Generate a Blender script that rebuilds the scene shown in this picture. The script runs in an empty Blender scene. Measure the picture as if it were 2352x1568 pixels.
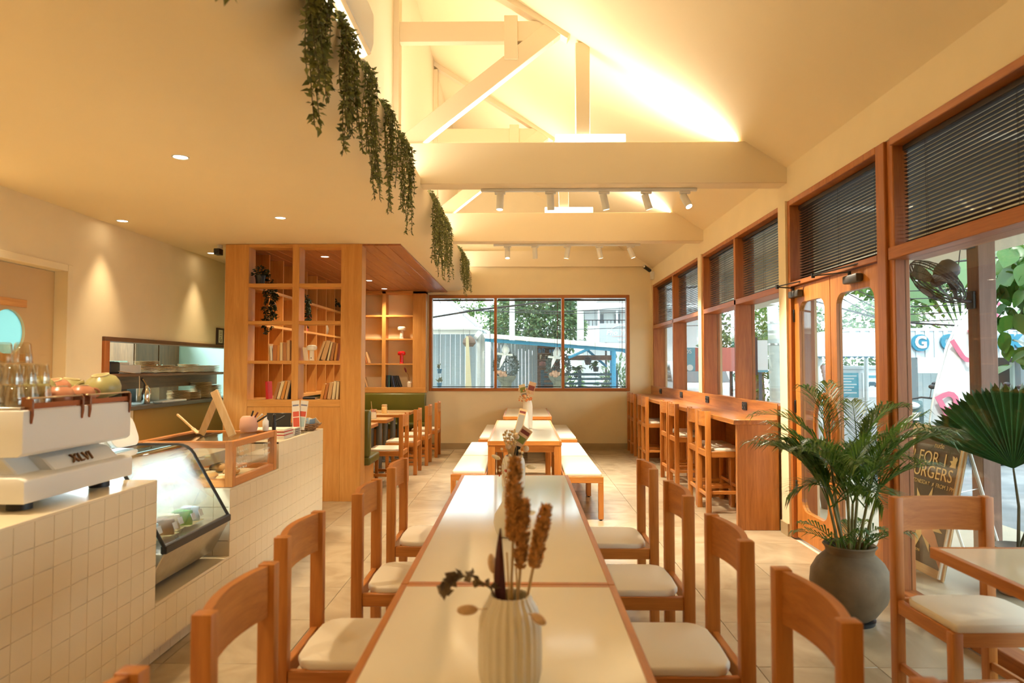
import bpy, bmesh, math, random
from mathutils import Vector, Matrix, Euler
from math import sin, cos, pi, radians, atan2, sqrt
random.seed(11)
sc = bpy.context.scene
C = sc.collection
R = random.uniform

# ------------------------------------------------------------------ camera
cam_d = bpy.data.cameras.new('camera'); cam = bpy.data.objects.new('camera', cam_d); C.objects.link(cam)
cam.location = (0, 0, 1.5)
PITCH, YAW = math.atan(58/1568), math.atan(22/1568)
cam.rotation_euler = (pi/2 + PITCH, 0, YAW)
cam_d.sensor_width = 36; cam_d.lens = 24; cam_d.clip_start = .05; cam_d.clip_end = 300
cam_d.dof.use_dof = True; cam_d.dof.focus_distance = 8.0; cam_d.dof.aperture_fstop = 2.8
sc.camera = cam

# ------------------------------------------------------------------ view, world, sun
vs = sc.view_settings
sc.display_settings.display_device = 'sRGB'
vs.view_transform = 'Standard'; vs.look = 'None'; vs.gamma = 1; vs.use_curve_mapping = False
vs.exposure = 1.32
cy = sc.cycles
cy.use_denoising = True
cy.max_bounces = 8; cy.diffuse_bounces = 4; cy.glossy_bounces = 3; cy.transmission_bounces = 4; cy.transparent_max_bounces = 12
cy.sample_clamp_indirect = 4; cy.caustics_reflective = False; cy.caustics_refractive = False
w = bpy.data.worlds.new('world'); sc.world = w; w.use_nodes = True
wn = w.node_tree.nodes; wl = w.node_tree.links
bg = wn['Background']
bg.inputs[0].default_value = (.80, .93, 1.0, 1); bg.inputs[1].default_value = 2.0
def light(name, kind, loc, energy, color, rot=(0, 0, 0), **k):
    d = bpy.data.lights.new(name, kind); d.energy = energy; d.color = color
    for a, b in k.items(): setattr(d, a, b)
    o = bpy.data.objects.new(name, d); C.objects.link(o); o.location = loc; o.rotation_euler = rot
    return o
sun = light('sun', 'SUN', (0, 0, 20), 1.5, (1, .96, .88), angle=radians(3))
sun.rotation_euler = Vector((.30, .52, -.80)).to_track_quat('-Z', 'Y').to_euler()
WARM = (1, .80, .52)
WARM2 = (1, .90, .71)
# LED strips on top of each truss tie beam, washing the sloping roof
STRIP = 17
for yb in (6.2, 9.05):
    light('led_strip_light', 'AREA', (.52, yb + .05, 3.565), STRIP, (1, .95, .82), (pi, 0, 0), shape='RECTANGLE', size=2.95, size_y=.03)
# LED strip lying in the planter ledge below the upper wall
light('ledge_strip_light', 'AREA', (-1.08, 5.0, 3.25), 30, (1, .95, .82), (pi, radians(8), 0), shape='RECTANGLE', size=.03, size_y=14.6)

# ------------------------------------------------------------------ material helpers
def lin(c): return tuple((x/12.92 if x <= .04045 else ((x+.055)/1.055)**2.4) for x in [v/255 for v in c])
MATS = {}
def base(name):
    m = bpy.data.materials.new(name); m.use_nodes = True
    nt = m.node_tree; b = nt.nodes['Principled BSDF']
    return m, nt, b
def pbr(name, col, rough=.5, metal=0, var=0.0, scale=8, bump=0.0, bscale=60, coat=0, emit=None, es=0, sheen=0, sss=0):
    if name in MATS: return MATS[name]
    m, nt, b = base(name)
    b.inputs['Roughness'].default_value = rough; b.inputs['Metallic'].default_value = metal
    b.inputs['Base Color'].default_value = (*col, 1)
    if coat: b.inputs['Coat Weight'].default_value = coat; b.inputs['Coat Roughness'].default_value = .08
    if emit: b.inputs['Emission Color'].default_value = (*emit, 1); b.inputs['Emission Strength'].default_value = es
    if sheen: b.inputs['Sheen Weight'].default_value = sheen
    if var or bump:
        tc = nt.nodes.new('ShaderNodeTexCoord')
    if var:
        n = nt.nodes.new('ShaderNodeTexNoise'); n.inputs['Scale'].default_value = scale; n.inputs['Detail'].default_value = 5
        nt.links.new(tc.outputs['Object'], n.inputs['Vector'])
        mr = nt.nodes.new('ShaderNodeMapRange'); mr.inputs['From Min'].default_value = .3; mr.inputs['From Max'].default_value = .7
        mr.inputs['To Min'].default_value = 1 - var; mr.inputs['To Max'].default_value = 1 + var
        nt.links.new(n.outputs['Fac'], mr.inputs['Value'])
        mx = nt.nodes.new('ShaderNodeVectorMath'); mx.operation = 'SCALE'; mx.inputs[0].default_value = col
        nt.links.new(mr.outputs[0], mx.inputs['Scale']); nt.links.new(mx.outputs[0], b.inputs['Base Color'])
    if bump:
        n2 = nt.nodes.new('ShaderNodeTexNoise'); n2.inputs['Scale'].default_value = bscale; n2.inputs['Detail'].default_value = 4
        nt.links.new(tc.outputs['Object'], n2.inputs['Vector'])
        bp = nt.nodes.new('ShaderNodeBump'); bp.inputs['Strength'].default_value = bump; bp.inputs['Distance'].default_value = .01
        nt.links.new(n2.outputs['Fac'], bp.inputs['Height']); nt.links.new(bp.outputs[0], b.inputs['Normal'])
    MATS[name] = m
    return m
def wood(name, light_c, dark_c, axis, rough=.42, fine=1.0):
    key = name + '_' + axis
    if key in MATS: return MATS[key]
    m, nt, b = base(key)
    tc = nt.nodes.new('ShaderNodeTexCoord'); oi = nt.nodes.new('ShaderNodeObjectInfo')
    ad = nt.nodes.new('ShaderNodeVectorMath'); ad.operation = 'MULTIPLY_ADD'
    cmb = nt.nodes.new('ShaderNodeCombineXYZ')
    for i in range(3): nt.links.new(oi.outputs['Random'], cmb.inputs[i])
    ad.inputs[1].default_value = (7, 11, 5); nt.links.new(cmb.outputs[0], ad.inputs[0]); nt.links.new(tc.outputs['Object'], ad.inputs[2])
    mp = nt.nodes.new('ShaderNodeMapping'); s = [16*fine]*3; s['xyz'.index(axis)] = 1.1*fine; mp.inputs['Scale'].default_value = s
    nt.links.new(ad.outputs[0], mp.inputs['Vector'])
    n = nt.nodes.new('ShaderNodeTexNoise'); n.inputs['Scale'].default_value = 1.0; n.inputs['Detail'].default_value = 6; n.inputs['Distortion'].default_value = 1.2
    nt.links.new(mp.outputs[0], n.inputs['Vector'])
    n2 = nt.nodes.new('ShaderNodeTexNoise'); n2.inputs['Scale'].default_value = 9; n2.inputs['Detail'].default_value = 3
    nt.links.new(mp.outputs[0], n2.inputs['Vector'])
    mx = nt.nodes.new('ShaderNodeMix'); mx.inputs[0].default_value = .3
    nt.links.new(n.outputs['Fac'], mx.inputs[2]); nt.links.new(n2.outputs['Fac'], mx.inputs[3])
    rp = nt.nodes.new('ShaderNodeValToRGB'); rp.color_ramp.elements[0].position = .34; rp.color_ramp.elements[1].position = .66
    rp.color_ramp.elements[0].color = (*dark_c, 1); rp.color_ramp.elements[1].color = (*light_c, 1)
    nt.links.new(mx.outputs[0], rp.inputs[0]); nt.links.new(rp.outputs[0], b.inputs['Base Color'])
    b.inputs['Roughness'].default_value = rough
    MATS[key] = m
    return m
WCOL = {'teak': ((.62, .245, .050), (.42, .135, .022), .38), 'oak': ((.68, .335, .090), (.54, .235, .052), .45),
        'bar': ((.56, .225, .055), (.34, .115, .024), .30), 'frame': ((.48, .165, .034), (.32, .088, .015), .40),
        'dark': ((.20, .085, .032), (.10, .04, .015), .45), 'ceil': ((.42, .16, .060), (.28, .095, .035), .35),
        'pale': ((.66, .46, .24), (.55, .34, .15), .5), 'post': ((.24, .13, .09), (.17, .085, .055), .6)}
def W(kind, axis='z'):
    a, b, r = WCOL[kind]; return wood(kind + '_wood', a, b, axis, r)
def leafmat(name, c1, c2, rough=.45, trans=.25):
    if name in MATS: return MATS[name]
    m, nt, b = base(name)
    g = nt.nodes.new('ShaderNodeNewGeometry'); rp = nt.nodes.new('ShaderNodeValToRGB')
    rp.color_ramp.elements[0].color = (*c1, 1); rp.color_ramp.elements[1].color = (*c2, 1)
    nt.links.new(g.outputs['Random Per Island'], rp.inputs[0]); nt.links.new(rp.outputs[0], b.inputs['Base Color'])
    b.inputs['Roughness'].default_value = rough
    if trans:
        tr = nt.nodes.new('ShaderNodeBsdfTranslucent'); mx = nt.nodes.new('ShaderNodeMixShader'); mx.inputs[0].default_value = trans
        nt.links.new(rp.outputs[0], tr.inputs[0]); out = nt.nodes['Material Output']
        nt.links.new(b.outputs[0], mx.inputs[1]); nt.links.new(tr.outputs[0], mx.inputs[2]); nt.links.new(mx.outputs[0], out.inputs[0])
    MATS[name] = m
    return m
def glass(name, tint=(.95, .98, .97), ior=1.45, refl=1.0):
    if name in MATS: return MATS[name]
    m = bpy.data.materials.new(name); m.use_nodes = True; nt = m.node_tree; nt.nodes.clear()
    out = nt.nodes.new('ShaderNodeOutputMaterial'); t = nt.nodes.new('ShaderNodeBsdfTransparent'); g = nt.nodes.new('ShaderNodeBsdfGlossy')
    lw = nt.nodes.new('ShaderNodeLayerWeight'); lw.inputs[0].default_value = .5; pw = nt.nodes.new('ShaderNodeMath'); pw.operation = 'POWER'; pw.inputs[1].default_value = 5; nt.links.new(lw.outputs['Facing'], pw.inputs[0]); fr = nt.nodes.new('ShaderNodeMath'); fr.operation = 'MULTIPLY_ADD'; fr.inputs[1].default_value = .95; fr.inputs[2].default_value = .04; nt.links.new(pw.outputs[0], fr.inputs[0]); mx = nt.nodes.new('ShaderNodeMixShader')
    mu = nt.nodes.new('ShaderNodeMath'); mu.operation = 'MULTIPLY'; mu.inputs[1].default_value = refl; mu.use_clamp = True
    t.inputs[0].default_value = (*tint, 1); g.inputs['Roughness'].default_value = .01
    nt.links.new(fr.outputs[0], mu.inputs[0]); nt.links.new(mu.outputs[0], mx.inputs[0]); nt.links.new(t.outputs[0], mx.inputs[1]); nt.links.new(g.outputs[0], mx.inputs[2]); nt.links.new(mx.outputs[0], out.inputs[0])
    MATS[name] = m
    return m
def emis(name, col, s):
    if name in MATS: return MATS[name]
    m = bpy.data.materials.new(name); m.use_nodes = True; nt = m.node_tree; nt.nodes.clear()
    out = nt.nodes.new('ShaderNodeOutputMaterial'); e = nt.nodes.new('ShaderNodeEmission'); e.inputs[0].default_value = (*col, 1); e.inputs[1].default_value = s
    nt.links.new(e.outputs[0], out.inputs[0]); MATS[name] = m
    return m
CREAM = (.865, .725, .475)
M_wall = pbr('cream_plaster', CREAM, .75, var=.025, scale=3, bump=.05, bscale=40)
M_ceil = pbr('cream_ceiling_paint', (.865, .71, .45), .8, var=.01, scale=2)
M_beam = pbr('cream_beam_paint', (.88, .74, .52), .7)
M_black = pbr('black_plastic', (.012, .012, .013), .45)
M_dark = pbr('dark_metal', (.03, .03, .032), .4, .6)
M_white = pbr('white_powder_coat', (.82, .80, .75), .35)
M_steel = pbr('brushed_steel', (.62, .60, .56), .28, 1, var=.06, scale=30)
M_chrome = pbr('chrome', (.8, .8, .8), .12, 1)
M_lam = pbr('cream_laminate', (.84, .76, .60), .10, var=.012, scale=5, coat=.3)
M_cush = pbr('cream_leatherette', (.83, .75, .60), .45, bump=.02, bscale=120)
M_green = pbr('olive_leatherette', (.115, .105, .010), .36, var=.08, scale=4)
M_ctile = pbr('cream_glazed_tile', (.83, .715, .50), .22, var=.02, scale=3)
M_grout = pbr('tile_grout', (.82, .69, .47), .8)
M_glass = glass('window_glass')
M_dglass = glass('display_glass', (.97, .985, .97), 1.45, 1.2)
M_down = emis('downlight_glow', (1, .86, .62), 9)

# ------------------------------------------------------------------ mesh helpers
class MB:
    def __init__(s): s.v = []; s.f = []; s.m = []
    def add(s, vs, fs, mi=0):
        k = len(s.v); s.v += [tuple(v) for v in vs]; s.f += [tuple(i + k for i in f) for f in fs]; s.m += [mi]*len(fs)
        return s
    def box(s, x0, x1, y0, y1, z0, z1, mi=0):
        x0, x1 = sorted((x0, x1)); y0, y1 = sorted((y0, y1)); z0, z1 = sorted((z0, z1))
        return s.add([(x0, y0, z0), (x1, y0, z0), (x1, y1, z0), (x0, y1, z0), (x0, y0, z1), (x1, y0, z1), (x1, y1, z1), (x0, y1, z1)],
                     [(3, 2, 1, 0), (4, 5, 6, 7), (0, 1, 5, 4), (1, 2, 6, 5), (2, 3, 7, 6), (3, 0, 4, 7)], mi)
    def obox(s, c, h, rot=(0, 0, 0), mi=0):
        Rm = rot if isinstance(rot, Matrix) else Euler(rot).to_matrix(); c = Vector(c)
        vs = [c + Rm @ Vector((a*h[0], b*h[1], d*h[2])) for d in (-1, 1) for a, b in ((-1, -1), (1, -1), (1, 1), (-1, 1))]
        return s.add(vs, [(3, 2, 1, 0), (4, 5, 6, 7), (0, 1, 5, 4), (1, 2, 6, 5), (2, 3, 7, 6), (3, 0, 4, 7)], mi)
    def beam(s, p0, p1, wd, th, up=(0, 0, 1), mi=0):
        p0, p1 = Vector(p0), Vector(p1); d = p1 - p0; L = d.length; d.normalize(); u = Vector(up)
        sd = d.cross(u)
        if sd.length < 1e-4: sd = d.cross(Vector((1, 0, 0)))
        sd.normalize(); u = sd.cross(d)
        Rm = Matrix((d, sd, u)).transposed()
        return s.obox((p0 + p1)/2, (L/2, wd/2, th/2), Rm, mi)
    def tube(s, pts, r, n=8, mi=0, caps=True):
        pts = [Vector(p) for p in pts]; k = len(pts); rs = r if isinstance(r, (list, tuple)) else [r]*k
        vs, fs = [], []; ref = None
        for i, p in enumerate(pts):
            t = (pts[min(i+1, k-1)] - pts[max(i-1, 0)])
            t = t.normalized() if t.length > 1e-9 else Vector((0, 0, 1))
            if ref is None:
                ref = t.cross(Vector((0, 0, 1)))
                if ref.length < .05: ref = t.cross(Vector((1, 0, 0)))
            ref = (ref - t*ref.dot(t)).normalized(); b = t.cross(ref)
            vs += [p + rs[i]*(cos(2*pi*j/n)*ref + sin(2*pi*j/n)*b) for j in range(n)]
        for i in range(k-1):
            for j in range(n):
                a, b2 = i*n + j, i*n + (j+1) % n
                fs.append((a, b2, b2 + n, a + n))
        if caps: fs.append(tuple(range(n-1, -1, -1))); fs.append(tuple(range((k-1)*n, k*n)))
        return s.add(vs, fs, mi)
    def cyl(s, p0, p1, r0, r1=None, n=16, mi=0, caps=True): return s.tube([p0, p1], [r0, r0 if r1 is None else r1], n, mi, caps)
    def lathe(s, prof, c=(0, 0, 0), n=24, mi=0, rib=0, nr=0, caps=True, rot=None):
        vs, fs = [], []; k = len(prof); c = Vector(c)
        for r, z in prof:
            for j in range(n):
                a = 2*pi*j/n; rr = r*(1 + (rib*cos(nr*a) if nr else 0)); p = Vector((rr*cos(a), rr*sin(a), z))
                vs.append(c + (rot @ p if rot else p))
        for i in range(k-1):
            for j in range(n):
                a, b = i*n + j, i*n + (j+1) % n; fs.append((a, b, b + n, a + n))
        if caps:
            if prof[0][0] > 1e-5: fs.append(tuple(range(n-1, -1, -1)))
            if prof[-1][0] > 1e-5: fs.append(tuple(range((k-1)*n, k*n)))
        return s.add(vs, fs, mi)
    def sph(s, c, r, n=12, m=8, mi=0, rot=None):
        r = r if isinstance(r, (tuple, list)) else (r, r, r); c = Vector(c); vs, fs = [], []
        for i in range(m+1):
            t = pi*i/m
            for j in range(n):
                a = 2*pi*j/n; p = Vector((r[0]*sin(t)*cos(a), r[1]*sin(t)*sin(a), -r[2]*cos(t))); vs.append(c + (rot @ p if rot else p))
        for i in range(m):
            for j in range(n):
                a, b = i*n + j, i*n + (j+1) % n; fs.append((a, b, b + n, a + n))
        return s.add(vs, fs, mi)
    def prism(s, poly, axis, a, b, mi=0):
        """poly: 2-D outline in the two other axes (order xyz), extruded along axis from a to b"""
        n = len(poly)
        def P(p, t):
            return (t, p[0], p[1]) if axis == 'x' else (p[0], t, p[1]) if axis == 'y' else (p[0], p[1], t)
        vs = [P(p, a) for p in poly] + [P(p, b) for p in poly]
        fs = [tuple(range(n-1, -1, -1)), tuple(range(n, 2*n))] + [(i, (i+1) % n, n + (i+1) % n, n + i) for i in range(n)]
        return s.add(vs, fs, mi)
    def build(s, name, mats, parent=None, bevel=0, seg=1, smooth=True, org=None, ang=38):
        me = bpy.data.meshes.new(name)
        off = OFF.get(parent.name, Vector((0, 0, 0))) if parent else (Vector(org) if org is not None else None)
        vs_ = s.v
        if off is None:
            xs = [v[0] for v in vs_]; ys = [v[1] for v in vs_]; zs = [v[2] for v in vs_]
            off = Vector(((min(xs)+max(xs))/2, (min(ys)+max(ys))/2, min(zs)))
        me.from_pydata([(v[0]-off.x, v[1]-off.y, v[2]-off.z) for v in vs_], [], s.f)
        mats = mats if isinstance(mats, (list, tuple)) else [mats]
        for m in mats: me.materials.append(m)
        if len(mats) > 1: me.polygons.foreach_set('material_index', s.m)
        bm = bmesh.new(); bm.from_mesh(me)
        bmesh.ops.recalc_face_normals(bm, faces=bm.faces)
        if bevel:
            bm.normal_update()
            es = [e for e in bm.edges if len(e.link_faces) == 2 and e.calc_face_angle(0) > .5]
            bmesh.ops.bevel(bm, geom=es, offset=bevel, segments=seg, profile=.5, affect='EDGES', clamp_overlap=True)
        bm.to_mesh(me); bm.free()
        if smooth:
            me.polygons.foreach_set('use_smooth', [True]*len(me.polygons)); me.set_sharp_from_angle(angle=radians(ang))
        o = bpy.data.objects.new(name, me); C.objects.link(o)
        if parent: o.parent = parent; OFF[o.name] = off
        else: o.location = off; OFF[o.name] = off
        return o
OFF = {}
def thing(name, label, cat, loc=(0, 0, 0), group=None, kind=None, rz=0):
    o = bpy.data.objects.new(name, None); C.objects.link(o); o.location = loc; o.empty_display_size = .05; o.rotation_euler = (0, 0, rz)
    OFF[o.name] = Vector(loc)
    return tag(o, label, cat, group, kind)
def tag(o, label=None, cat=None, group=None, kind=None):
    for k, v in (('label', label), ('category', cat), ('group', group), ('kind', kind)):
        if v: o[k] = v
    return o
def struct(mb, name, mats, label=None, bevel=0, **k):
    o = mb.build(name, mats, None, bevel=bevel, **k); tag(o, label, None, None, 'structure'); return o
def sthing(name, label=None, loc=(0, 0, 0)):
    return thing(name, label, None, loc, None, 'structure')
KIDS = {}
def kids(o): return [c for c in bpy.data.objects if c.parent == o]
def cached_kids(o):
    if o.name not in KIDS: KIDS[o.name] = kids(o)
    return KIDS[o.name]
def dup(root, loc, rz=None, label=None, group=None):
    r = root.copy(); C.objects.link(r); r.location = loc
    if rz is not None: r.rotation_euler = (0, 0, rz)
    if label: r['label'] = label
    if group: r['group'] = group
    for ch in cached_kids(root):
        c = ch.copy(); C.objects.link(c); c.parent = r
        for g in cached_kids(ch):
            d = g.copy(); C.objects.link(d); d.parent = c
    return r
def clone(o, loc, rot=None, scale=None, parent=None):
    c = o.copy(); C.objects.link(c); c.location = loc
    if rot is not None: c.rotation_euler = rot
    if scale is not None: c.scale = scale
    if parent: c.parent = parent
    return c
def text(name, s, mat, parent, loc, size, rot, extrude=.002, align='CENTER', shear=0, spacing=1, org=True, bold=0):
    cu = bpy.data.curves.new(name, 'FONT'); cu.body = s; cu.size = size; cu.extrude = extrude; cu.align_x = align; cu.align_y = 'CENTER'
    cu.shear = shear; cu.space_character = spacing; cu.offset = bold; cu.resolution_u = 3
    cu.materials.append(mat)
    t = bpy.data.objects.new(name, cu); C.objects.link(t)
    me = bpy.data.meshes.new_from_object(t); bpy.data.objects.remove(t)
    Rm = rot if isinstance(rot, Matrix) else Euler(rot).to_matrix()
    o = bpy.data.objects.new(name, me); C.objects.link(o)
    off = OFF.get(parent.name, Vector((0, 0, 0))) if parent else Vector((0, 0, 0))
    M = Matrix.Translation(Vector(loc) - off) @ Rm.to_4x4()
    me.transform(M)
    if parent: o.parent = parent; OFF[o.name] = off
    return o
def arc(cx, cy, r, a0, a1, n): return [(cx + r*cos(a0 + (a1-a0)*i/n), cy + r*sin(a0 + (a1-a0)*i/n)) for i in range(n+1)]
# ================================================================== room shell
YB, YF, XR, XL, XU = 12.5, -2.6, 2.40, -4.0, -1.18      # back wall, wall behind camera, glass wall, bar wall, upper wall
ZC, ZL = 2.89, 3.16                                        # low ceiling, ledge / beam underside
RS = (5.62 - 3.30)/(XR - XU)                               # roof slope
def roofz(x): return 3.30 + (XR - x)*RS
fl = sthing('floor')
MB().box(-4.2, 2.7, YF-.2, YB+.2, -.10, -.016).build('floor_bed', M_grout, fl)
mt, nt, b = base('beige_stone_tile')
tc = nt.nodes.new('ShaderNodeTexCoord'); oi = nt.nodes.new('ShaderNodeObjectInfo')
n1 = nt.nodes.new('ShaderNodeTexNoise'); n1.inputs['Scale'].default_value = 2.2; n1.inputs['Detail'].default_value = 8; n1.inputs['Distortion'].default_value = 1.6
va = nt.nodes.new('ShaderNodeVectorMath'); va.operation = 'ADD'
cb = nt.nodes.new('ShaderNodeCombineXYZ'); mm = nt.nodes.new('ShaderNodeMath'); mm.operation = 'MULTIPLY'; mm.inputs[1].default_value = 40
nt.links.new(oi.outputs['Random'], mm.inputs[0]); nt.links.new(mm.outputs[0], cb.inputs[0]); nt.links.new(mm.outputs[0], cb.inputs[1])
nt.links.new(tc.outputs['Object'], va.inputs[0]); nt.links.new(cb.outputs[0], va.inputs[1]); nt.links.new(va.outputs[0], n1.inputs['Vector'])
rp = nt.nodes.new('ShaderNodeValToRGB'); rp.color_ramp.elements[0].position = .32; rp.color_ramp.elements[1].position = .68
rp.color_ramp.elements[0].color = (.36, .27, .165, 1); rp.color_ramp.elements[1].color = (.50, .395, .255, 1)
nt.links.new(n1.outputs['Fac'], rp.inputs[0]); nt.links.new(rp.outputs[0], b.inputs['Base Color'])
b.inputs['Roughness'].default_value = .27
TS = .6
tp = MB().box(-TS/2+.0015, TS/2-.0015, -TS/2+.0015, TS/2-.0015, -.016, 0).build('floor_tile', mt, fl, bevel=.001)
tp.location = (1.18 - TS/2, 3.49 - TS/2, 0)
for i in range(-8, 3):
    for j in range(-9, 16):
        x, y = 1.18 + TS*(i - .5), 3.49 + TS*(j - .5)
        if (i, j) == (0, 0) or x < -3.6 or y + .3 > YB + .31 or y < -1.8: continue
        if x < -2.3 and y < 7.3: continue
        clone(tp, (x, y, 0))
# ---- walls
mb = MB()
mb.box(XR, XR+.24, YF, YB+.2, 2.985, 3.36)
for a, b_ in ((YF, 1.55), (6.13, 6.30), (9.02, 9.18), (12.42, YB+.2)):
    mb.box(XR-.03 if a > 0 else XR, XR+.24, a, b_, 0, 2.99)
mb.box(XR+.02, XR+.24, 6.3, 12.45, 0, 1.12)
struct(mb, 'wall_right', M_wall)
WX0, WX1, WZ0, WZ1 = -1.70, 1.975, 1.055, 2.815
mb = MB()
mb.box(-4.2, WX0, YB, YB+.22, 0, 5.9); mb.box(WX1, XR+.24, YB, YB+.22, 0, 5.9)
mb.box(WX0, WX1, YB, YB+.22, 0, WZ0); mb.box(WX0, WX1, YB, YB+.22, WZ1, 5.9)
struct(mb, 'wall_back', M_wall)
mb = MB().box(-1.66, XR, YB-.07, YB, 3.33, 3.62)
struct(mb, 'trim_1', M_beam)
# bar wall with the hatch opening and the door opening
HY0, HY1, HZ0, HZ1 = 6.50, 9.45, 1.10, 1.75
DY0, DY1, DZ1 = 4.86, 5.98, 2.395
mb = MB()
mb.box(XL-.14, XL, YF, DY0, 0, 3.2); mb.box(XL-.14, XL, DY0, DY1, DZ1, 3.2); mb.box(XL-.14, XL, DY1, HY0, 0, 3.2)
mb.box(XL-.14, XL, HY0, HY1, 0, HZ0-.04); mb.box(XL-.14, XL, HY0, HY1, HZ1, 3.2); mb.box(XL-.14, XL, HY1, 12.6, 0, 3.2)
struct(mb, 'wall_left', M_wall)
mb = MB().box(-4.2, XR+.24, YF-.2, YF, 0, 5.9)
struct(mb, 'wall_front', M_wall)
mb = MB().box(-3.44, -3.32, 7.84, YB, 0, ZC)
mb.box(-4.0, -3.34, 9.5, 9.6, 0, ZC)
struct(mb, 'wall_nook', M_wall)
mb = MB().box(XU-.18, XU, YF, YB, ZL, 6.0)
struct(mb, 'wall_upper', M_beam)
# low ceiling with rounded drop edge and planter ledge
XE = -.92
prof = [(-4.14, ZC)] + [(XE-.30 + .30*sin(t), ZC+.30 - .30*cos(t)) for t in [radians(90)*i/10 for i in range(11)]] + [(XE, ZL+.06), (XE-.05, ZL+.06), (XE-.05, ZL), (XU-.18, ZL), (XU-.18, ZL+.1), (-4.14, ZL+.1)]
struct(MB().prism(prof, 'y', YF, YB), 'ceiling', M_ceil, ang=50)
mb = MB().prism([(XR+.45, roofz(XR+.45)), (XU-.4, roofz(XU-.4)), (XU-.4, roofz(XU-.4)+.16), (XR+.45, roofz(XR+.45)+.16)], 'y', YF-.2, YB+.3)
struct(mb, 'ceiling_slope', M_ceil)
# timber-boarded nook ceiling, plank by plank
wc = sthing('ceiling_boards')
k = 0
for i in range(13):
    x0 = -3.33 + i*.151
    for (ya, yb_) in ((7.66, 9.7 + .5*(i % 3)), (9.7 + .5*(i % 3), YB)):
        MB().box(x0+.002, x0+.149, ya+.002, yb_-.002, ZC-.022, ZC+.002).build('plank', W('ceil', 'y'), wc, bevel=.003)
# ---- trusses
def truss(y, n):
    t = sthing('beam_%d' % n, None, (0, y, ZL))
    h = .10
    MB().box(XE-.25, XR+.02, y-h, y+h, ZL, 3.545).build('tie_beam', M_beam, t, bevel=.008)
    MB().box(.50, .63, y-.045, y+.045, 3.54, roofz(.56)).build('king_post', M_beam, t, bevel=.004)
    MB().beam((-1.10, y, 3.52), (.42, y, 4.72), .106, .17).build('strut', M_beam, t, bevel=.004)
    MB().box(XU-.02, .30, y-.04, y+.04, 4.51, 4.70).build('collar_beam', M_beam, t, bevel=.004)
    MB().box(-.16, -.035, y-.062, y+.062, 4.33, 4.745).build('hanger_post', M_beam, t, bevel=.004)
    MB().beam((XU-.02, y, roofz(XU)-.02), (.44, y, roofz(.44)-.02), .12, .06).build('rafter', M_beam, t)
    MB().box(XU-.01, XU+.05, y-.07, y+.07, ZL, 5.5).build('wall_post', M_beam, t)
    return t
truss(6.25, 1); truss(9.10, 2)
# baseboards
M_skirt = pbr('stone_skirting', (.40, .30, .17), .4, var=.06, scale=6)
struct(MB().box(-1.66, XR, YB-.015, YB, 0, .11), 'baseboard_back', M_skirt)
struct(MB().box(XR-.045, XR-.03, 6.13, 6.30, 0, .11), 'baseboard_right', M_skirt)

# ================================================================== glass wall: windows, doors, blinds
GX0, GX1, GL, BX = XR-.012, XR+.20, XR+.165, XR+.085
ZTOP, TR0, TR1 = 2.985, 2.19, 2.25
M_slat = pbr('dark_brown_slat', (.030, .017, .010), .4)
def blind_x(y0, y1, z0, z1, label, n, tilt=13):
    t = thing('venetian_blind', label, 'blind', (BX, (y0+y1)/2, z0), 'dark blinds in the upper lights of the glass wall')
    MB().box(BX-.02, BX+.02, y0, y1, z1-.035, z1).build('headrail', M_slat, t, bevel=.003)
    MB().box(BX-.016, BX+.016, y0, y1, z0, z0+.014).build('bottom_rail', M_slat, t, bevel=.003)
    sl = MB().obox((BX, (y0+y1)/2, z0), (.0130, (y1-y0)/2, .0011), (0, radians(tilt), 0)).build('slat', M_slat, t)
    zz = [z0 + .03 + (z1-z0-.075)*i/(n-1) for i in range(n)]
    sl.location = (0, 0, zz[0]-z0)
    for z in zz[1:]: clone(sl, (0, 0, z-z0))
    for q in (.12, .5, .88) if y1-y0 < 1.6 else (.08, .36, .64, .92):
        yy = y0 + (y1-y0)*q
        m = MB()
        for dx in (-.012, .012): m.tube([(BX+dx, yy+dx, z0), (BX+dx, yy+dx, z1)], .0012, 4)
        m.build('ladder_cord', M_slat, t)
def bay(n, y0, y1, label_a):
    t = sthing('window_%d' % n, None, (XR, y0, 1.12)); ym = (y0+y1)/2
    m = MB()
    m.box(GX0, GX1, y0, y0+.045, 1.12, ZTOP); m.box(GX0, GX1, y1-.045, y1, 1.12, ZTOP); m.box(GX0, GX1, y0+.045, y1-.045, ZTOP-.045, ZTOP)
    m.build('window_frame', W('frame', 'z'), t, bevel=.004)
    MB().box(GX0, GX1, ym-.03, ym+.03, 1.12, ZTOP-.045).build('mullion', W('frame', 'z'), t, bevel=.003)
    MB().box(GX0, GX1, y0+.045, y1-.045, TR0, TR1).build('transom', W('frame', 'y'), t, bevel=.003)
    MB().box(GX0+.02, GX1, y0, y1, 1.10, 1.135).build('sill', W('frame', 'y'), t)
    for a, b_ in ((y0+.045, ym-.03), (ym+.03, y1-.045)):
        MB().box(GL-.003, GL+.003, a, b_, 1.13, TR0).build('pane', M_glass, t)
        MB().box(GL-.003, GL+.003, a, b_, TR1, ZTOP-.04).build('pane', M_glass, t)
    for q, (a, b_) in enumerate(((y0+.06, ym-.045), (ym+.045, y1-.06))):
        blind_x(a, b_, TR1+.004, ZTOP-.05, label_a[q], 24, -6)
bay(1, 9.18, 12.42, ('dark venetian blind in the second upper light from the back wall', 'dark venetian blind in the upper light next to the back wall'))
bay(2, 6.30, 9.02, ('dark venetian blind in the upper light beside the white pillar by the doors', 'dark venetian blind in the third upper light from the back wall'))
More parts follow.
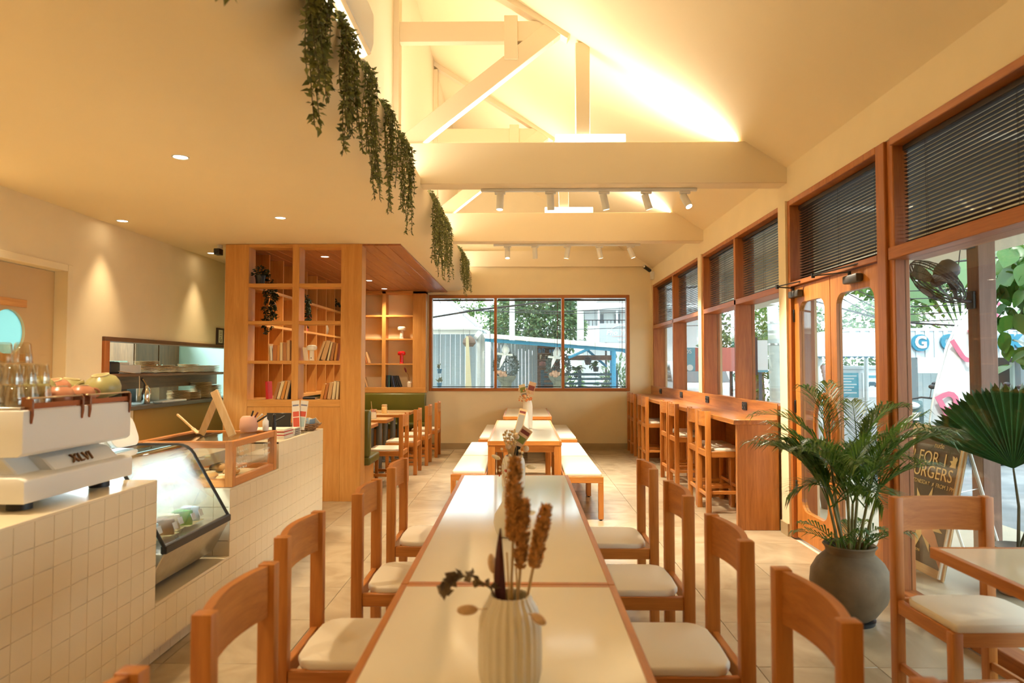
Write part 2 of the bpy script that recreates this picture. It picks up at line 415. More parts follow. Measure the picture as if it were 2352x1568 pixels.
# window over the doors, fixed window beyond it
DA, DM, DB, PB = 6.13, 5.375, 4.60, 4.42      # door pair from DA to DB, thick post DB..PB
t = sthing('window_3', None, (XR, DB, TR0))
m = MB(); m.box(GX0, GX1, DA-.05, DA, 0, ZTOP); m.box(GX0, GX1, DB, DA-.05, ZTOP-.05, ZTOP)
m.build('window_frame', W('frame', 'z'), t, bevel=.004)
MB().box(GX0, GX1, DB, DA-.05, TR0+.02, TR1).build('transom', W('frame', 'y'), t, bevel=.003)
MB().box(GL-.003, GL+.003, DB, DA-.05, TR1, ZTOP-.04).build('pane', M_glass, t)
blind_x(DB+.015, DA-.06, TR1+.004, ZTOP-.055, 'dark venetian blind right above the double doors', 26)
t = sthing('window_4', None, (XR, 1.55, 0))
GX1w, GLw = XR+.105, XR+.075
m = MB(); m.box(GX0, GX1w, PB+.07, DB, 0, ZTOP); m.box(GX0+.02, GX1w, PB, PB+.07, 0, ZTOP)
m.build('window_post', W('frame', 'z'), t, bevel=.005)
m = MB(); m.box(GX0, GX1, 1.55, PB, ZTOP-.05, ZTOP); m.box(GX0, GX1w, 1.55, 1.62, 0, ZTOP)
m.build('window_frame', W('frame', 'y'), t, bevel=.004)
MB().box(GX0-.01, GX1, 1.6, PB+.02, TR0, TR1+.02).build('transom', W('frame', 'y'), t, bevel=.004)
MB().box(GX0, GX1w, 1.6, PB, 0, .085).build('bottom_rail', W('frame', 'y'), t, bevel=.004)
MB().box(GLw-.004, GLw+.004, 1.6, PB, .08, TR0).build('pane', M_glass, t)
MB().box(GL-.004, GL+.004, 1.6, PB+.1, TR1, ZTOP-.04).build('pane', M_glass, t)
blind_x(1.64, PB-.015, TR1+.024, ZTOP-.055, 'wide dark venetian blind above the big fixed pane nearest the camera', 24)
# doors
def rounded(y0, y1, z0, z1, r, n=6):
    p = []
    for cy_, cz_, a in ((y1-r, z0+r, -90), (y1-r, z1-r, 0), (y0+r, z1-r, 90), (y0+r, z0+r, 180)):
        p += arc(cy_, cz_, r, radians(a), radians(a+90), n)
    return p
def ring_panel(mb_, out, inn, xa, xb):
    """flat frame between a rectangle ring and a rounded ring, both in (y, z) with equal point counts"""
    n = len(out)
    vs = [(xa, *p) for p in out] + [(xa, *p) for p in inn] + [(xb, *p) for p in out] + [(xb, *p) for p in inn]
    fs = []
    for i in range(n):
        j = (i+1) % n
        fs += [(i, j, n+j, n+i), (2*n+i, 3*n+i, 3*n+j, 2*n+j), (i, 2*n+i, 2*n+j, j), (n+i, n+j, 3*n+j, 3*n+i)]
    mb_.add(vs, fs)
def outer_match(inn, y0, y1, z0, z1):
    """projects a closed ring from its own centre onto the rectangle round it, corners kept sharp"""
    cy_, cz_ = sum(p[0] for p in inn)/len(inn), sum(p[1] for p in inn)/len(inn); out = []
    for y, z in inn:
        dy, dz = y-cy_, z-cz_
        sy = ((y1 if dy > 0 else y0)-cy_)/dy if abs(dy) > 1e-6 else 1e9
        sz = ((z1 if dz > 0 else z0)-cz_)/dz if abs(dz) > 1e-6 else 1e9
        s_ = min(sy, sz); out.append((cy_+dy*s_, cz_+dz*s_))
    for c_ in ((y0, z0), (y1, z0), (y1, z1), (y0, z1)):
        k_ = min(range(len(out)), key=lambda q: (out[q][0]-c_[0])**2 + (out[q][1]-c_[1])**2); out[k_] = c_
    return out
DX0, DX1 = XR+.02, XR+.065
def leaf(n, y0, y1, hinge, handle):
    t = sthing('door_%d' % n, None, (DX0, (y0+y1)/2, .01))
    inn = rounded(y0+.10, y1-.10, .26, 2.06, .10); out = outer_match(inn, y0+.003, y1-.003, .012, TR0+.015)
    m = MB(); ring_panel(m, out, inn, DX0, DX1); m.build('door_frame', W('teak', 'z'), t, smooth=False)
    MB().prism([(y, z) for y, z in inn], 'x', DX0+.02, DX0+.026).build('pane', M_glass, t)
    for z in (.45, 1.15, 1.95):
        MB().box(DX0-.012, DX0+.004, hinge-.012, hinge+.012, z-.055, z+.055).build('hinge', M_black, t, bevel=.002)
    # half-ring timber pull handle
    a0, a1 = (-90, 90) if handle > 0 else (90, 270)
    yc = DM + (.012 if handle > 0 else -.012)
    pts = [(DX0-.045, yc + .19*cos(radians(a0 + (a1-a0)*i/16)), 1.03 + .25*sin(radians(a0 + (a1-a0)*i/16))) for i in range(17)]
    MB().tube(pts, .019, 8).tube([(DX0-.045, yc, 1.28), (DX0-.045, yc, .78)], .016, 8).tube([(DX0-.045, yc, 1.2), (DX0, yc+.03*handle, 1.2)], .01, 6).tube([(DX0-.045, yc, .86), (DX0, yc+.03*handle, .86)], .01, 6).build('door_handle', W('teak', 'z'), t)
leaf(1, DM+.002, DA-.055, DA-.055, 1); leaf(2, DB+.003, DM-.002, DB+.003, -1)
def closer(yc, yarm, label):
    t = thing('door_closer', label, 'door closer', (DX0, yc, 2.1), 'door closers on the entrance doors')
    MB().box(DX0-.055, DX0, yc-.105, yc+.105, 2.105, 2.165).build('closer_body', pbr('grey_casting', (.09, .085, .08), .45, .5), t, bevel=.012, seg=2)
    MB().cyl((DX0-.03, yc+.04, 2.16), (DX0-.03, yc+.04, 2.195), .012, n=10).build('spindle', M_black, t)
    MB().beam((DX0-.03, yc+.04, 2.19), (DX0-.17, yarm, 2.20), .022, .008).beam((DX0-.17, yarm, 2.205), (DX0-.01, yc-.13, 2.235), .02, .007).build('arm', M_black, t)
    MB().cyl((DX0-.17, yarm, 2.185), (DX0-.17, yarm, 2.22), .014, n=10).build('pivot', M_black, t)
closer(5.98, 6.02, 'grey door closer with a black arm on the door leaf beside the white pillar')
closer(4.95, 5.28, 'grey door closer with a black arm on the door leaf beside the thick post')
# back window
t = sthing('window_5', None, (0, YB, WZ0))
ym0, ym1 = YB-.012, YB+.16
m = MB(); f_ = .055
m.box(WX0, WX0+f_, ym0, ym1, WZ0, WZ1); m.box(WX1-f_, WX1, ym0, ym1, WZ0, WZ1)
m.build('window_frame', W('frame', 'z'), t, bevel=.004)
m = MB(); m.box(WX0+f_, WX1-f_, ym0, ym1, WZ0, WZ0+f_); m.box(WX0+f_, WX1-f_, ym0, ym1, WZ1-f_, WZ1); m.build('window_frame', W('frame', 'x'), t, bevel=.004)
mx_ = [(-.505, -.455), (.733, .783)]
for a, b_ in mx_: MB().box(a, b_, ym0, ym1, WZ0+f_, WZ1-f_).build('mullion', W('frame', 'z'), t, bevel=.003)
cols = [(WX0+f_, -.505), (-.455, .733), (.783, WX1-f_)]
for a, b_ in cols: MB().box(a, b_, YB+.12, YB+.126, WZ0+f_, WZ1-f_).build('pane', M_glass, t)
for (a, b_), lab in zip(cols, ('fine venetian blind in the back window light next to the bookshelf', 'fine venetian blind in the middle light of the back window', 'fine venetian blind in the back window light next to the glass wall')):
    z0, z1 = WZ0+f_+.004, WZ1-f_-.004; yb_ = YB+.06
    t = thing('venetian_blind', lab, 'blind', ((a+b_)/2, yb_, z0), 'fine blinds in the back window')
    MB().box(a+.01, b_-.01, yb_-.016, yb_+.016, z1-.045, z1-.012).build('headrail', M_slat, t, bevel=.003)
    MB().box(a+.01, b_-.01, yb_-.012, yb_+.012, z0+.012, z0+.026).build('bottom_rail', M_slat, t, bevel=.003)
    m = MB()
    for i in range(62):
        z = z0 + .045 + (z1-z0-.11)*i/61
        m.obox(((a+b_)/2, yb_, z), ((b_-a)/2-.012, .0115, .0006), (radians(4), 0, 0))
    o = m.build('slats', pbr('grey_blue_slat', (.30, .36, .37), .4), t); o['kind'] = 'stuff'
    m = MB()
    for q in (.1, .5, .9):
        for dy in (-.011, .011): m.tube([(a+(b_-a)*q, yb_+dy, z0+.02), (a+(b_-a)*q, yb_+dy, z1-.02)], .001, 4)
    m.build('ladder_cord', M_slat, t)
    MB().tube([(b_-.07, yb_-.02, z1-.04), (b_-.08, yb_-.025, z1-1.05)], .005, 6).build('tilt_wand', pbr('red_brown_wand', (.16, .03, .02), .4), t)
# cable track / loose: kitchen behind the hatch
MB_k = MB()
MB_k.box(-6.6, -6.5, 4.2, 11, 0, 3.0); MB_k.box(-6.5, XL-.14, 4.1, 4.2, 0, 3.0); MB_k.box(-6.5, XL-.14, 10.9, 11, 0, 3.0)
struct(MB_k, 'wall_kitchen', pbr('kitchen_white', (.50, .60, .565), .5))
struct(MB().box(-6.6, XL-.14, 4.1, 11, 2.9, 3.0), 'ceiling_kitchen', pbr('kitchen_white', (.50, .60, .565), .5))
struct(MB().box(-6.6, XL-.14, 4.1, 11, -.1, 0), 'floor_kitchen', pbr('kitchen_floor', (.3, .3, .28), .5))
light('kitchen_tube', 'AREA', (-6.0, 7.4, 2.85), 190, (.70, .97, 1.0), (0, 0, 0), shape='RECTANGLE', size=.5, size_y=5)
# ================================================================== tables
def table(x0, x1, y0, y1, label, legs=True, group=None, seam=False):
    h = .75; xc, yc = (x0+x1)/2, (y0+y1)/2
    t = thing('dining_table', label, 'table', (xc, yc, 0), group)
    e = .024
    MB().box(x0+e, x1-e, y0+e, y1-e, h-.03, h-.0005).build('tabletop', M_lam, t)
    for n, a in (('table_edge', (x0, x0+e, y0, y1)), ('table_edge', (x1-e, x1, y0, y1))):
        MB().box(*a, h-.045, h).build(n, W('teak', 'y'), t, bevel=.002)
    for a in ((x0+e, x1-e, y0, y0+e), (x0+e, x1-e, y1-e, y1)):
        MB().box(*a, h-.045, h).build('table_edge', W('teak', 'x'), t, bevel=.002)
    L = .07
    if not legs:      # pedestal table
        for y in (y0+.36, y1-.36):
            MB().box(xc-.05, xc+.05, y-.05, y+.05, .03, h-.045).build('column', W('teak', 'z'), t, bevel=.004)
            MB().box(xc-.24, xc+.24, y-.04, y+.04, 0, .03).build('foot_bar', W('teak', 'x'), t, bevel=.004)
            MB().box(xc-.26, xc+.26, y-.03, y+.03, h-.075, h-.045).build('bearer', W('teak', 'x'), t, bevel=.003)
        return t
    for sx, sy in ((0, 0), (1, 0), (0, 1), (1, 1)):
        xa = x0+.004 if sx == 0 else x1-.004-L; ya = y0+.004 if sy == 0 else y1-.004-L
        MB().box(xa, xa+L, ya, ya+L, 0, h-.045).build('leg', W('teak', 'z'), t, bevel=.003)
    MB().box(x0+L, x1-L, y0+.02, y0+.045, h-.115, h-.045).build('apron', W('teak', 'x'), t, bevel=.002)
    MB().box(x0+L, x1-L, y1-.045, y1-.02, h-.115, h-.045).build('apron', W('teak', 'x'), t, bevel=.002)
    for xa in (x0+.02, x1-.045):
        MB().box(xa, xa+.025, y0+L, y1-L, h-.115, h-.045).build('apron', W('teak', 'y'), t, bevel=.002)
    return t
table(-.418, .322, .02, 2.383, 'long cream topped wooden table nearest the camera with a ribbed vase', group='tables down the middle of the room')
table(-.418, .322, 2.389, 4.775, 'long cream topped wooden table joined end to end behind the nearest one', group='tables down the middle of the room')
table(-.345, .405, 6.93, 9.62, 'cream topped wooden table with padded benches on both sides', group='tables down the middle of the room')
table(-.28, .455, 10.33, 12.45, 'cream topped wooden table standing against the back wall below the window', group='tables down the middle of the room')
table(1.70, 2.33, 1.55, 2.90, 'cream topped wooden table by the big fixed pane with one chair at its end', legs=False)
# ================================================================== benches
def bench(x0, x1, y0, y1, label):
    h = .425
    t = thing('padded_bench', label, 'bench', ((x0+x1)/2, (y0+y1)/2, 0), 'padded benches at the centre tables')
    L = .05
    for sx in (0, 1):
        for sy in (0, 1):
            xa = x0 if sx == 0 else x1-L; ya = y0 if sy == 0 else y1-L
            MB().box(xa, xa+L, ya, ya+L, .012, h-.06).build('leg', W('teak', 'z'), t, bevel=.003)
            MB().cyl((xa+L/2, ya+L/2, 0), (xa+L/2, ya+L/2, .014), .014, n=10).build('glide', M_black, t)
    for ya, yb_ in ((y0, y0+.03), (y1-.03, y1)): MB().box(x0, x1, ya, yb_, h-.06, h).build('end_rail', W('teak', 'x'), t, bevel=.002)
    for xa, xb in ((x0, x0+.03), (x1-.03, x1)): MB().box(xa, xb, y0+.03, y1-.03, h-.06, h).build('side_rail', W('teak', 'y'), t, bevel=.002)
    MB().box(x0+.015, x1-.015, y0+.015, y1-.012, h-.01, h+.04).build('cushion', M_cush, t, bevel=.016, seg=3)
bench(.412, .80, 6.72, 7.98, 'padded bench nearer the camera on the stool side of the centre table')
bench(.412, .80, 8.02, 9.40, 'padded bench farther back on the stool side of the centre table')
bench(-.71, -.352, 6.86, 8.02, 'padded bench nearer the camera on the bookshelf side of the centre table')
bench(-.71, -.352, 8.06, 9.45, 'padded bench farther back on the bookshelf side of the centre table')
bench(.462, .82, 10.12, 12.3, 'padded bench by the back wall table on the stool side')
bench(-.64, -.287, 10.12, 12.3, 'padded bench by the back wall table on the bookshelf side')
# ================================================================== chairs
def chair(loc, rz, label, group, stool=False):
    H, SW, SD, SZ = (1.045, .40, .40, .635) if stool else (.905, .46, .44, .445)
    t = thing('bar_stool' if stool else 'dining_chair', label, 'stool' if stool else 'chair', (0, 0, 0), group)
    hx, hy, P, Q = SD/2, SW/2, .052, .042           # post depth (x), width (y)
    for s in (-1, 1):
        MB().box(-hx, -hx+P, s*hy, s*(hy-Q), 0, H).build('back_post', W('teak', 'z'), t, bevel=.004, seg=2)
    for s in (-1, 1):
        MB().box(hx-.042, hx, s*hy, s*(hy-.042), 0, SZ-.002).build('front_leg', W('teak', 'z'), t, bevel=.004, seg=2)
        MB().box(-hx+P, hx-.042, s*(hy-.006), s*(hy-.032), SZ-.06, SZ).build('side_rail', W('teak', 'x'), t, bevel=.003)
        z0 = .20 if stool else .13
        MB().box(-hx+P, hx-.042, s*(hy-.012), s*(hy-.034), z0, z0+.035).build('stretcher', W('teak', 'x'), t, bevel=.003)
    MB().box(-hx+.008, -hx+.036, -hy+Q, hy-Q, SZ-.06, SZ).build('back_rail', W('teak', 'y'), t, bevel=.003)
    MB().box(hx-.034, hx-.006, -hy+.042, hy-.042, SZ-.06, SZ).build('front_rail', W('teak', 'y'), t, bevel=.003)
    if stool:
        MB().box(-hx+.012, -hx+.036, -hy+Q, hy-Q, .17, .205).build('stretcher', W('teak', 'y'), t, bevel=.003)
        MB().box(hx-.036, hx-.010, -hy+.042, hy-.042, .235, .27).build('foot_rest', W('teak', 'y'), t, bevel=.003)
    else:
        MB().box(-.015, .015, -hy+.036, hy-.036, .137, .16).build('stretcher', W('teak', 'y'), t, bevel=.003)
    # curved top panel
    n = 14; zt, zb = H-.004, H-.155; vs = []; fs = []
    for i in range(n+1):
        u = -1 + 2*i/n; y = u*(hy-Q+.004); bow = .030*(1-u*u)
        xo, xi = -hx+.010-bow, -hx+.034-bow
        vs += [(xo, y, zb), (xi, y, zb), (xi, y, zt), (xo, y, zt)]
    for i in range(n):
        a, b_ = 4*i, 4*i+4
        for k in range(4): fs.append((a+k, a+(k+1) % 4, b_+(k+1) % 4, b_+k))
    fs += [(0, 1, 2, 3), (4*n+3, 4*n+2, 4*n+1, 4*n)]
    MB().add(vs, fs).build('back_panel', W('teak', 'y'), t, ang=30)
    # pad with rounded rear corners
    px0, px1, py = -hx+P+.006, hx-.004, hy-.016; r = .075
    pl = [(px1, -py), (px1, py)] + arc(px0+r, py-r*.6, r, radians(90), radians(180), 5)[1:] if False else [(px1, -py), (px1, py), (px0+.07, py), (px0+.03, py-.02), (px0+.006, py-.07), (px0, 0), (px0+.006, -py+.07), (px0+.03, -py+.02), (px0+.07, -py)]
    MB().prism(pl, 'z', SZ-.006, SZ+.028).build('cushion', M_cush, t, bevel=.011, seg=3)
    t.location = loc; t.rotation_euler = (0, 0, rz)
    return t
ROWS = [('at the camera end of the long tables', 1.15), ('second from the camera end', 1.88), ('third from the camera end', 2.62), ('fourth from the camera end', 3.43), ('at the far end of the long tables', 4.26)]
first = None
NAMES = ['first', 'second', 'third', 'fourth', 'fifth']
for i, (txt, y) in enumerate(ROWS):
    for s in (-1, 1):
        side = 'counter' if s < 0 else 'glass wall'
        lab = '%s chair from the camera along the %s side of the long tables' % (NAMES[i], side)
        yy = y + (0 if s < 0 else -.03); x = s*.575 if (i, s) != (2, -1) else -.645
        rz = 0 if s < 0 else pi
        if first is None: first = chair((x, yy, 0), rz, lab, 'chairs along the long tables')
        else: dup(first, (x, yy, 0), rz, lab, 'chairs along the long tables')
dup(first, (1.930, 2.995, 0), -pi/2 + .03, 'chair at the end of the single table by the big fixed pane', None)
bpy.data.objects  # nook chairs face the bench side
NK = [8.76, 9.72, 10.62, 11.55]
for i, y in enumerate(NK):
    o = dup(first, (-1.70 + .03*i, y, 0), pi, '%s chair from the bookshelf partition at the nook tables' % NAMES[i], 'chairs at the nook tables')
ST = [7.22, 7.68, 8.63, 9.20, 10.62, 11.05, 11.72, 12.16]
ORD = ['first', 'second', 'third', 'fourth', 'fifth', 'sixth', 'seventh', 'eighth']
s0 = None
for i, y in enumerate(ST):
    lab = '%s bar stool from the doors along the wall counter' % ORD[i]
    if s0 is None: s0 = chair((2.08, y, 0), 0, lab, 'bar stools along the wall counter', True)
    else: dup(s0, (2.08 + (.015 if i % 2 else 0), y, 0), R(-.03, .03), lab, 'bar stools along the wall counter')
# ================================================================== wall counter
t = thing('bar_counter', 'long wooden bar counter with a raised back under the side windows', 'counter', (2.18, 9.4, 0))
MB().box(1.955, XR-.046, 6.35, YB-.02, .965, 1.01).build('countertop', W('bar', 'y'), t, bevel=.003)
MB().box(1.985, XR-.032, 6.352, 6.40, 0, .966).build('end_panel', W('bar', 'z'), t, bevel=.003)
MB().box(XR-.046, XR-.032, 6.35, YB-.02, .966, 1.16).build('upstand', W('bar', 'y'), t, bevel=.003)
for y in (7.95, 9.9, 11.36): MB().box(2.06, XR-.046, y, y+.04, 0, .966).build('support_panel', W('bar', 'z'), t, bevel=.002)
MB().box(XR-.044, XR-.032, 6.4, YB-.02, .0, .966).build('back_panel', W('bar', 'y'), t)
for y in (7.25, 8.70, 10.1, 11.6):
    s = thing('power_socket', {7.25: 'black double power socket nearest the doors in the counter upstand', 8.70: 'second black double socket from the doors in the counter upstand', 10.1: 'third black double socket from the doors in the counter upstand', 11.6: 'black double socket nearest the back wall in the counter upstand'}[y], 'socket', (XR-.048, y, 1.085), 'sockets in the counter upstand')
    fp = MB().box(XR-.056, XR-.0465, y-.075, y+.075, 1.045, 1.13).build('face_plate', M_black, s, bevel=.004)
    for dy in (-.035, .035):
        MB().lathe([(.026, 0), (.026, .004), (.018, .004), (.016, -.001)], (XR-.056, y+dy, 1.087), 14, rot=Euler((0, radians(-90), 0)).to_matrix()).build('socket', pbr('socket_grey', (.08, .08, .08), .5), fp)
# ================================================================== tiled service counter
FX, BXX = -1.82, -2.50
ct = thing('service_counter', 'stepped service counter faced with square cream tiles', 'counter', (-2.15, 4, 0))
M_top = pbr('cream_counter_top', (.84, .72, .50), .25, var=.015, scale=4)
secs = [(1.0, 3.41, .932, 8), (3.41, 4.27, .32, 2), (4.27, 5.12, .737, 6), (5.12, 6.26, .932, 8)]
for y0, y1, h, r in secs:
    MB().box(BXX, FX-.0035, y0+(.012 if y0 > 3 else 0), y1-.001, .09, h-.012).build('counter_core', M_grout, ct)
    MB().box(BXX-.02, FX+.001, y0, y1-.001, h-.012, h+.004).build('countertop', M_top, ct, bevel=.003)
MB().box(BXX, -1.885, 1.0, 6.24, 0, .092).build('plinth', M_grout, ct)
TP = .104
tile = MB().box(-.011, 0, -.0512, .0512, 0, TP-.0016).build('tile', M_ctile, ct, bevel=.0012)
OFF0 = OFF[ct.name]
pos = []
for y0, y1, h, r in secs:
    ys = y0 if y0 > 2 else 1.8
    n = int(round((y1-ys)/.104)); p = (y1-ys)/n
    for j in range(n):
        for k in range(r): pos.append((FX, ys + p*(j+.5), .0985 + TP*k, p/.104))
tile.location = Vector(pos[0][:3]) - OFF0; 
for q in tile.data.vertices: q.co += OFF0          # prototype drawn about the world origin
for p in pos[1:]:
    c = clone(tile, Vector(p[:3]) - OFF0, parent=None); c.scale = (1, p[3], 1)
m = MB()
for y in [1.8 + .104*i for i in range(43)]: m.box(-1.884, -1.874, y+.001, y+.102, .003, .09)
o = m.build('toe_tiles', M_ctile, ct); o['kind'] = 'stuff'
m = MB()
for y, z0, n in ((4.27, .3085, 4), (5.12, .727, 2)):
    for k in range(n):
        for i in range(6):
            xa = FX - .002 - i*.104
            m.box(xa-.1015, xa, y, y+.011, z0 + TP*k + .006, z0 + TP*(k+1) + .0025)
o = m.build('return_tiles', M_ctile, ct); o['kind'] = 'stuff'
# ================================================================== bookshelf partition and the nook
ROWZ = [(2.396, 2.44), (1.977, 2.016), (1.534, 1.568)]; BOT = 1.132
t = thing('bookshelf_partition', 'tall open oak bookshelf partition at the end of the service counter', 'bookshelf', (-2.58, 7.74, 0))
P0, P1 = 7.64, 7.84
for a, b_, n in ((-3.35, -3.084, 'stile'), (-2.036, -1.80, 'stile'), (-2.587, -2.509, 'divider')):
    MB().box(a, b_, P0, P1, BOT if n == 'divider' else 0, ZC-.003).build(n, W('oak', 'z'), t, bevel=.003)
MB().box(-3.084, -2.036, P0+.004, P1, 2.85, ZC-.003).build('top_rail', W('oak', 'x'), t, bevel=.002)
for z0, z1 in ROWZ:
    for a, b_ in ((-3.084, -2.587), (-2.509, -2.036)):
        MB().box(a, b_, P0+.002, P1-.002, z0, z1).build('shelf', W('oak', 'x'), t, bevel=.002)
MB().box(-3.084, -2.036, P0+.001, P1, 1.052, BOT).build('bottom_rail', W('oak', 'x'), t, bevel=.002)
MB().box(-3.084, -2.036, P0+.004, P1-.02, 0, 1.05).build('lower_panel', W('oak', 'z'), t, bevel=.002)
# bookcase down the nook side
t = thing('side_bookcase', 'oak bookcase running down the side of the nook behind the partition', 'bookcase', (-3.2, 10, 0))
SX0, SX1 = -3.315, -3.06
MB().box(SX0, SX0+.012, 7.86, 12.2, BOT-.05, ZC-.03).build('back_board', W('oak', 'z'), t)
for i in range(9):
    y = 8.22 + .482*i
    MB().box(SX0+.012, SX1, y-.010, y+.010, BOT, ZC-.03).build('divider', W('oak', 'z'), t, bevel=.002)
for z0, z1 in ROWZ + [(BOT-.05, BOT)]:
    MB().box(SX0+.012, SX1+.002, 7.86, 12.2, z0, z1-.008).build('shelf', W('oak', 'y'), t, bevel=.002)
# back bookcase
t = thing('back_bookcase', 'oak bookcase with cream back above the olive bench at the back wall', 'bookcase', (-2.5, 12.35, 0))
Q0, Q1 = 12.22, 12.48
MB().box(-3.3, -1.72, Q1-.012, Q1, BOT, ZC-.03).build('back_board', M_wall, t)
for a, b_ in ((-1.955, -1.72), (-2.51, -2.44), (-3.06, -3.0)): MB().box(a, b_, Q0, Q1-.012, BOT, ZC-.03).build('stile' if a > -2 else 'divider', W('oak', 'z'), t, bevel=.002)
for z0, z1 in ROWZ:
    for a, b_ in ((-3.0, -2.51), (-2.44, -1.955)): MB().box(a, b_, Q0+.003, Q1-.012, z0, z1-.01).build('shelf', W('oak', 'x'), t, bevel=.002)
MB().box(-3.3, -1.72, Q0-.002, Q1, 1.035, BOT).build('bottom_rail', W('oak', 'x'), t, bevel=.002)
MB().box(-3.3, -1.72, Q0, Q1, ZC-.075, ZC-.024).build('top_rail', W('oak', 'x'), t, bevel=.002)
# benches
def green(name, label, seat, back, basebox, loc):
    t = thing(name, label, 'bench', loc)
    MB().box(*seat).build('seat_pad', M_green, t, bevel=.025, seg=3)
    MB().box(*back).build('back_pad', M_green, t, bevel=.03, seg=3)
    MB().box(*basebox).build('base', W('oak', 'z'), t, bevel=.002)
green('upholstered_bench', 'olive upholstered bench backing onto the bookshelf partition', (-3.0, -1.74, 7.86, 8.40, .365, .465), (-3.0, -1.745, 7.845, 7.955, .46, 1.0), (-3.0, -1.80, 7.845, 8.33, 0, .366), (-2.4, 8.1, 0))
green('upholstered_bench', 'olive upholstered bench with a tall back along the back wall of the nook', (-3.0, -1.70, 11.86, 12.36, .42, .52), (-3.3, -1.70, 12.10, 12.215, .50, 1.03), (-3.0, -1.72, 11.92, 12.36, 0, .42), (-2.4, 12.1, 0))
green('upholstered_bench', 'olive upholstered bench down the side of the nook under the bookcase', (-3.30, -2.78, 8.42, 11.84, .365, .465), (-3.31, -3.17, 8.42, 11.84, .46, 1.05), (-3.30, -2.84, 8.42, 11.84, 0, .366), (-3.05, 10.1, 0))
M_pipe = pbr('grey_table_column', (.20, .21, .20), .45, .3)
NT = [(8.60, 9.20), (9.62, 10.16), (10.68, 11.20), (11.30, 11.82)]
for i, (a, b_) in enumerate(NT):
    yc = (a+b_)/2; xr = -1.93 + .03*i
    t = thing('nook_table', '%s nook table from the partition on grey columns' % NAMES[i], 'table', (-2.25, yc, 0), 'small tables in the nook')
    MB().box(-2.66, xr-.02, a+.02, b_-.02, .716, .749).build('tabletop', pbr('tan_laminate', (.66, .45, .22), .25), t)
    for e in ((-2.66, xr, a, a+.022), (-2.66, xr, b_-.022, b_)): MB().box(*e, .705, .75).build('table_edge', W('teak', 'x'), t, bevel=.002)
    MB().box(xr-.022, xr, a+.022, b_-.022, .705, .75).build('table_edge', W('teak', 'y'), t, bevel=.002)
    for x in (-2.18, -2.06): MB().cyl((x, yc, .02), (x, yc, .706), .042, n=20).build('column', M_pipe, t)
    MB().box(-2.36, -1.96, yc-.18, yc+.18, 0, .02).build('base_plate', M_pipe, t, bevel=.004)
# ------------------------------------------------------------------ books, lamps, vases on the shelves
BC = {'tan': (.60, .36, .16), 'cream': (.74, .58, .34), 'rust': (.48, .17, .045), 'brown': (.40, .17, .06), 'white': (.78, .74, .66), 'navy': (.04, .06, .13),
      'red': (.55, .015, .02), 'black': (.018, .016, .018), 'orange': (.62, .26, .05), 'grey': (.35, .33, .30), 'teal': (.03, .09, .09)}
M_page = pbr('book_pages', (.78, .68, .50), .8)
def book(x, y, z, th, h, d, col, lean, label, group, axis='x'):
    """spine towards the camera; lean in degrees about the base; (x, z) is the lower corner on the side it leans away from"""
    t = thing('book', label, 'book', (x, y, z), group)
    c = pbr('book_cover_' + col, BC[col], .55)
    m = MB(); m.box(0, .004, 0, d, 0, h).box(th-.004, th, 0, d, 0, h)
    for i in range(5):
        a0, a1 = pi*i/5, pi*(i+1)/5
        m.add([(th/2 - th/2*cos(a), -.006*sin(a), z_) for a in (a0, a1) for z_ in (0, h)], [(0, 2, 3, 1)])
    off = OFF[t.name]; OFF[t.name] = Vector((0, 0, 0))
    m.build('cover', c, t, ang=60); MB().box(.004, th-.004, 0, d-.006, .004, h-.004).build('pages', M_page, t)
    OFF[t.name] = off
    t.rotation_euler = (0, radians(lean), 0 if axis == 'x' else pi/2)
    if lean > 0: t.location.z += th*sin(radians(lean))      # keeps the lower edge on the shelf
    return t
ORDN = ['first', 'second', 'third', 'fourth', 'fifth', 'sixth', 'seventh', 'eighth']
def row(x, y, z, specs, where, group):
    px_ = None
    for i, (dx, th, h, col, lean) in enumerate(specs):
        if px_ is None: bx = x + dx
        else:
            pb, pth, ph, pl = px_
            bx = pb + pth/cos(radians(pl)) + max(0, min(h, ph)*(math.tan(radians(pl)) - math.tan(radians(lean)))) + .0025
        px_ = (bx, th, h, lean)
        st_ = 'upright' if abs(lean) < 3 else 'leaning'
        n_ = '%s %s book, ' % (col, st_) + ('%s of the row ' % ORDN[i] if len(specs) > 1 else '')
        book(bx, y, z, th, h, .135, col, lean, n_ + where, group)
fy = P0 + .03
row(-2.86, fy, 1.569, [(.012, .012, .19, 'tan', -6), (.030, .022, .165, 'white', -4), (.062, .045, .175, 'rust', 0), (.110, .030, .175, 'orange', 0), (.143, .030, .205, 'cream', 0), (.176, .042, .200, 'brown', 0), (.222, .036, .23, 'tan', 0)], "beside the partition's hanging plant", 'books on the third shelf of the partition')
row(-2.46, fy, 1.569, [(.005, .012, .15, 'cream', -7)], "alone beside the partition's middle divider", 'books on the third shelf of the partition')
row(-2.31, fy, 1.569, [(.0, .028, .225, 'tan', 19), (.05, .05, .225, 'tan', 16), (.125, .022, .21, 'cream', 12), (.160, .034, .20, 'brown', 10), (.208, .026, .195, 'orange', 8)], "beside the partition's white lamp", 'books on the third shelf of the partition')
row(-2.80, fy, BOT+.001, [(.0, .034, .195, 'brown', 16), (.045, .034, .205, 'cream', 15), (.086, .034, .21, 'orange', 14), (.126, .030, .21, 'tan', 12), (.165, .012, .19, 'black', 11)], "on the partition's bottom shelf near the red book", 'books on the bottom shelf of the partition')
row(-2.92, fy+.05, BOT+.001, [(.02, .028, .20, 'red', -3)], 'alone on the bottom shelf of the partition', 'books on the bottom shelf of the partition')
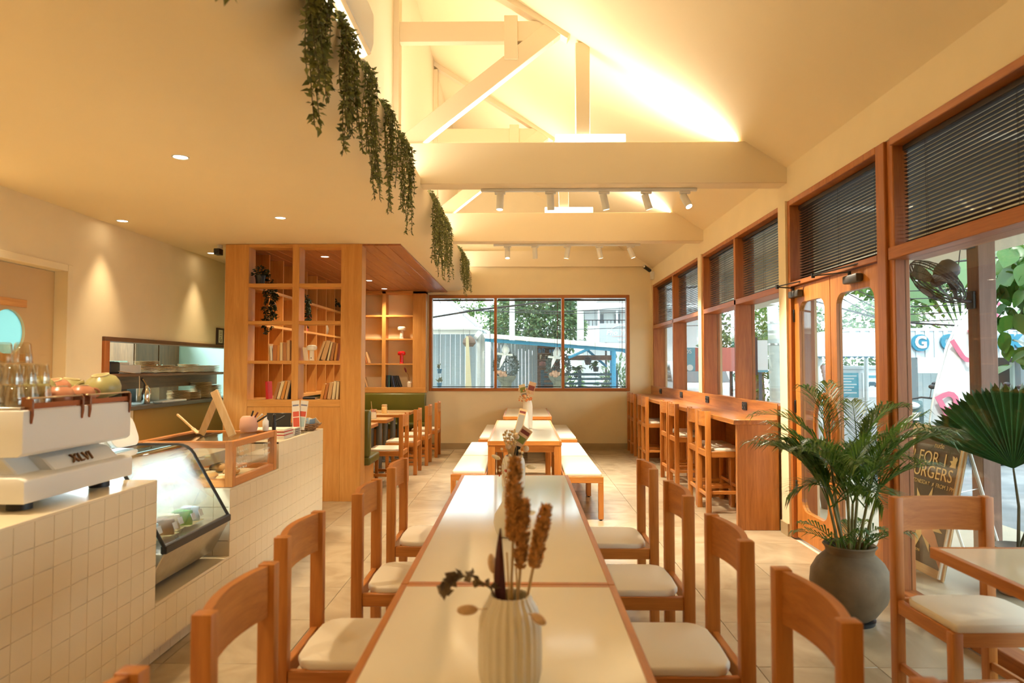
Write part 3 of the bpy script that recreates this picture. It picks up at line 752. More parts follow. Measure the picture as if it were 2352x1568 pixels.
row(-2.27, fy, BOT+.001, [(.0, .034, .175, 'orange', 12), (.042, .030, .18, 'rust', 11), (.08, .042, .19, 'tan', 9), (.13, .034, .205, 'cream', 7), (.168, .028, .20, 'cream', 4)], "on the partition's bottom shelf by the broad stile", 'books on the bottom shelf of the partition')
row(-2.435, Q0+.03, BOT+.001, [(.006, .030, .215, 'black', 0), (.040, .030, .215, 'teal', 0), (.082, .024, .205, 'black', -9), (.110, .024, .205, 'navy', -11), (.138, .024, .205, 'black', -13), (.168, .024, .21, 'black', -16), (.20, .024, .21, 'black', -19)], "on the back bookcase's bottom shelf", 'dark books in the back bookcase')
row(-2.84, Q0+.03, 1.559, [(.0, .03, .17, 'orange', -14), (.04, .03, .17, 'rust', -15), (.085, .036, .205, 'tan', -16)], "on the back bookcase's third shelf", 'books in the back bookcase')
row(-2.84, Q0+.03, BOT+.001, [(.02, .02, .17, 'grey', -14), (.05, .02, .18, 'tan', -15)], "on the back bookcase's bottom shelf by the partition", 'books in the back bookcase')
o = book(-2.47, fy+.02, BOT+.001, .022, .14, .11, 'black', 90, 'black book lying flat on the bottom shelf of the partition', None)
# black box and slim vase on the side bookcase
t = thing('storage_box', 'black storage box on the bottom shelf of the side bookcase', 'box', (-3.18, 9.35, BOT+.001)); MB().box(-3.27, -3.09, 9.27, 9.43, BOT+.001, BOT+.17).build('box_body', M_black, t, bevel=.004); MB().box(-3.275, -3.085, 9.265, 9.435, BOT+.17, BOT+.2).build('lid', M_black, t, bevel=.004)
M_cer = pbr('white_ceramic', (.82, .78, .68), .3)
tag(MB().lathe([(.028, 0), (.036, .02), (.034, .10), (.022, .18), (.012, .24), (.012, .26)], (-3.16, 9.85, BOT+.001), 18).build('vase', M_cer), 'slim white vase on the bottom shelf of the side bookcase', 'vase')
tag(MB().lathe([(.035, 0), (.06, .03), (.068, .10), (.05, .16), (.02, .20), (.024, .23)], (-3.16, 10.88, 2.009), 18).build('vase', pbr('grey_stoneware', (.34, .26, .18), .6)), 'grey stoneware vase on the second shelf of the side bookcase', 'vase')
row(0, 0, 0, [], '', '')
def mush(loc, col, label, s=1.0):
    t = thing('mushroom_lamp', label, 'lamp', loc)
    m_ = pbr('lamp_' + col, {'white': (.84, .80, .72), 'red': (.62, .008, .012)}[col], .22, coat=.3)
    x, y, z = loc
    bs = MB().lathe([(.036*s, 0), (.038*s, .008), (.032*s, .014), (.031*s, .15*s)], (x, y, z), 20).build('base', m_, t)
    MB().lathe([(.031*s, .145*s), (.062*s, .15*s), (.072*s, .165*s), (.072*s, .195*s), (.064*s, .212*s), (.045*s, .222*s), (0, .224*s)], (x, y, z), 24).build('lamp_shade', m_, t)
    MB().lathe([(.006, 0), (.006, .004)], (x, y-.031*s, z+.03), 8, rot=Euler((radians(90), 0, 0)).to_matrix()).build('switch', M_black, bs)
mush((-2.385, P0+.09, 1.569), 'white', 'white mushroom lamp among the books on the third shelf of the partition', .8)
mush((-2.17, Q0+.10, 2.007), 'white', 'white mushroom lamp on the second shelf of the back bookcase', 1.0)
mush((-2.17, Q0+.10, 1.559), 'red', 'red mushroom lamp on the third shelf of the back bookcase', 1.0)
mush((-3.17, 9.94, 2.009), 'red', 'red mushroom lamp on the second shelf of the side bookcase', 1.25)
t = thing('bud_vase', 'small cream bud vase with a dried flower in the back bookcase', 'vase', (-2.02, Q0+.08, BOT+.001))
MB().lathe([(.036, 0), (.042, .01), (.042, .085), (.028, .095), (.028, .112), (.032, .115)], (-2.02, Q0+.08, BOT+.001), 20).build('vase_body', M_cer, t)
MB().tube([(-2.02, Q0+.08, BOT+.10), (-2.04, Q0+.08, BOT+.22), (-2.09, Q0+.075, BOT+.29)], .003, 6).build('stem', pbr('dry_stem', (.35, .20, .08), .8), t)
MB().sph((-2.095, Q0+.075, BOT+.31), (.018, .014, .05), 8, 6, rot=Euler((0, radians(-20), 0)).to_matrix()).build('flower', pbr('dried_maroon', (.18, .03, .03), .8), t)
# things on the nook tables
def jar(x, y, z, r, h, mat, label, lid=None, group=None):
    t = thing('jar', label, 'jar', (x, y, z), group)
    MB().lathe([(r*.92, 0), (r, .008), (r, h*.8), (r*.9, h*.84), (r*.9, h)], (x, y, z), 20).build('jar_body', mat, t)
    if lid: MB().lathe([(r*.95, h), (r*.95, h+.018), (r*.85, h+.022)], (x, y, z), 20).build('lid', lid, t)
    return t
jar(-2.03, 8.80, .75, .033, .085, M_cer, 'short white jar on the nook table nearest the partition', M_white)
jar(-2.21, 11.0, .75, .046, .12, pbr('amber_wax', (.80, .56, .25), .35), 'amber jar standing on the third nook table', W('pale', 'z'))
t = thing('cutlery_cup', 'white cup holding a wooden stick and sachets on the second nook table', 'cup', (-2.15, 9.85, .75))
MB().lathe([(.05, 0), (.055, .01), (.055, .10), (.05, .10), (.05, .02)], (-2.15, 9.85, .75), 22).build('cup_body', M_cer, t)
MB().tube([(-2.15, 9.85, .79), (-2.175, 9.86, 1.0)], .004, 6).build('stick', W('pale', 'z'), t)
for i in range(7): MB().obox((-2.17+.014*i, 9.83+.007*(i % 3), .862), (.012, .002, .028), (R(-.3, .3), R(-.5, .5), R(-.5, .5))).build('sachet', pbr('sachet_%s' % ('kraft', 'pink')[i % 2], ((.62, .36, .15), (.72, .35, .28))[i % 2], .7), t)
# ================================================================== ceiling lights
def downlight(x, y, e, label, z=ZC, w_=True, sz=125):
    t = thing('downlight', label, 'ceiling light', (x, y, z-.03), 'recessed downlights')
    MB().lathe([(.044, -.002), (.05, -.005), (.056, -.004), (.056, .002), (.044, .002)], (x, y, z), 28, caps=False).build('trim_ring', M_white, t)
    MB().lathe([(0, -.001), (.045, -.001)], (x, y, z), 28, caps=False).build('lens', M_down, t)
    light('downlight_beam', 'SPOT', (x, y, z-.02), e, WARM, (0, 0, 0), spot_size=radians(sz), spot_blend=1, shadow_soft_size=.05)
DL = [(-2.262, 4.45, 'recessed downlight in the plain ceiling nearest the vines and camera'), (-3.806, 6.41, 'recessed downlight by the bar wall above the hatch end'), (-2.252, 6.30, 'recessed downlight just before the bookshelf partition'), (-3.793, 8.26, 'recessed downlight by the bar wall beside the ceiling camera')]
for x, y, l in DL: downlight(x, y, 30 if x < -3 else 62, l, sz=62 if x < -3 else 125)
for x, y in ((-2.26, 2.6), (-3.8, 4.56), (-2.26, .75), (-3.8, 2.7), (-3.8, .85), (-2.26, -1.1)): downlight(x, y, 36 if x < -3 else 62, 'recessed plain ceiling downlight above the %s, out of the picture' % {2.6: 'first vine', .75: 'camera', -1.1: 'camera by the end wall', 4.56: 'kitchen door', 2.7: 'espresso machine', .85: 'espresso machine and camera'}[y])
for x, y, l in ((-2.445, 8.41, 'recessed downlight in the boarded ceiling just behind the partition'), (-2.43, 9.6, 'recessed downlight in the boarded ceiling hidden by the partition column'), (-2.42, 10.77, 'recessed downlight in the boarded ceiling, second from the back wall'), (-2.407, 11.9, 'recessed downlight in the boarded ceiling nearest the back wall')):
    downlight(x, y, 55, l, ZC-.022)
def track(y, x0, x1, heads, n):
    z = ZL
    where = 'nearer' if n == 1 else 'farther'
    t = thing('lighting_track', 'white lighting track under the %s roof beam' % where, 'light track', ((x0+x1)/2, y, z-.03), 'lighting tracks under the roof beams')
    MB().box(x0, x1, y-.018, y+.018, z-.028, z-.001).build('track_rail', M_white, t, bevel=.003)
    for i, (x, rx, ry, lit) in enumerate(heads):
        s = thing('track_spotlight', '%s white spotlight from the vine side on the %s track' % (NAMES[i], where), 'spotlight', (x, y, z-.18), 'spotlights on the lighting tracks')
        MB().box(x-.05, x+.05, y-.016, y+.016, z-.052, z-.0285).build('adapter', M_white, s, bevel=.003)
        MB().cyl((x, y, z-.05), (x, y, z-.095), .008, n=8).build('stem', M_white, s)
        Rm = Euler((radians(rx), radians(ry), 0)).to_matrix(); c = Vector((x, y, z-.10)); d = Rm @ Vector((0, 0, -1))
        lh = MB().lathe([(.0, .05), (.028, .048), (.034, .04), (.034, -.10), (.030, -.10), (.028, -.085)], c, 20, caps=False, rot=Rm).build('lamp_head', M_white, s)
        MB().lathe([(0, -.088), (.029, -.088)], c, 20, caps=False, rot=Rm).build('lens', M_down, lh)
        light('track_beam', 'SPOT', c + d*.11, 105, WARM2, Rm.to_euler(), spot_size=radians(75), spot_blend=.7, shadow_soft_size=.03)
track(6.32, -.38, 1.63, [(-.20, -8, 2, 1), (.27, 12, -3, 0), (.77, 5, -12, 0), (1.16, 5, -18, 0), (1.52, -28, -18, 1)], 1)
track(9.18, -.38, 1.60, [(-.19, -12, 0, 1), (.18, 10, -3, 0), (.62, 6, 8, 0), (1.05, 5, -12, 0), (1.47, 0, -22, 0)], 2)
# bright box uplights standing on the beams, and the LED strips
for y, l in ((6.25, 'glowing white box uplight on the nearer roof beam'), (9.10, 'glowing white box uplight on the farther roof beam')):
    t = thing('box_uplight', l, 'uplight', (.62, y-.06, 3.545), 'box uplights on the roof beams')
    MB().box(.31, .95, y-.092, y-.055, 3.547, 3.62).build('diffuser', emis('uplight_glow', (1, .93, .74), 1.5), t, bevel=.004); MB().box(.31, .95, y-.054, y-.03, 3.547, 3.615).build('housing', M_white, t)
    s = thing('led_strip', 'thin LED strip along the top of the %s roof beam' % ('nearer' if y < 7 else 'farther'), 'light strip', (.45, y, 3.546), 'LED strips on the roof beams')
    MB().box(-.95, 2.0, y-.02, y+.02, 3.546, 3.553).build('channel', M_white, s); MB().box(-.95, 2.0, y-.012, y+.012, 3.553, 3.558).build('diffuser', emis('strip_glow', (1, .88, .62), 6), s)

s = thing('led_strip', 'long LED strip lying in the planter ledge behind the vines', 'light strip', (-1.08, 5, ZL), 'LED strips on the roof beams')
MB().box(-1.10, -1.06, YF+.1, YB-.1, ZL+.001, ZL+.03).build('channel', M_white, s); MB().box(-1.095, -1.065, YF+.1, YB-.1, ZL+.03, ZL+.036).build('diffuser', emis('strip_glow', (1, .88, .62), 6), s)
# ================================================================== espresso machine and what stands on it
EZ = .938
t = thing('espresso_machine', 'big white espresso machine with copper cup rails on the service counter', 'espresso machine', (-2.15, 2.98, EZ))
Y0, Y1 = 2.60, 3.33
MB().prism([(-2.44, EZ+.035), (-1.90, EZ+.035), (-1.90, EZ+.125), (-1.93, EZ+.135), (-2.44, EZ+.135)], 'y', Y0, Y1).build('base', M_white, t, bevel=.008, seg=2)
MB().prism([(-2.40, EZ+.13), (-1.99, EZ+.13), (-2.06, EZ+.20), (-2.06, EZ+.22), (-2.40, EZ+.22)], 'y', Y0+.09, Y1-.10).build('waist', M_white, t, bevel=.006)
crest = MB().prism([(-1.95, EZ+.128), (-1.93, EZ+.128), (-1.985, EZ+.185), (-2.05, EZ+.20), (-2.05, EZ+.128)], 'y', Y0+.22, Y1-.06).build('crest', M_white, t, bevel=.006)
MB().prism([(-2.46, EZ+.21), (-1.945, EZ+.21), (-1.925, EZ+.225), (-1.925, EZ+.392), (-2.46, EZ+.392)], 'y', Y0+.02, Y1+.02).build('upper_body', M_white, t, bevel=.007, seg=2)
for y in (Y0+.10, Y1-.12):
    for x in (-1.99, -2.36): MB().lathe([(.045, 0), (.045, .02), (.04, .036)], (x, y, EZ), 14).build('foot', M_black, t)
M_cop = pbr('smoked_copper', (.30, .13, .07), .25, .8)
text('lettering', 'XLVI', pbr('bronze_letters', (.25, .12, .05), .35, .7), crest, (-1.955, 3.02, EZ+.162), .064, Matrix(((0, -.70, .71), (1, 0, 0), (0, .71, .70))), .004, shear=.25, spacing=1.1)
RZ = EZ + .392
def rail(y0, y1):
    m = MB(); m.box(-1.935, -1.929, y0, y1, RZ+.004, RZ+.026); m.build('rail_panel', pbr('copper_acrylic', (.38, .12, .05), .12), t)
    MB().box(-1.940, -1.924, y0-.01, y1+.01, RZ+.042, RZ+.049).build('rail_bar', pbr('brushed_bronze', (.62, .47, .28), .3, .9), t, bevel=.002)
    for y in (y0, y1):
        MB().prism([(-1.96, RZ+.01), (-1.922, RZ-.055), (-1.916, RZ-.02), (-1.916, RZ+.038), (-1.93, RZ+.051), (-1.96, RZ+.051)], 'y', y-.006, y+.006).build('rail_bracket', M_cop, t, bevel=.001)
rail(2.66, 2.97); rail(3.02, 3.33)
MB().box(-2.45, -1.945, Y0+.03, Y1+.01, RZ, RZ+.012).build('cup_tray', M_steel, t, bevel=.002)
MB().tube([(-2.05, 2.60, EZ+.10), (-2.0, 2.52, EZ+.11), (-1.97, 2.49, EZ+.06), (-1.99, 2.52, EZ+.02), (-2.08, 2.56, EZ+.004)], .006, 8).build('power_cable', M_black, t)
TZ = RZ + .0125
# tumblers, upside down in two and three layers
M_tum = glass('tumbler_glass', (.965, .94, .87), 1.5, 4.0)
def tumbler(x, y, z, label):
    o = MB().lathe([(.036, 0), (.037, .004), (.029, .078), (.024, .084), (.0, .084)], (0, 0, 0), 14, caps=False).lathe([(.033, 0), (.026, .076), (0, .077)], (0, 0, 0), 14, caps=False).build('glass_tumbler', M_tum, org=(0, 0, 0))
    o.location = (x, y, z); return tag(o, label, 'glass', 'upturned tumblers on the espresso machine')
tb = None
for k, (nx, ny, x0, y0) in enumerate(((4, 3, -2.25, 2.69), (3, 3, -2.19, 2.70), (2, 1, -2.13, 2.75))):
    for i in range(nx):
        for j in range(ny):
            loc = (x0 + .079*i + (.0 if k < 2 else .02), y0 + .079*j, TZ + .086*k)
            lab = 'clear tumbler, %s layer, %s row from the copper rail, %s from the camera' % (('bottom', 'second', 'top')[k], ORDN[nx-1-i], ORDN[j])
            if tb is None: tb = tumbler(*loc, lab)
            else:
                c = clone(tb, loc); c['label'] = lab
def cup(x, y, z, col, label, tilt=(180, 0, 0), s=1.0):
    m_ = pbr('cup_' + col, {'green': (.42, .38, .15), 'pink': (.52, .21, .105), 'olive': (.36, .33, .12)}[col], .3, var=.05, scale=9)
    t = thing('coffee_cup', label, 'cup', (x, y, z), 'upturned cups on the espresso machine')
    Rm = Euler([radians(a) for a in tilt]).to_matrix(); c = Vector((x, y, z + .066*s))
    pr = [(.024, 0), (.026, .004), (.042, .012), (.051, .03), (.053, .048), (.049, .066), (.046, .066), (.049, .048), (.047, .03), (.038, .016), (0, .014)]
    MB().lathe([(r*s, h*s) for r, h in pr], c, 24, rot=Rm).build('cup_body', m_, t)
    pts = [Vector((.048*s + .024*s*sin(radians(a)), 0, .034*s + .018*s*cos(radians(a)))) for a in range(0, 181, 20)]
    MB().tube([c + Rm @ p for p in pts], .006*s, 6).build('handle', m_, t)
    MB().lathe([(.020*s, -.0005), (.026*s, -.0005), (.026*s, .003*s), (.020*s, .003*s)], c, 20, rot=Rm, caps=False).build('foot_ring', pbr('cup_ring', (.70, .58, .32), .5), t)
cup(-2.02, 2.965, TZ, 'pink', 'terracotta pink upturned cup behind the first copper rail', (180, 0, 90), 1.12)
cup(-2.02, 3.11, TZ, 'pink', 'terracotta pink upturned cup behind the gap between the copper rails', (180, 0, 60), 1.12)
cup(-2.03, 3.265, TZ+.02, 'green', 'large sage green upturned cup behind the second copper rail', (168, 8, 200), 1.5)
cup(-2.15, 2.99, TZ+.022, 'olive', 'sage upturned cup beside the tumblers', (165, 10, 120), 1.3)
cup(-2.15, 3.115, TZ+.018, 'pink', 'pink upturned cup half hidden in the second row', (165, -8, 150), 1.2)
cup(-2.17, 3.27, TZ+.012, 'green', 'sage green upturned cup at the far end of the second row', (172, -4, 250), 1.35)
# white moulded casing between the machine and the cake box
t = thing('payment_terminal', 'white moulded casing with a hand hole behind the glass cabinet', 'appliance', (-2.36, 4.0, 1.02))
cs = rounded(-.13, .13, 0, .17, .05)
m = MB(); inn = rounded(-.05, .05, .09, .135, .02); out_ = rounded(-.14, .14, 0, .18, .06); ring_panel(m, out_, inn, -2.30, -2.33)
m.v = [(v[0] - (v[2])*.35, v[1] + 3.98, v[2] + 1.034) for v in m.v]; m.build('front_shell', M_white, t, bevel=.004, smooth=True)
m = MB().prism([(-2.50, 1.034), (-2.34, 1.034), (-2.40, 1.16), (-2.46, 1.18), (-2.50, 1.11)], 'y', 3.83, 4.13); m.build('rear_shell', M_white, t, bevel=.012, seg=2)
# ================================================================== curved glass cake fridge
FY0, FY1 = 3.46, 4.21
t = thing('cake_fridge', 'curved glass cake fridge set into the service counter', 'display fridge', (-2.1, 3.84, .322))
gp = [(-2.46, 1.02), (-2.12, 1.02)] + [(-2.12 + .115*sin(radians(a)), .905 + .115*cos(radians(a))) for a in (15, 30, 45, 60, 68)] + [(-1.80, .58)]
def strip(y0, y1, pts, th):
    m = MB(); n = len(pts); vs = []
    for x, z in pts: vs += [(x, y0, z), (x, y1, z)]
    m.add(vs, [(2*i, 2*i+1, 2*i+3, 2*i+2) for i in range(n-1)]); return m
strip(FY0+.004, FY1-.004, gp, 0).build('front_glass', glass('curved_glass', (.93, .97, .98), 1.5, 4.0), t, ang=60)
# condensation plus painted-in window reflection inside the curved pane: fogged in the middle, clear along the edges
mf = bpy.data.materials.new('fog_and_reflection'); mf.use_nodes = True; nt = mf.node_tree; nt.nodes.clear()
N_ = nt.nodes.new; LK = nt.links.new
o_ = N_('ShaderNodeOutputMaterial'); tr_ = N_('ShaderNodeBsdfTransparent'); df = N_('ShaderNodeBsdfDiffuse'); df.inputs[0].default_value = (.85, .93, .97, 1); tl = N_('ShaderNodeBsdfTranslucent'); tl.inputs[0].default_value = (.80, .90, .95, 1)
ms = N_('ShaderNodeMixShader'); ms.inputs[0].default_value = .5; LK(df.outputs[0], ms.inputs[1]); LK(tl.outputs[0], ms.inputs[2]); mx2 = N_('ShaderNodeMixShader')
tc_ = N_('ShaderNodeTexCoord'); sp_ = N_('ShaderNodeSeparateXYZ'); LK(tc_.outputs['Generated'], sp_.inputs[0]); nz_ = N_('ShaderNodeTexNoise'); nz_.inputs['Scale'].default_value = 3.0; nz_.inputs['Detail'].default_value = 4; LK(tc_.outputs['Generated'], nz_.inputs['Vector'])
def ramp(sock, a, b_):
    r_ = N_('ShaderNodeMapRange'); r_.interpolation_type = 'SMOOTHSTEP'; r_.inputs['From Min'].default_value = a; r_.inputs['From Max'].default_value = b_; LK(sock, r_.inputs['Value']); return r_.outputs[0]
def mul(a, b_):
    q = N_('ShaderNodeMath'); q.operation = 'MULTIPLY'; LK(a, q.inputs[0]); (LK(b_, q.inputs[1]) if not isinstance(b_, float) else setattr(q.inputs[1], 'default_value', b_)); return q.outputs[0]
fog_reflection_mask = mul(mul(ramp(sp_.outputs['Y'], .97, .78), ramp(sp_.outputs['Z'], .15, .50)), mul(ramp(nz_.outputs['Fac'], .10, .5), .85))
LK(fog_reflection_mask, mx2.inputs[0]); LK(tr_.outputs[0], mx2.inputs[1]); LK(ms.outputs[0], mx2.inputs[2]); LK(mx2.outputs[0], o_.inputs[0])
strip(FY0+.01, FY1-.01, [(x-.004, z-.003) for x, z in gp], 0).build('fog_and_reflection', mf, t, ang=60)
for y in (FY0, FY1):
    MB().tube([(x, y, z) for x, z in gp], .0095, 8).build('edge_trim', M_black, t)
    MB().prism(gp + [(-2.46, .58)], 'y', y-.003, y+.003).build('side_glass', M_dglass, t)
MB().box(-1.822, -1.79, FY0-.008, FY1+.008, .555, .595).build('sill_trim', M_black, t, bevel=.004)
MB().prism([(-2.46, .36), (-1.93, .36), (-1.90, .37), (-1.80, .555), (-2.46, .575)], 'y', FY0-.005, FY1+.005).build('plinth', M_steel, t, bevel=.004)
MB().box(-2.44, -1.98, FY0+.02, FY1-.02, .326, .362).build('base_frame', M_black, t)
MB().box(-2.42, -2.03, FY0+.01, FY1-.01, .775, .783).build('shelf', M_dglass, t)
MB().box(-2.47, -2.44, FY0, FY1, .575, 1.025).build('rear_door', pbr('fridge_back', (.50, .56, .58), .3), t)
MB().box(-2.46, -2.40, FY0+.02, FY1-.02, .99, 1.012).build('lamp_tube', emis('fridge_lamp', (.86, .97, 1), 7), t, bevel=.004)
light('fridge_lamp_light', 'AREA', (-2.30, (FY0+FY1)/2, 1.0), 8, (.82, .95, 1), (0, 0, 0), shape='RECTANGLE', size=.12, size_y=.6)
FD = [('green', (.08, .32, .06)), ('silver', (.48, .60, .66)), ('brown', (.20, .10, .045)), ('yellow', (.62, .48, .16)), ('teal', (.05, .28, .27)), ('cream', (.66, .54, .32))]
k = 0
for (x, y, z, a) in [(-1.98, 3.55, .5765, 10), (-2.0, 3.66, .5765, -12), (-1.97, 3.77, .5765, 6), (-2.0, 3.89, .5765, -8), (-1.98, 4.0, .5765, 14), (-1.99, 4.11, .5765, -5), (-2.18, 3.6, .5765, 8), (-2.2, 3.78, .5765, -10), (-2.2, 3.95, .5765, 5), (-2.16, 3.56, .784, 0), (-2.2, 3.75, .784, 12), (-2.18, 3.95, .784, -9)]:
    nm, c_ = FD[[0, 1, 2, 5, 0, 1, 4, 3, 1, 2, 3, 5][k]]
    lv = 'top shelf' if z > .7 else ('floor, front row' if x > -2.1 else 'floor, back row')
    tt = thing('wrapped_cake', '%s wrapped cake slice on the fridge %s, %s from the espresso machine' % (nm, lv, ORD[k if k < 6 else (k-6 if k < 9 else k-9)]), 'cake', (x, y, z), 'wrapped cakes in the glass fridge')
    hh = .085
    m = MB().prism([(x-.05, y-.04), (x+.055, y-.008), (x+.055, y+.008), (x-.05, y+.04)], 'z', z, z+hh); m.build('slice', pbr('cake_' + nm, c_, .6, var=.2, scale=30), tt, bevel=.004)
    MB().box(x-.056, x+.06, y-.044, y+.044, z, z+.002).build('board', pbr('gold_board', (.6, .45, .2), .4), tt)
    MB().obox((x+.062, y, z+.05), (.0012, .022, .02), (0, radians(-20), 0)).build('price_card', M_white, tt)
    k += 1
# ================================================================== wooden pastry box
CY0, CY1, CX0, CX1, CZ0, CZ1 = 4.29, 5.06, -2.44, -1.815, .742, 1.03
t = thing('pastry_case', 'glazed wooden pastry case standing on the lower step of the counter', 'display case', (-2.13, 4.68, CZ0))
e = .05
for x in (CX0, CX1-e):
    for y in (CY0, CY1-e): MB().box(x, x+e, y, y+e, CZ0+.002, CZ1).build('corner_post', W('teak', 'z'), t, bevel=.002)
for z0, z1 in ((CZ0+.001, CZ0+.052), (CZ1-.042, CZ1)):
    for x in (CX0+.002, CX1-.042): MB().box(x, x+.04, CY0+e, CY1-e, z0, z1-.0015).build('rail', W('teak', 'y'), t, bevel=.002)
    for y in (CY0+.002, CY1-.042): MB().box(CX0+e, CX1-e, y, y+.04, z0, z1-.0015).build('rail', W('teak', 'x'), t, bevel=.002)
MB().box(CX1-.024, CX1-.020, CY0+e, CY1-e, CZ0+.05, CZ1-.04).build('front_pane', M_dglass, t)
MB().box(CX0+e, CX1-e, CY0+.02, CY0+.024, CZ0+.05, CZ1-.04).build('side_pane', M_dglass, t)
MB().box(CX0+.03, CX1-.03, CY0+.03, CY1-.03, CZ1-.012, CZ1-.008).build('top_pane', M_dglass, t)
MB().box(CX0+.03, CX1-.03, CY0+.03, CY1-.03, CZ0+.004, CZ0+.016).build('tray', pbr('crumb_paper', (.72, .60, .40), .7, var=.22, scale=25), t)
wm = pbr('glass_lettering', (.85, .82, .72), .5)
for y0, y1, k in ((4.40, 4.56, 5), (4.84, 4.97, 4)):
    for i in range(k):
        m = MB(); z = .985 - .036*i; q = [(CX1-.0185, y0 + (y1-y0)*j/14 + .006*sin(j*1.9+i), z + .008*sin(j*2.4 + i*2)) for j in range(15)]
        m.tube(q, .0014, 4).build('chalk_scroll', wm, t)
M_bread = pbr('baked_crust', (.58, .30, .09), .6, var=.25, scale=18, bump=.3, bscale=40)
for i, (x, y, z, rx, ry, rz, lab) in enumerate(((-1.98, 4.66, 0, .05, .085, .028, 'flat golden pastry at the front of the case'), (-2.06, 4.50, 0, .055, .075, .025, 'flat brown pastry at the near end of the case'), (-2.14, 4.82, 0, .06, .07, .03, 'round golden pastry at the back of the case'), (-1.96, 4.48, 0, .04, .05, .016, 'small broken pastry near the corner post'))):
    z = CZ0 + .018
    tt = thing('pastry', lab, 'pastry', (x, y, z), 'pastries in the wooden case')
    MB().sph((x, y, z + rz), (rx, ry, rz), 16, 8).build('crust', M_bread, tt)
    m = MB()
    for j in range(3): m.tube([(x-rx*.5, y-ry*.4+j*ry*.4, z+rz*1.90), (x, y-ry*.36+j*ry*.4, z+rz*1.98), (x+rx*.5, y-ry*.3+j*ry*.4, z+rz*1.88)], .003, 5)
    m.build('slash', pbr('pale_crumb', (.78, .62, .36), .8), tt)
tag(MB().box(-2.37, -2.12, 4.37, 4.97, CZ0+.09, CZ0+.165).box(-2.37, -2.35, 4.40, 4.94, CZ0+.018, CZ0+.09).build('wooden_riser', pbr('greyed_board', (.38, .28, .17), .7, var=.1)), 'greyed wooden riser inside the pastry case', 'riser')
# easel menu holder standing on the case
t = thing('menu_easel', 'small pale wooden A-frame easel standing on the pastry case', 'easel', (-2.05, 4.72, CZ1))
MB().beam((-1.93, 4.55, CZ1+.009), (-2.08, 4.60, 1.335), .05, .022, (0, 1, 0)).build('front_board', W('pale', 'z'), t, bevel=.002)
MB().beam((-2.20, 4.68, CZ1+.006), (-2.075, 4.61, 1.27), .045, .012, (0, 1, 0)).build('rear_leg', W('pale', 'z'), t, bevel=.002)
MB().beam((-2.30, 4.78, CZ1+.03), (-2.46, 4.86, CZ1+.13), .012, .012).build('wooden_spoon', W('pale', 'x'), tag(thing('serving_stick', 'thin wooden stick slanting up behind the easel', 'utensil', (-2.3, 4.78, CZ1))))
t = bpy.data.objects['serving_stick']
MB().beam((-2.26, 4.76, CZ1+.004), (-2.31, 4.785, CZ1+.036), .03, .008).build('stick_end', W('pale', 'x'), t)
# small things at the end of the case and on the top step
SZ_ = .9365
t = thing('basket_of_pens', 'pink pouch with dark pens sticking out beside the easel', 'pouch', (-1.99, 4.98, CZ1))
MB().lathe([(.055, 0), (.065, .03), (.06, .09), (.045, .11)], (-1.99, 4.97, CZ1), 14).build('pouch_body', pbr('pink_cloth', (.66, .38, .28), .8), t)
for i in range(4): MB().cyl((-1.99+.01*i, 4.97, CZ1+.05), (-1.95+.03*i, 4.95+.01*i, CZ1+.15-.012*i), .006, n=8).build('pen', (M_black, pbr('maroon_pen', (.14, .02, .02), .4), M_white, M_black)[i], t)
tag(MB().lathe([(.02, 0), (.022, .01), (.022, .07), (.010, .085), (.009, .11)], (-1.885, 5.02, CZ1+.001), 14).build('spray_bottle', M_white), 'small white bottle at the far end of the pastry case', 'bottle')
t = thing('pepper_figure', 'little dark figurine standing beside the white bottle', 'figurine', (-1.87, 5.09, SZ_))
MB().lathe([(.018, 0), (.02, .02), (.013, .08), (.018, .13), (.01, .17), (.014, .2), (0, .215)], (-1.87, 5.15, SZ_), 12).build('figure_body', M_black, t)
MB().tube([(-1.87, 5.15, SZ_+.15), (-1.83, 5.16, SZ_+.17), (-1.80, 5.18, SZ_+.19)], .007, 6).build('figure_arm', M_black, t)
t0 = None
for i in range(9):
    yy, z = 5.42, SZ_ + .0085*i
    c_ = ('menu_red', (.50, .03, .02)) if i in (3, 6) else ('menu_white', (.80, .72, .60))
    m = MB().obox((-2.0, yy, z+.0042), (.15, .105, .0036), (0, 0, R(-.06, .06)))
    o = m.build('booklet', pbr(*c_, .5)); tag(o, '%s white booklet from the bottom in the pile on the top step' % (ORDN + ['ninth'])[i] if i not in (3, 6) else '%s red-edged booklet from the bottom in the pile on the top step' % (ORDN + ['ninth'])[i], 'booklet', 'booklets piled on the counter')
for i in range(4):
    z = SZ_ + .015*i
    t = thing('ring_binder', '%s spiral bound menu from the bottom beside the booklets' % ORDN[i], 'menu', (-1.98, 5.66, z), 'spiral menus on the counter')
    pg_ = MB().obox((-1.99, 5.66, z+.0065), (.13, .085, .0058), (0, 0, .03*i-.05)).build('pages', pbr('menu_white', (.80, .72, .60), .5), t)
    for j in range(7): MB().tube([(-1.858 + .004*cos(a), 5.60+.018*j, z+.006 + .007*sin(a)) for a in [2*pi*q/8 for q in range(9)]], .0012, 4).build('coil', M_dark, pg_)
t = thing('tablet_stand', 'black tablet stand seen from behind on the top step', 'tablet', (-2.10, 5.83, SZ_))
MB().obox((-2.08, 5.83, SZ_+.095), (.105, .008, .075), (radians(-14), 0, 0)).build('tablet', M_black, t, bevel=.004)
MB().obox((-2.08, 5.86, SZ_+.012), (.07, .05, .012)).build('stand_foot', M_black, t, bevel=.004)
t = thing('leaflet_holder', 'clear holder with two white and red leaflets beside the tablet', 'leaflet holder', (-1.93, 5.80, SZ_))
M_leafl = pbr('leaflet_white', (.80, .76, .70), .5)
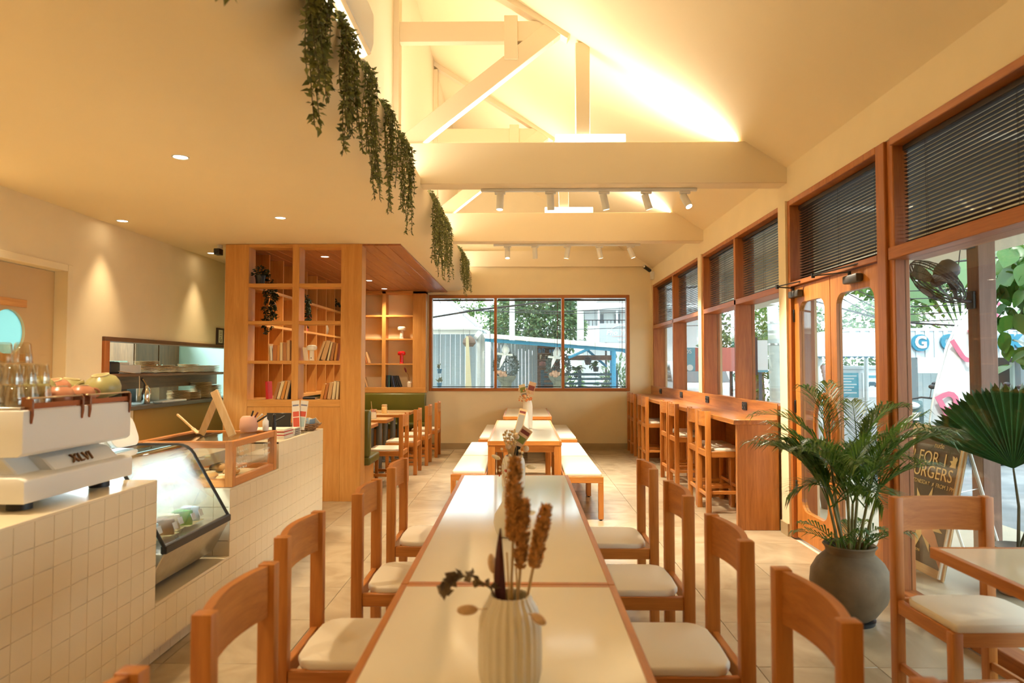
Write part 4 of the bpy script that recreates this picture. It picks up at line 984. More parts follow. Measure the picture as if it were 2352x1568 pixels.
for i, (x, a) in enumerate(((-1.925, -6), (-1.875, 5))):
    Rm = Euler((radians(-10), radians(a), 0)).to_matrix(); c0 = Vector((x, 5.82+.02*i, SZ_+.15))
    lf_ = MB().obox(c0, (.033, .0012, .125), Rm).build('leaflet', M_leafl, t)
    for (dz, hh_, c_) in ((.085, .006, 'navy'), (.01, .022, 'red'), (-.06, .04, 'red' if i == 0 else 'teal')):
        MB().obox(c0 + Rm @ Vector((0, -.0016, dz)), (.026, .0006, hh_), Rm).build('print', pbr('leaflet_ink_' + c_, {'navy': (.2, .22, .35), 'red': (.65, .10, .06), 'teal': (.45, .6, .62)}[c_], .6), lf_)
MB().box(-1.965, -1.84, 5.77, 5.88, SZ_, SZ_+.02).build('holder_base', M_dglass, t)
t = thing('wicker_basket', 'shallow wicker basket of paper slips at the end of the counter', 'basket', (-1.92, 6.08, SZ_))
m = MB()
for k in range(7):
    z = SZ_+.006+.009*k; r = .075+.009*k
    m.tube([(-1.93 + r*1.15*cos(a), 6.06 + r*sin(a), z + .004*sin(a*9+k*pi)) for a in [2*pi*q/40 for q in range(41)]], .0055, 5)
m.lathe([(.0, .004), (.08, .004)], (-1.93, 6.06, SZ_), 20, caps=False)
m.build('weave', pbr('wicker', (.24, .12, .045), .7), t)
for i in range(5): MB().obox((-1.95+.03*i, 6.06+.02*(i % 3), SZ_+.07), (.03, .0015, .035), (R(-.5, .5), R(-.6, .6), R(-1, 1))).build('slip', pbr('slip_%d' % (i % 2), ((.75, .70, .6), (.35, .5, .65))[i % 2], .6), t)
# ================================================================== hatch and bar wall
t = thing('pass_through', 'wood framed kitchen pass-through with a middle shelf in the bar wall', 'pass-through', (XL, 8, HZ0))
XA, XB = XL-.16, XL+.03
MB().box(XA, XB, HY0-.05, HY1, HZ1-.002, HZ1+.04).build('top_frame', W('dark', 'y'), t, bevel=.003)
MB().box(XA, XB, HY0-.05, HY0+.03, HZ0, HZ1).build('side_frame', W('frame', 'z'), t, bevel=.003)
MB().box(XA-.25, XB+.06, HY0-.05, HY1, HZ0-.04, HZ0).build('ledge', pbr('slate_ledge', (.10, .085, .07), .3), t, bevel=.003)
MB().box(XA-.12, XB-.01, HY0+.03, HY1, 1.40, 1.43).build('shelf', W('dark', 'y'), t, bevel=.003)
MB().box(XA-.10, XA-.08, HY0+.05, HY1, 1.26, 1.40).build('shelf_apron', W('dark', 'y'), t)
MB().box(XL-.02, XL+.012, 7.0, HY1, .0, HZ0-.05).build('front_panel', pbr('ochre_panel', (.36, .21, .050), .5), t)
M_plate = pbr('beige_plate', (.82, .54, .27), .45, var=.08, scale=12)
ORDP = ORDN + ['ninth', 'tenth', 'eleventh', 'twelfth', 'thirteenth', 'fourteenth']
pl0 = None
def plates(x, y, z, n, r, dz, where):
    global pl0
    for i in range(n):
        if pl0 is None:
            pl0 = MB().lathe([(.05, 0), (.06, .002), (.118, .010), (.12, .0125), (.116, .013), (.055, .005), (0, .005)], (0, 0, 0), 22).build('plate', M_plate, org=(0, 0, 0)); o = pl0; o.location = (x, y, z)
        else: o = clone(pl0, (x, y, z + dz*i))
        o.location = (x + R(-.004, .004), y + R(-.006, .006), z + dz*i); o.rotation_euler = (0, 0, R(0, 6)); o.scale = (r/.12, r/.12, 1.0)
        tag(o, '%s beige plate from the bottom of ' % ORDP[i] + where, 'plate', 'plates in ' + where)
xs = XL-.10
plates(xs, 7.42, 1.4305, 9, .13, .0145, 'the tall stack beside the white carton')
plates(xs, 7.76, 1.4305, 6, .13, .0145, 'the second stack on the hatch shelf')
plates(xs, 8.06, 1.4305, 5, .125, .0145, 'the third stack on the hatch shelf')
plates(xs, 8.36, 1.4305, 7, .125, .0145, 'the fourth stack on the hatch shelf')
plates(xs, 8.64, 1.4305, 6, .12, .0145, 'the fifth stack on the hatch shelf')
plates(xs, 8.92, 1.4305, 6, .12, .0145, 'the sixth stack on the hatch shelf')
plates(xs, 8.12, HZ0+.001, 8, .13, .0145, 'the first stack on the hatch ledge')
plates(xs, 8.42, HZ0+.001, 6, .12, .0145, 'the low second stack on the hatch ledge')
plates(xs, 8.70, HZ0+.001, 14, .13, .0145, 'the tall third stack on the hatch ledge')
plates(xs, 8.99, HZ0+.001, 11, .12, .0145, 'the last stack on the hatch ledge')
t = thing('ticket_printer', 'black ticket printer at the end of the hatch shelf', 'printer', (XL-.08, 6.68, 1.431))
pb_ = MB().box(XL-.16, XL, 6.58, 6.76, 1.431, 1.55).build('printer_body', M_black, t, bevel=.02, seg=3); MB().box(XL-.12, XL-.04, 6.62, 6.72, 1.548, 1.554).build('paper_slot', M_dark, pb_)
MB().beam((XL+.002, 6.72, 1.455), (XL+.003, 6.98, 1.432), .05, .003).build('receipt', pbr('receipt_paper', (.75, .55, .36), .8), t)
tag(MB().box(XL-.20, XL-.04, 6.82, 7.20, 1.431, 1.52).box(XL-.19, XL-.05, 6.83, 7.0, 1.52, 1.545).build('white_carton', pbr('carton_white', (.66, .64, .60), .6), bevel=.004), 'white carton lying on the hatch shelf beside the printer', 'box')
t = thing('cream_whipper', 'steel cream whipper standing on the hatch ledge', 'whipper', (XL-.04, 7.30, HZ0))
MB().lathe([(.038, 0), (.042, .01), (.042, .12), (.028, .16), (.024, .17), (.026, .19), (.02, .2)], (XL-.04, 7.30, HZ0+.001), 18).build('bottle', M_chrome, t)
MB().tube([(XL-.04, 7.30, HZ0+.19), (XL-.04, 7.27, HZ0+.23), (XL-.04, 7.215, HZ0+.275)], .014, 8).build('nozzle', M_chrome, t)
MB().tube([(XL-.04, 7.32, HZ0+.2), (XL-.04, 7.38, HZ0+.17), (XL-.04, 7.39, HZ0+.10)], .006, 6).build('lever', M_chrome, t)
tag(MB().box(XL-.05, XL+.06, 7.46, 8.0, HZ0+.001, HZ0+.022).build('folded_cloth', pbr('cloth_white', (.62, .62, .6), .8), bevel=.006, seg=2), 'folded white cloth on the hatch ledge', 'cloth')
tag(MB().tube([(XL+.035, 7.03 + .012*cos(a), 1.30 + .105*sin(a)) for a in [radians(q) for q in range(-80, 81, 20)]], .004, 6).build('paper_roll_strip', pbr('receipt_paper', (.75, .55, .36), .8)), 'curled order slip hanging from the hatch shelf', 'paper')
t = thing('kitchen_shelf', 'steel wall shelf seen through the hatch under bottles and cans', 'shelf', (-5.3, 8.2, 1.5))
MB().box(-5.75, -5.35, 7.9, 9.2, 1.555, 1.58).build('shelf_board', M_steel, t); MB().box(-5.72, -5.70, 8.0, 8.03, 0, 1.555).box(-5.72, -5.70, 9.1, 9.13, 0, 1.555).build('post', M_steel, t)
for i, y in enumerate((8.05, 8.17, 8.29)):
    c = tag(MB().lathe([(.055, 0), (.055, .20), (.05, .21)], (-5.5, y, 1.581), 16).build('food_can', pbr('can_label_%d' % (i % 2), ((.70, .42, .05), (.55, .10, .04))[i % 2], .4)), '%s %s can from the printer end on the kitchen shelf' % (ORDN[i], ('yellow', 'red')[i % 2]), 'can', 'cans on the kitchen shelf')
for i, (y, c_) in enumerate(((8.42, (.10, .02, .015)), (8.55, (.02, .03, .035)), (8.68, (.03, .12, .22)), (8.82, (.62, .38, .04)))):
    tag(MB().lathe([(.04, 0), (.042, .02), (.042, .17), (.016, .23), (.014, .30), (.018, .31)], (-5.5, y, 1.581), 14).build('bottle', pbr('bottle_%d' % i, c_, .2)), '%s bottle on the kitchen shelf beyond the hatch' % ('dark red', 'black', 'blue', 'amber')[i], 'bottle', 'bottles on the kitchen shelf')
t = thing('kitchen_cupboard', 'brown kitchen cupboard seen through the hatch', 'cupboard', (-5.9, 10.2, 0))
MB().box(-6.45, -5.5, 9.6, 10.88, 0, 2.2).build('cupboard_body', W('dark', 'z'), t)
for a, y in ((9.62, 10.16), (10.25, 10.30)):
    dr_ = MB().box(-5.5, -5.48, a, a+.6, .1, 2.1).build('door', W('dark', 'z'), t, bevel=.003); MB().sph((-5.465, y, 1.52), .018, 8, 6).build('knob', M_chrome, dr_)
t = thing('oven_block', 'black oven block in the kitchen behind the hatch ledge', 'oven', (-4.8, 7.2, 0))
MB().box(-5.2, -4.5, 6.6, 7.75, 0, 1.33).build('oven_body', M_black, t, bevel=.01); MB().box(-4.5, -4.485, 6.7, 7.6, .3, 1.25).build('door', pbr('oven_glass', (.01, .012, .012), .1), t)
tag(MB().box(-4.95, -4.45, 7.85, 8.35, .9, 1.36).box(-4.93, -4.47, 7.87, 8.33, 0, .9).build('worktop_fridge', M_steel, bevel=.01), 'dull steel kitchen unit behind the hatch ledge', 'kitchen unit')
# kitchen door with the round window
t = sthing('door_3', None, (XL, 5.4, 0))
for a in ((DY0, DY0+.06), (DY1-.07, DY1)): MB().box(XL-.15, XL+.022, *a, 0, DZ1).build('door_frame', M_wall, t, bevel=.004)
MB().box(XL-.15, XL+.022, DY0+.06, DY1-.07, DZ1-.06, DZ1).build('door_frame', M_wall, t, bevel=.004)
dxa, dxb = XL-.135, XL-.095
cz_, cyc, rr = 1.78, 5.385, .182
inn = [(cyc + rr*cos(radians(a)), cz_ + rr*sin(radians(a))) for a in range(-45, 315, 9)]
m = MB(); ring_panel(m, outer_match(inn, DY0+.065, DY1-.075, .005, DZ1-.065), inn, dxa, dxb); m.build('door_leaf', pbr('ochre_door_paint', (.62, .43, .215), .5), t, smooth=False)
mfr = bpy.data.materials.new('frosted_pane'); mfr.use_nodes = True; nt = mfr.node_tree; nt.nodes.clear()
o_ = nt.nodes.new('ShaderNodeOutputMaterial'); d_ = nt.nodes.new('ShaderNodeBsdfTranslucent'); d_.inputs[0].default_value = (.40, .50, .485, 1); nt.links.new(d_.outputs[0], o_.inputs[0])
MB().prism(inn, 'x', dxa+.01, dxa+.016).build('pane', mfr, t)
for z0, z1 in ((1.545, 1.605), (1.985, 2.05)): MB().box(dxb, dxb+.018, DY0+.2, 5.56, z0, z1).build('rail', W('oak', 'y'), t, bevel=.003)
# picture frames standing on the hatch frame
t = thing('picture_frame', 'dark double frame with two small prints standing on the pass-through', 'picture frame', (XL-.02, 8.95, HZ1+.04))
fb = MB().box(XL+.005, XL+.02, 8.86, 9.24, HZ1+.041, HZ1+.26).build('frame_board', pbr('dark_frame', (.045, .02, .012), .5), t, bevel=.004)
for y in (8.905, 9.065): MB().box(XL+.02, XL+.022, y, y+.12, HZ1+.065, HZ1+.235).build('print', pbr('print_paper', (.74, .68, .50), .6), fb)
for y in (8.965, 9.125):
    MB().tube([(XL+.0225, y+.025*cos(a), HZ1+.11+.03*sin(a)) for a in [radians(q) for q in range(100, 400, 30)]], .004, 5).build('print_figure', pbr('print_ink', (.2, .12, .05), .6), fb)
    for dz in (.16, .185, .205): MB().box(XL+.022, XL+.0226, y-.03, y+.03, HZ1+dz, HZ1+dz+.006).build('print_line', pbr('print_ink', (.2, .12, .05), .6), fb)
# security cameras
t = thing('security_camera', 'small black and white ceiling camera beside the partition', 'camera', (-3.50, 7.72, ZC-.12))
MB().cyl((-3.45, 7.72, ZC-.05), (-3.45, 7.72, ZC), .03, n=16).build('mount', M_white, t); hs = MB().obox((-3.45, 7.68, ZC-.085), (.035, .05, .035)).build('housing', M_black, t, bevel=.008, seg=2); MB().cyl((-3.45, 7.63, ZC-.085), (-3.45, 7.626, ZC-.085), .022, n=14).build('lens', M_dark, hs)
t = thing('security_camera', 'white bullet camera on a bracket high in the corner by the glass wall', 'camera', (XR-.1, 12.38, 3.1))
MB().box(XR-.06, XR-.002, 12.30, 12.41, 3.08, 3.22).build('mount', M_white, t, bevel=.005); MB().beam((XR-.04, 12.33, 3.2), (XR-.12, 12.28, 3.24), .02, .02).build('bracket', M_white, t); hs = MB().cyl((XR-.08, 12.32, 3.235), (XR-.2, 12.2, 3.29), .032, n=14).build('housing', M_black, t); MB().cyl((XR-.2, 12.2, 3.29), (XR-.204, 12.196, 3.292), .022, n=14).build('lens', M_chrome, hs)
# air conditioner on the upper wall
t = thing('air_conditioner', 'white split air conditioner on the upper wall above the vines', 'air conditioner', (-1.05, 3.55, 3.45))
AY0, AY1 = 3.12, 4.22
MB().prism([(XU+.001, 3.46), (-.99, 3.44), (-.945, 3.475), (-.93, 3.53), (-.93, 3.72), (-.96, 3.76), (XU+.001, 3.76)], 'y', AY0, AY1).build('casing', M_white, t, bevel=.012, seg=2)
MB().obox((-1.0, (AY0+AY1)/2, 3.447), (.012, .50, .006), (0, radians(-25), 0)).build('louver', pbr('louver_tan', (.42, .30, .16), .4), t)
MB().obox((-1.05, (AY0+AY1)/2, 3.452), (.014, .50, .006), (0, radians(-20), 0)).build('louver', M_white, t)
m = MB().box(-1.09, -1.07, AY0+.05, AY1-.05, 3.448, 3.46); m.build('outlet_slot', M_dark, t)
MB().obox((-.955, (AY0+AY1)/2, 3.458), (.012, .53, .004), (0, radians(-40), 0)).build('louver', pbr('louver_tan', (.42, .30, .16), .4), t)
# ================================================================== plants
def leafcloud(mb, spots, size, asp=.5, droop=.0, mi=0):
    """adds one small folded pointed leaf at each (point, direction)"""
    for p, d in spots:
        s = size*R(.7, 1.25); d = Vector(d).normalized(); up = Vector((R(-1, 1), R(-1, 1), R(-.2, 1))).normalized()
        sd = d.cross(up)
        if sd.length < .05: sd = d.cross(Vector((1, .3, .2)))
        sd.normalize(); n_ = sd.cross(d); p = Vector(p); w_ = s*asp*.5
        a = p + d*s*.35 + sd*w_ + n_*s*.08; b_ = p + d*s*.35 - sd*w_ + n_*s*.08; m_ = p + d*s*.42 - n_*s*.02
        mb.add([p, a, p + d*s, b_, m_], [(0, 4, 1), (1, 4, 2), (2, 4, 3), (3, 4, 0)], mi)
M_vine = leafmat('vine_leaf', (.065, .085, .016), (.28, .29, .08))
M_stem = pbr('vine_stem', (.10, .085, .03), .7)
def strand_path(p0, ztip, out, n=18, sway=.03):
    x, y, z = p0; pts = [(x-.06, y, z-.004), (x-.03, y, z+.045), (x+.02, y, z+.04), (x+out, y, z-.02)]
    L = z - ztip; ph = R(0, 6)
    for i in range(1, n+1):
        t_ = i/n; pts.append((x + out + .02*sin(3*t_+ph) + .012*t_, y + sway*sin(2.5*t_+ph)*t_, z - .02 - (L-.02)*t_))
    return pts
def vine(y0, y1, ztip, n, label, size=.040, short=.45, x=XE, z=ZL+.065):
    yc = (y0+y1)/2
    t = thing('hanging_vine', label, 'plant', (x, yc, z-.02), 'vines hanging from the ceiling edge')
    st, lf = MB(), MB()
    for i in range(n):
        u = (i+.5)/n; y = y0 + (y1-y0)*u + R(-.02, .02)
        k = R(short, .9) if i not in (n//2, n//2-1) else 1.0
        zt = z - (z-ztip)*k
        pts = strand_path((x+R(-.03, .0), y, z), zt, .035+R(0, .04))
        st.tube(pts, .0022, 4, caps=False)
        sp = []
        for a, b_ in zip(pts, pts[1:]):
            a, b_ = Vector(a), Vector(b_); L = (b_-a).length; m = max(2, int(L/.0085))
            for q in range(m):
                f_ = a.lerp(b_, (q+R(0, 1))/m)
                sp.append((f_, (R(-.7, 1), R(-1, 1), R(-1.1, .25))))
        leafcloud(lf, sp, size)
    o = st.build('stems', M_stem, t); o['kind'] = 'stuff'
    o = lf.build('foliage', M_vine, t, smooth=False); o['kind'] = 'stuff'
vine(1.90, 2.10, 2.60, 7, 'hanging vine nearest the camera, only its leaf tips in the picture')
vine(2.76, 3.00, 2.52, 17, 'second hanging vine, beside the air conditioner, with long split tips')
vine(3.30, 3.50, 2.58, 15, 'third hanging vine, just past the air conditioner', .036)
vine(3.85, 4.05, 2.48, 14, 'fourth hanging vine, the long narrow one halfway to the roof beam', .031)
vine(4.43, 4.61, 2.53, 13, 'fifth hanging vine, second before the nearer roof beam', .031)
vine(5.02, 5.30, 2.52, 16, 'sixth hanging vine, hanging just before the nearer roof beam', .031)
vine(6.75, 7.45, 2.44, 24, 'dense wide vine hanging just behind the nearer roof beam', .031, .5)
vine(7.50, 8.35, 2.50, 22, 'dense wide vine hanging before the farther roof beam', .031, .4)
vine(9.9, 11.2, 2.60, 30, 'wide vine hanging behind the farther roof beam near the back window', .031, .45)
# trailing pot plants on the shelves
M_dkleaf = leafmat('dark_ivy_leaf', (.010, .020, .008), (.045, .060, .020))
def pot_ivy(x, y, z, drop, dx, label, n=7, rad=.085, side=False):
    t = thing('trailing_plant', label, 'plant', (x, y, z))
    MB().lathe([(.045, 0), (.058, .09), (.062, .10), (.052, .10), (.05, .08), (0, .08)], (x, y, z), 16).build('pot', M_black, t)
    st, lf = MB(), MB(); sp = []
    for i in range(90): 
        a = R(0, 2*pi); r = R(0, rad); sp.append(((x + r*cos(a), y + r*sin(a)*.8, z + R(.09, .20)), (cos(a), sin(a), R(-.5, .8))))
    for i in range(n):
        ox = dx*.5 + R(-.55, .55)*abs(dx); L = drop*R(.6, 1); ph = R(0, 6)
        pts = [(x, y, z+.1), (x + ox*.5, y+.08, z+.13), (x + ox*.9, y+.14, z+.02)] + [(x + ox + .02*sin(2*q+ph), y+.145+.01*sin(q*2), z+.02-L*q/10) for q in range(1, 11)]
        st.tube(pts, .002, 4, caps=False)
        for a, b_ in zip(pts, pts[1:]):
            for q in range(6): sp.append((Vector(a).lerp(Vector(b_), R(0, 1)), (R(-1, 1), R(-1, .6), R(-1, .4))))
    if side:      # the strands fall over the shelf's open long edge instead of its back
        f_ = lambda p: (x + (p[1]-y)*1.35, y + (p[0]-x), p[2])
        st.v = [f_(p) for p in st.v]; sp = [(Vector(f_(p)), (d[1], d[0], d[2])) for p, d in sp]
    leafcloud(lf, sp, .042, .6)
    st.build('stems', M_stem, t)['kind'] = 'stuff'; lf.build('foliage', M_dkleaf, t, smooth=False)['kind'] = 'stuff'
pot_ivy(-2.985, P0+.085, 2.441, .60, .13, 'black pot with trailing ivy on the top shelf of the partition')
pot_ivy(-3.17, 9.42, 2.433, .42, .10, 'trailing ivy on the top shelf of the side bookcase, behind the divider', 5, side=True)
pot_ivy(-3.17, 11.34, 2.433, .60, .12, 'trailing ivy on the top shelf of the side bookcase nearest the back wall', 7, side=True)
# ---- areca palm in a stoneware pot
t = thing('potted_palm', 'leafy areca palm in a round clay pot beside the entrance doors', 'plant', (1.945, 4.12, 0))
px_, py_ = 1.945, 4.12
m = MB().lathe([(.0, 0), (.13, 0), (.135, .022), (.0, .022)], (px_, py_, 0), 28); m.build('saucer', M_black, t)
M_clay = pbr('weathered_clay', (.165, .112, .060), .75, var=.22, scale=7, bump=.15, bscale=30)
MB().lathe([(.105, .022), (.14, .05), (.195, .13), (.224, .22), (.217, .29), (.185, .35), (.150, .385), (.132, .40), (.135, .425), (.15, .445), (.142, .452), (.122, .44), (.118, .40), (0, .395)], (px_, py_, 0), 40).build('pot', M_clay, t)
M_palm = leafmat('palm_leaflet', (.035, .095, .012), (.17, .27, .045), .4, .35)
M_cane = pbr('palm_cane', (.20, .17, .05), .6, var=.3, scale=20)
def frond(base, az, el, L, name='frond', nl=22, ll=.17, dr=1.0, mat=None, root=None, wl=.0105):
    mb = MB(); p = Vector(base); d = Vector((cos(az)*cos(el), sin(az)*cos(el), sin(el))); n = 12; pts = [p.copy()]
    sag = dr*radians(R(5.5, 8.5))
    hor = Vector((cos(az), sin(az), 0)); e = el
    for i in range(n):
        e -= sag*(.35 + 1.1*i/n); p = p + (hor*cos(e) + Vector((0, 0, sin(e))))*L/n; pts.append(p.copy())
    mb.tube(pts, [.0045*(1-.75*i/n) for i in range(n+1)], 5)
    sd0 = hor.cross(Vector((0, 0, 1))).normalized()
    for i in range(nl):
        u = .22 + .78*i/(nl-1); f_ = u*n; k = min(int(f_), n-1); q = pts[k].lerp(pts[k+1], f_-k); tn = (pts[k+1]-pts[k]).normalized()
        ln = ll*(.55 + .75*sin(pi*min(1, u*1.02)))*R(.85, 1.1)
        for s in (-1, 1):
            dd = (tn*.75 + sd0*s*.8*(1-.55*u) + Vector((0, 0, R(-.1, .18)))).normalized()
            w_ = dd.cross(Vector((0, 0, 1))).normalized()*wl*.5
            m1 = q + dd*ln*.5 + Vector((0, 0, .012)); e_ = q + dd*ln + Vector((0, 0, -.03*R(.3, 1.4)))
            mb.add([q - w_*.4, q + w_*.4, m1 + w_, e_, m1 - w_], [(0, 1, 2, 4), (4, 2, 3)])
    return mb.build(name, mat or M_palm, root, smooth=False)
canes = []
for i in range(11):
    a = 2*pi*i/11 + R(-.25, .25); r = R(.02, .085); b0 = Vector((px_ + r*cos(a), py_ + r*sin(a), .40)); h = R(.22, .55)
    top = b0 + Vector((cos(a)*.22*h, sin(a)*.22*h, h))
    MB().tube([b0, b0.lerp(top, .5) + Vector((R(-.008, .008), R(-.008, .008), 0)), top], [.010, .009, .007], 8).build('cane', M_cane, t)
    canes.append((top, a))
for i in range(44):
    top, a = canes[i % 11]; az = a + R(-.9, .9) if i < 30 else R(0, 2*pi)
    el = radians(R(60, 88)) if i < 30 else radians(R(30, 62))
    frond(top, az, el, R(.46, .66) if i < 30 else R(.38, .55), root=t, nl=27, ll=.165, dr=1.0)
for i in range(9):
    a = R(0, 2*pi); frond((px_ + .06*cos(a), py_ + .06*sin(a), .41), a, radians(R(35, 65)), R(.22, .36), root=t, nl=12, ll=.10, dr=.8)
# ================================================================== vases and dried flowers on the tables
M_cream_cer = pbr('cream_ribbed_ceramic', (.84, .75, .58), .38)
def vase(x, y, r, h, label, kind='smooth', z=.7505):
    if kind == 'rib': pr = [(.82*r, 0), (.95*r, .01), (r, .03), (r, h*.55), (.97*r, h*.72), (.86*r, h*.86), (.70*r, h*.95), (.66*r, h), (.60*r, h), (.62*r, h*.94), (.78*r, h*.8), (.8*r, .03), (0, .02)]
    elif kind == 'bulb': pr = [(.6*r, 0), (.85*r, .015), (r, h*.28), (.92*r, h*.45), (.6*r, h*.62), (.36*r, h*.75), (.33*r, h*.9), (.42*r, h), (.36*r, h), (.28*r, h*.9), (.3*r, h*.75), (0, h*.6)]
    else: pr = [(.8*r, 0), (.95*r, .012), (r, .04), (r, h*.75), (.9*r, h*.9), (.72*r, h), (.65*r, h), (.8*r, h*.88), (.88*r, h*.7), (.85*r, .05), (0, .04)]
    o = MB().lathe(pr, (x, y, z), 96 if kind == 'rib' else 28, rib=.045 if kind == 'rib' else 0, nr=22 if kind == 'rib' else 0).build('vase', M_cream_cer if kind == 'rib' else M_cer, ang=60)
    return tag(o, label, 'vase')
M_rush = pbr('bulrush_head', (.64, .31, .095), .9, var=.45, scale=70, bump=.8, bscale=140)
M_straw = pbr('straw_stem', (.58, .38, .15), .8)
M_bunny = pbr('bunny_tail_fluff', (.66, .44, .24), .95, var=.1, scale=60, bump=.5, bscale=150)
def path(p0, p1, bow=.02, n=8):
    p0, p1 = Vector(p0), Vector(p1); b_ = Vector((R(-1, 1), R(-1, 1), 0))*bow
    return [p0.lerp(p1, i/n) + b_*sin(pi*i/n) for i in range(n+1)]
def rush(p0, p1, hl, hr, label):
    """stem p0->p1 with a rough seed head over its last hl metres"""
    t = thing('dried_rush', label, 'dried flower', p0)
    pts = path(p0, p1, .008); MB().tube(pts, .0034, 6).build('stem', M_straw, t)
    d = (Vector(p1) - Vector(p0)).normalized(); m = MB(); a0 = Vector(p1) - d*hl
    n = 22; ax = d.cross(Vector((0, 1, .1))).normalized(); bx = d.cross(ax)
    m.tube([a0 + d*hl*i/10 for i in range(11)], [hr*(.25+.75*sin(pi*min(1, .12+.86*i/10))**.6)*.8 for i in range(11)], 10)
    for i in range(620):
        u = R(0, 1); a = R(0, 2*pi); r = hr*(.3+.7*sin(pi*(.10+.86*u))**.6)*R(.7, 1.05)
        p = a0 + d*hl*u + (ax*cos(a) + bx*sin(a))*r; s = R(.003, .0055)
        q = (ax*cos(a) + bx*sin(a) + d*.9).normalized()
        m.add([p + ax*s, p + bx*s, p - ax*s, p - bx*s, p + q*s*2.4], [(0, 1, 4), (1, 2, 4), (2, 3, 4), (3, 0, 4)])
    m.build('seed_head', M_rush, t)
def bunny(p0, p1, r, L, label, mat=None):
    t = thing('bunny_tail', label, 'dried flower', p0)
    MB().tube(path(p0, p1, .006), .0014, 5).build('stem', M_straw, t)
    d = (Vector(p1) - Vector(p0)).normalized()
    MB().sph(Vector(p1) + d*L*.3, (r, r, L*.5), 12, 8, rot=d.to_track_quat('Z', 'Y').to_matrix()).build('fluffy_head', mat or M_bunny, t)
vx, vy, vz = -.028, 1.655, .75
vase(vx, vy, .073, .205, 'cream ribbed ceramic vase on the table nearest the camera', 'rib')
zr = .80
rush((vx-.005, vy, zr), (vx+.012, vy+.05, 1.275), .20, .0165, 'tallest brown dried rush in the ribbed vase')
rush((vx+.008, vy+.01, zr), (vx+.036, vy+.03, 1.175), .165, .0125, 'shorter upright brown dried rush in the ribbed vase')
rush((vx+.01, vy-.01, zr), (vx+.088, vy+.01, 1.165), .150, .0145, 'brown dried rush leaning out of the ribbed vase towards the glass wall')
for i, (dx, dy, h_) in enumerate(((-.022, .01, .235), (-.008, -.012, .26), (.004, .014, .20), (.016, -.006, .225))):
    q = path((vx+dx*.6, vy+dy, zr), (vx+dx*.9, vy+dy*1.5, zr+h_), .006)
    tag(MB().tube(q, .0022, 6).build('straw_stem', M_straw), 'bare straw stem in the ribbed vase, %s from the counter side' % NAMES[i], 'dried stem', 'straw stems in the ribbed vase')
t = thing('dried_leaf', 'dark maroon strap leaf standing in the ribbed vase', 'dried leaf', (vx, vy, zr))
vs = []; 
for i in range(9):
    u = i/8; wd = .014*sin(pi*(.08+.88*u)); c = Vector((vx-.012-.014*sin(u*2.2), vy+.01, zr+.02+.29*u)); vs += [c + Vector((-wd, .003, 0)), c + Vector((0, -.003, 0)), c + Vector((wd, .003, 0))]
MB().add(vs, [f for i in range(8) for f in ((3*i, 3*i+1, 3*i+4, 3*i+3), (3*i+1, 3*i+2, 3*i+5, 3*i+4))]).build('blade', pbr('maroon_leaf', (.085, .02, .02), .5), t)
bunny((vx-.01, vy, zr), (vx-.045, vy+.10, .985), .011, .05, 'pale bunny tail behind the rim of the ribbed vase')
bunny((vx-.03, vy-.02, .93), (vx-.085, vy-.03, .93), .012, .05, 'bunny tail drooping over the rim of the ribbed vase on the counter side')
bunny((vx+.03, vy-.02, .93), (vx+.058, vy-.058, .925), .011, .05, 'bunny tail drooping over the front rim of the ribbed vase')
t = thing('eucalyptus_sprig', 'dried eucalyptus sprig arching out of the ribbed vase', 'dried leaf', (vx-.02, vy, .93))
ep = [Vector((vx-.02, vy, .90)), Vector((vx-.045, vy, .97)), Vector((vx-.09, vy-.005, 1.0)), Vector((vx-.125, vy-.01, 1.0)), Vector((vx-.15, vy-.01, .985)), Vector((vx-.165, vy-.015, .955))]
MB().tube(ep, [.003, .003, .0025, .002, .002, .0012], 6).build('stem', pbr('grey_twig', (.20, .14, .08), .8), t)
m = MB(); sp = []
for a, b_ in zip(ep[1:], ep[2:]):
    for q in range(9): sp.append((a.lerp(b_, q/9), (R(-1, 1), R(-1, 1), R(-.6, 1))))
leafcloud(m, sp, .026, .85); m.build('leaves', leafmat('dry_eucalyptus', (.11, .075, .04), (.26, .19, .11), .7, .1), t, smooth=False)['kind'] = 'stuff'
# second and third vases
vase(-.055, 3.06, .070, .215, 'white bottle shaped vase in the middle of the second long table', 'bulb')
t = thing('dried_spray', 'pale gypsophila spray in the white bottle vase', 'dried flower', (-.055, 3.06, .95))
m, m2 = MB(), MB()
for i in range(26):
    e_ = Vector((-.055 + R(-.06, .06), 3.06 + R(-.05, .05), R(1.0, 1.13))); m.tube(path((-.055, 3.06, .93), e_, .01, 4), .0008, 4); m2.sph(e_, .006, 6, 4)
m.build('stems', M_straw, t)['kind'] = 'stuff'; m2.build('florets', pbr('cream_floret', (.80, .68, .44), .9), t)['kind'] = 'stuff'
vase(-.05, 4.21, .072, .205, 'white ceramic jug vase at the far end of the second long table')
for i, (dx, dy, z, r) in enumerate(((-.03, .0, 1.0, .018), (.07, .02, .985, .02), (.02, .0, 1.06, .016))):
    bunny((-.05, 4.21, .88), (-.05+dx, 4.21+dy, z), r, r*2, 'pale round dried pompom in the jug vase, %s' % ('over its rim', 'nearest the glass wall', 'topmost')[i], pbr('pompom', (.74, .52, .32), .95, bump=.5, bscale=120))
for i, (dx, dz) in enumerate(((-.09, .19), (.09, .14))): bunny((-.05, 4.21, .90), (-.05+dx, 4.20, .75+dz), .013, .06, 'cream bunny tail in the jug vase on the %s side' % ('counter', 'glass wall')[i], pbr('cream_bunny', (.80, .68, .46), .95))
t = thing('berry_sprig', 'red berry sprig trailing from the jug vase', 'dried flower', (-.05, 4.21, .9))
m, m2 = MB(), MB(); 
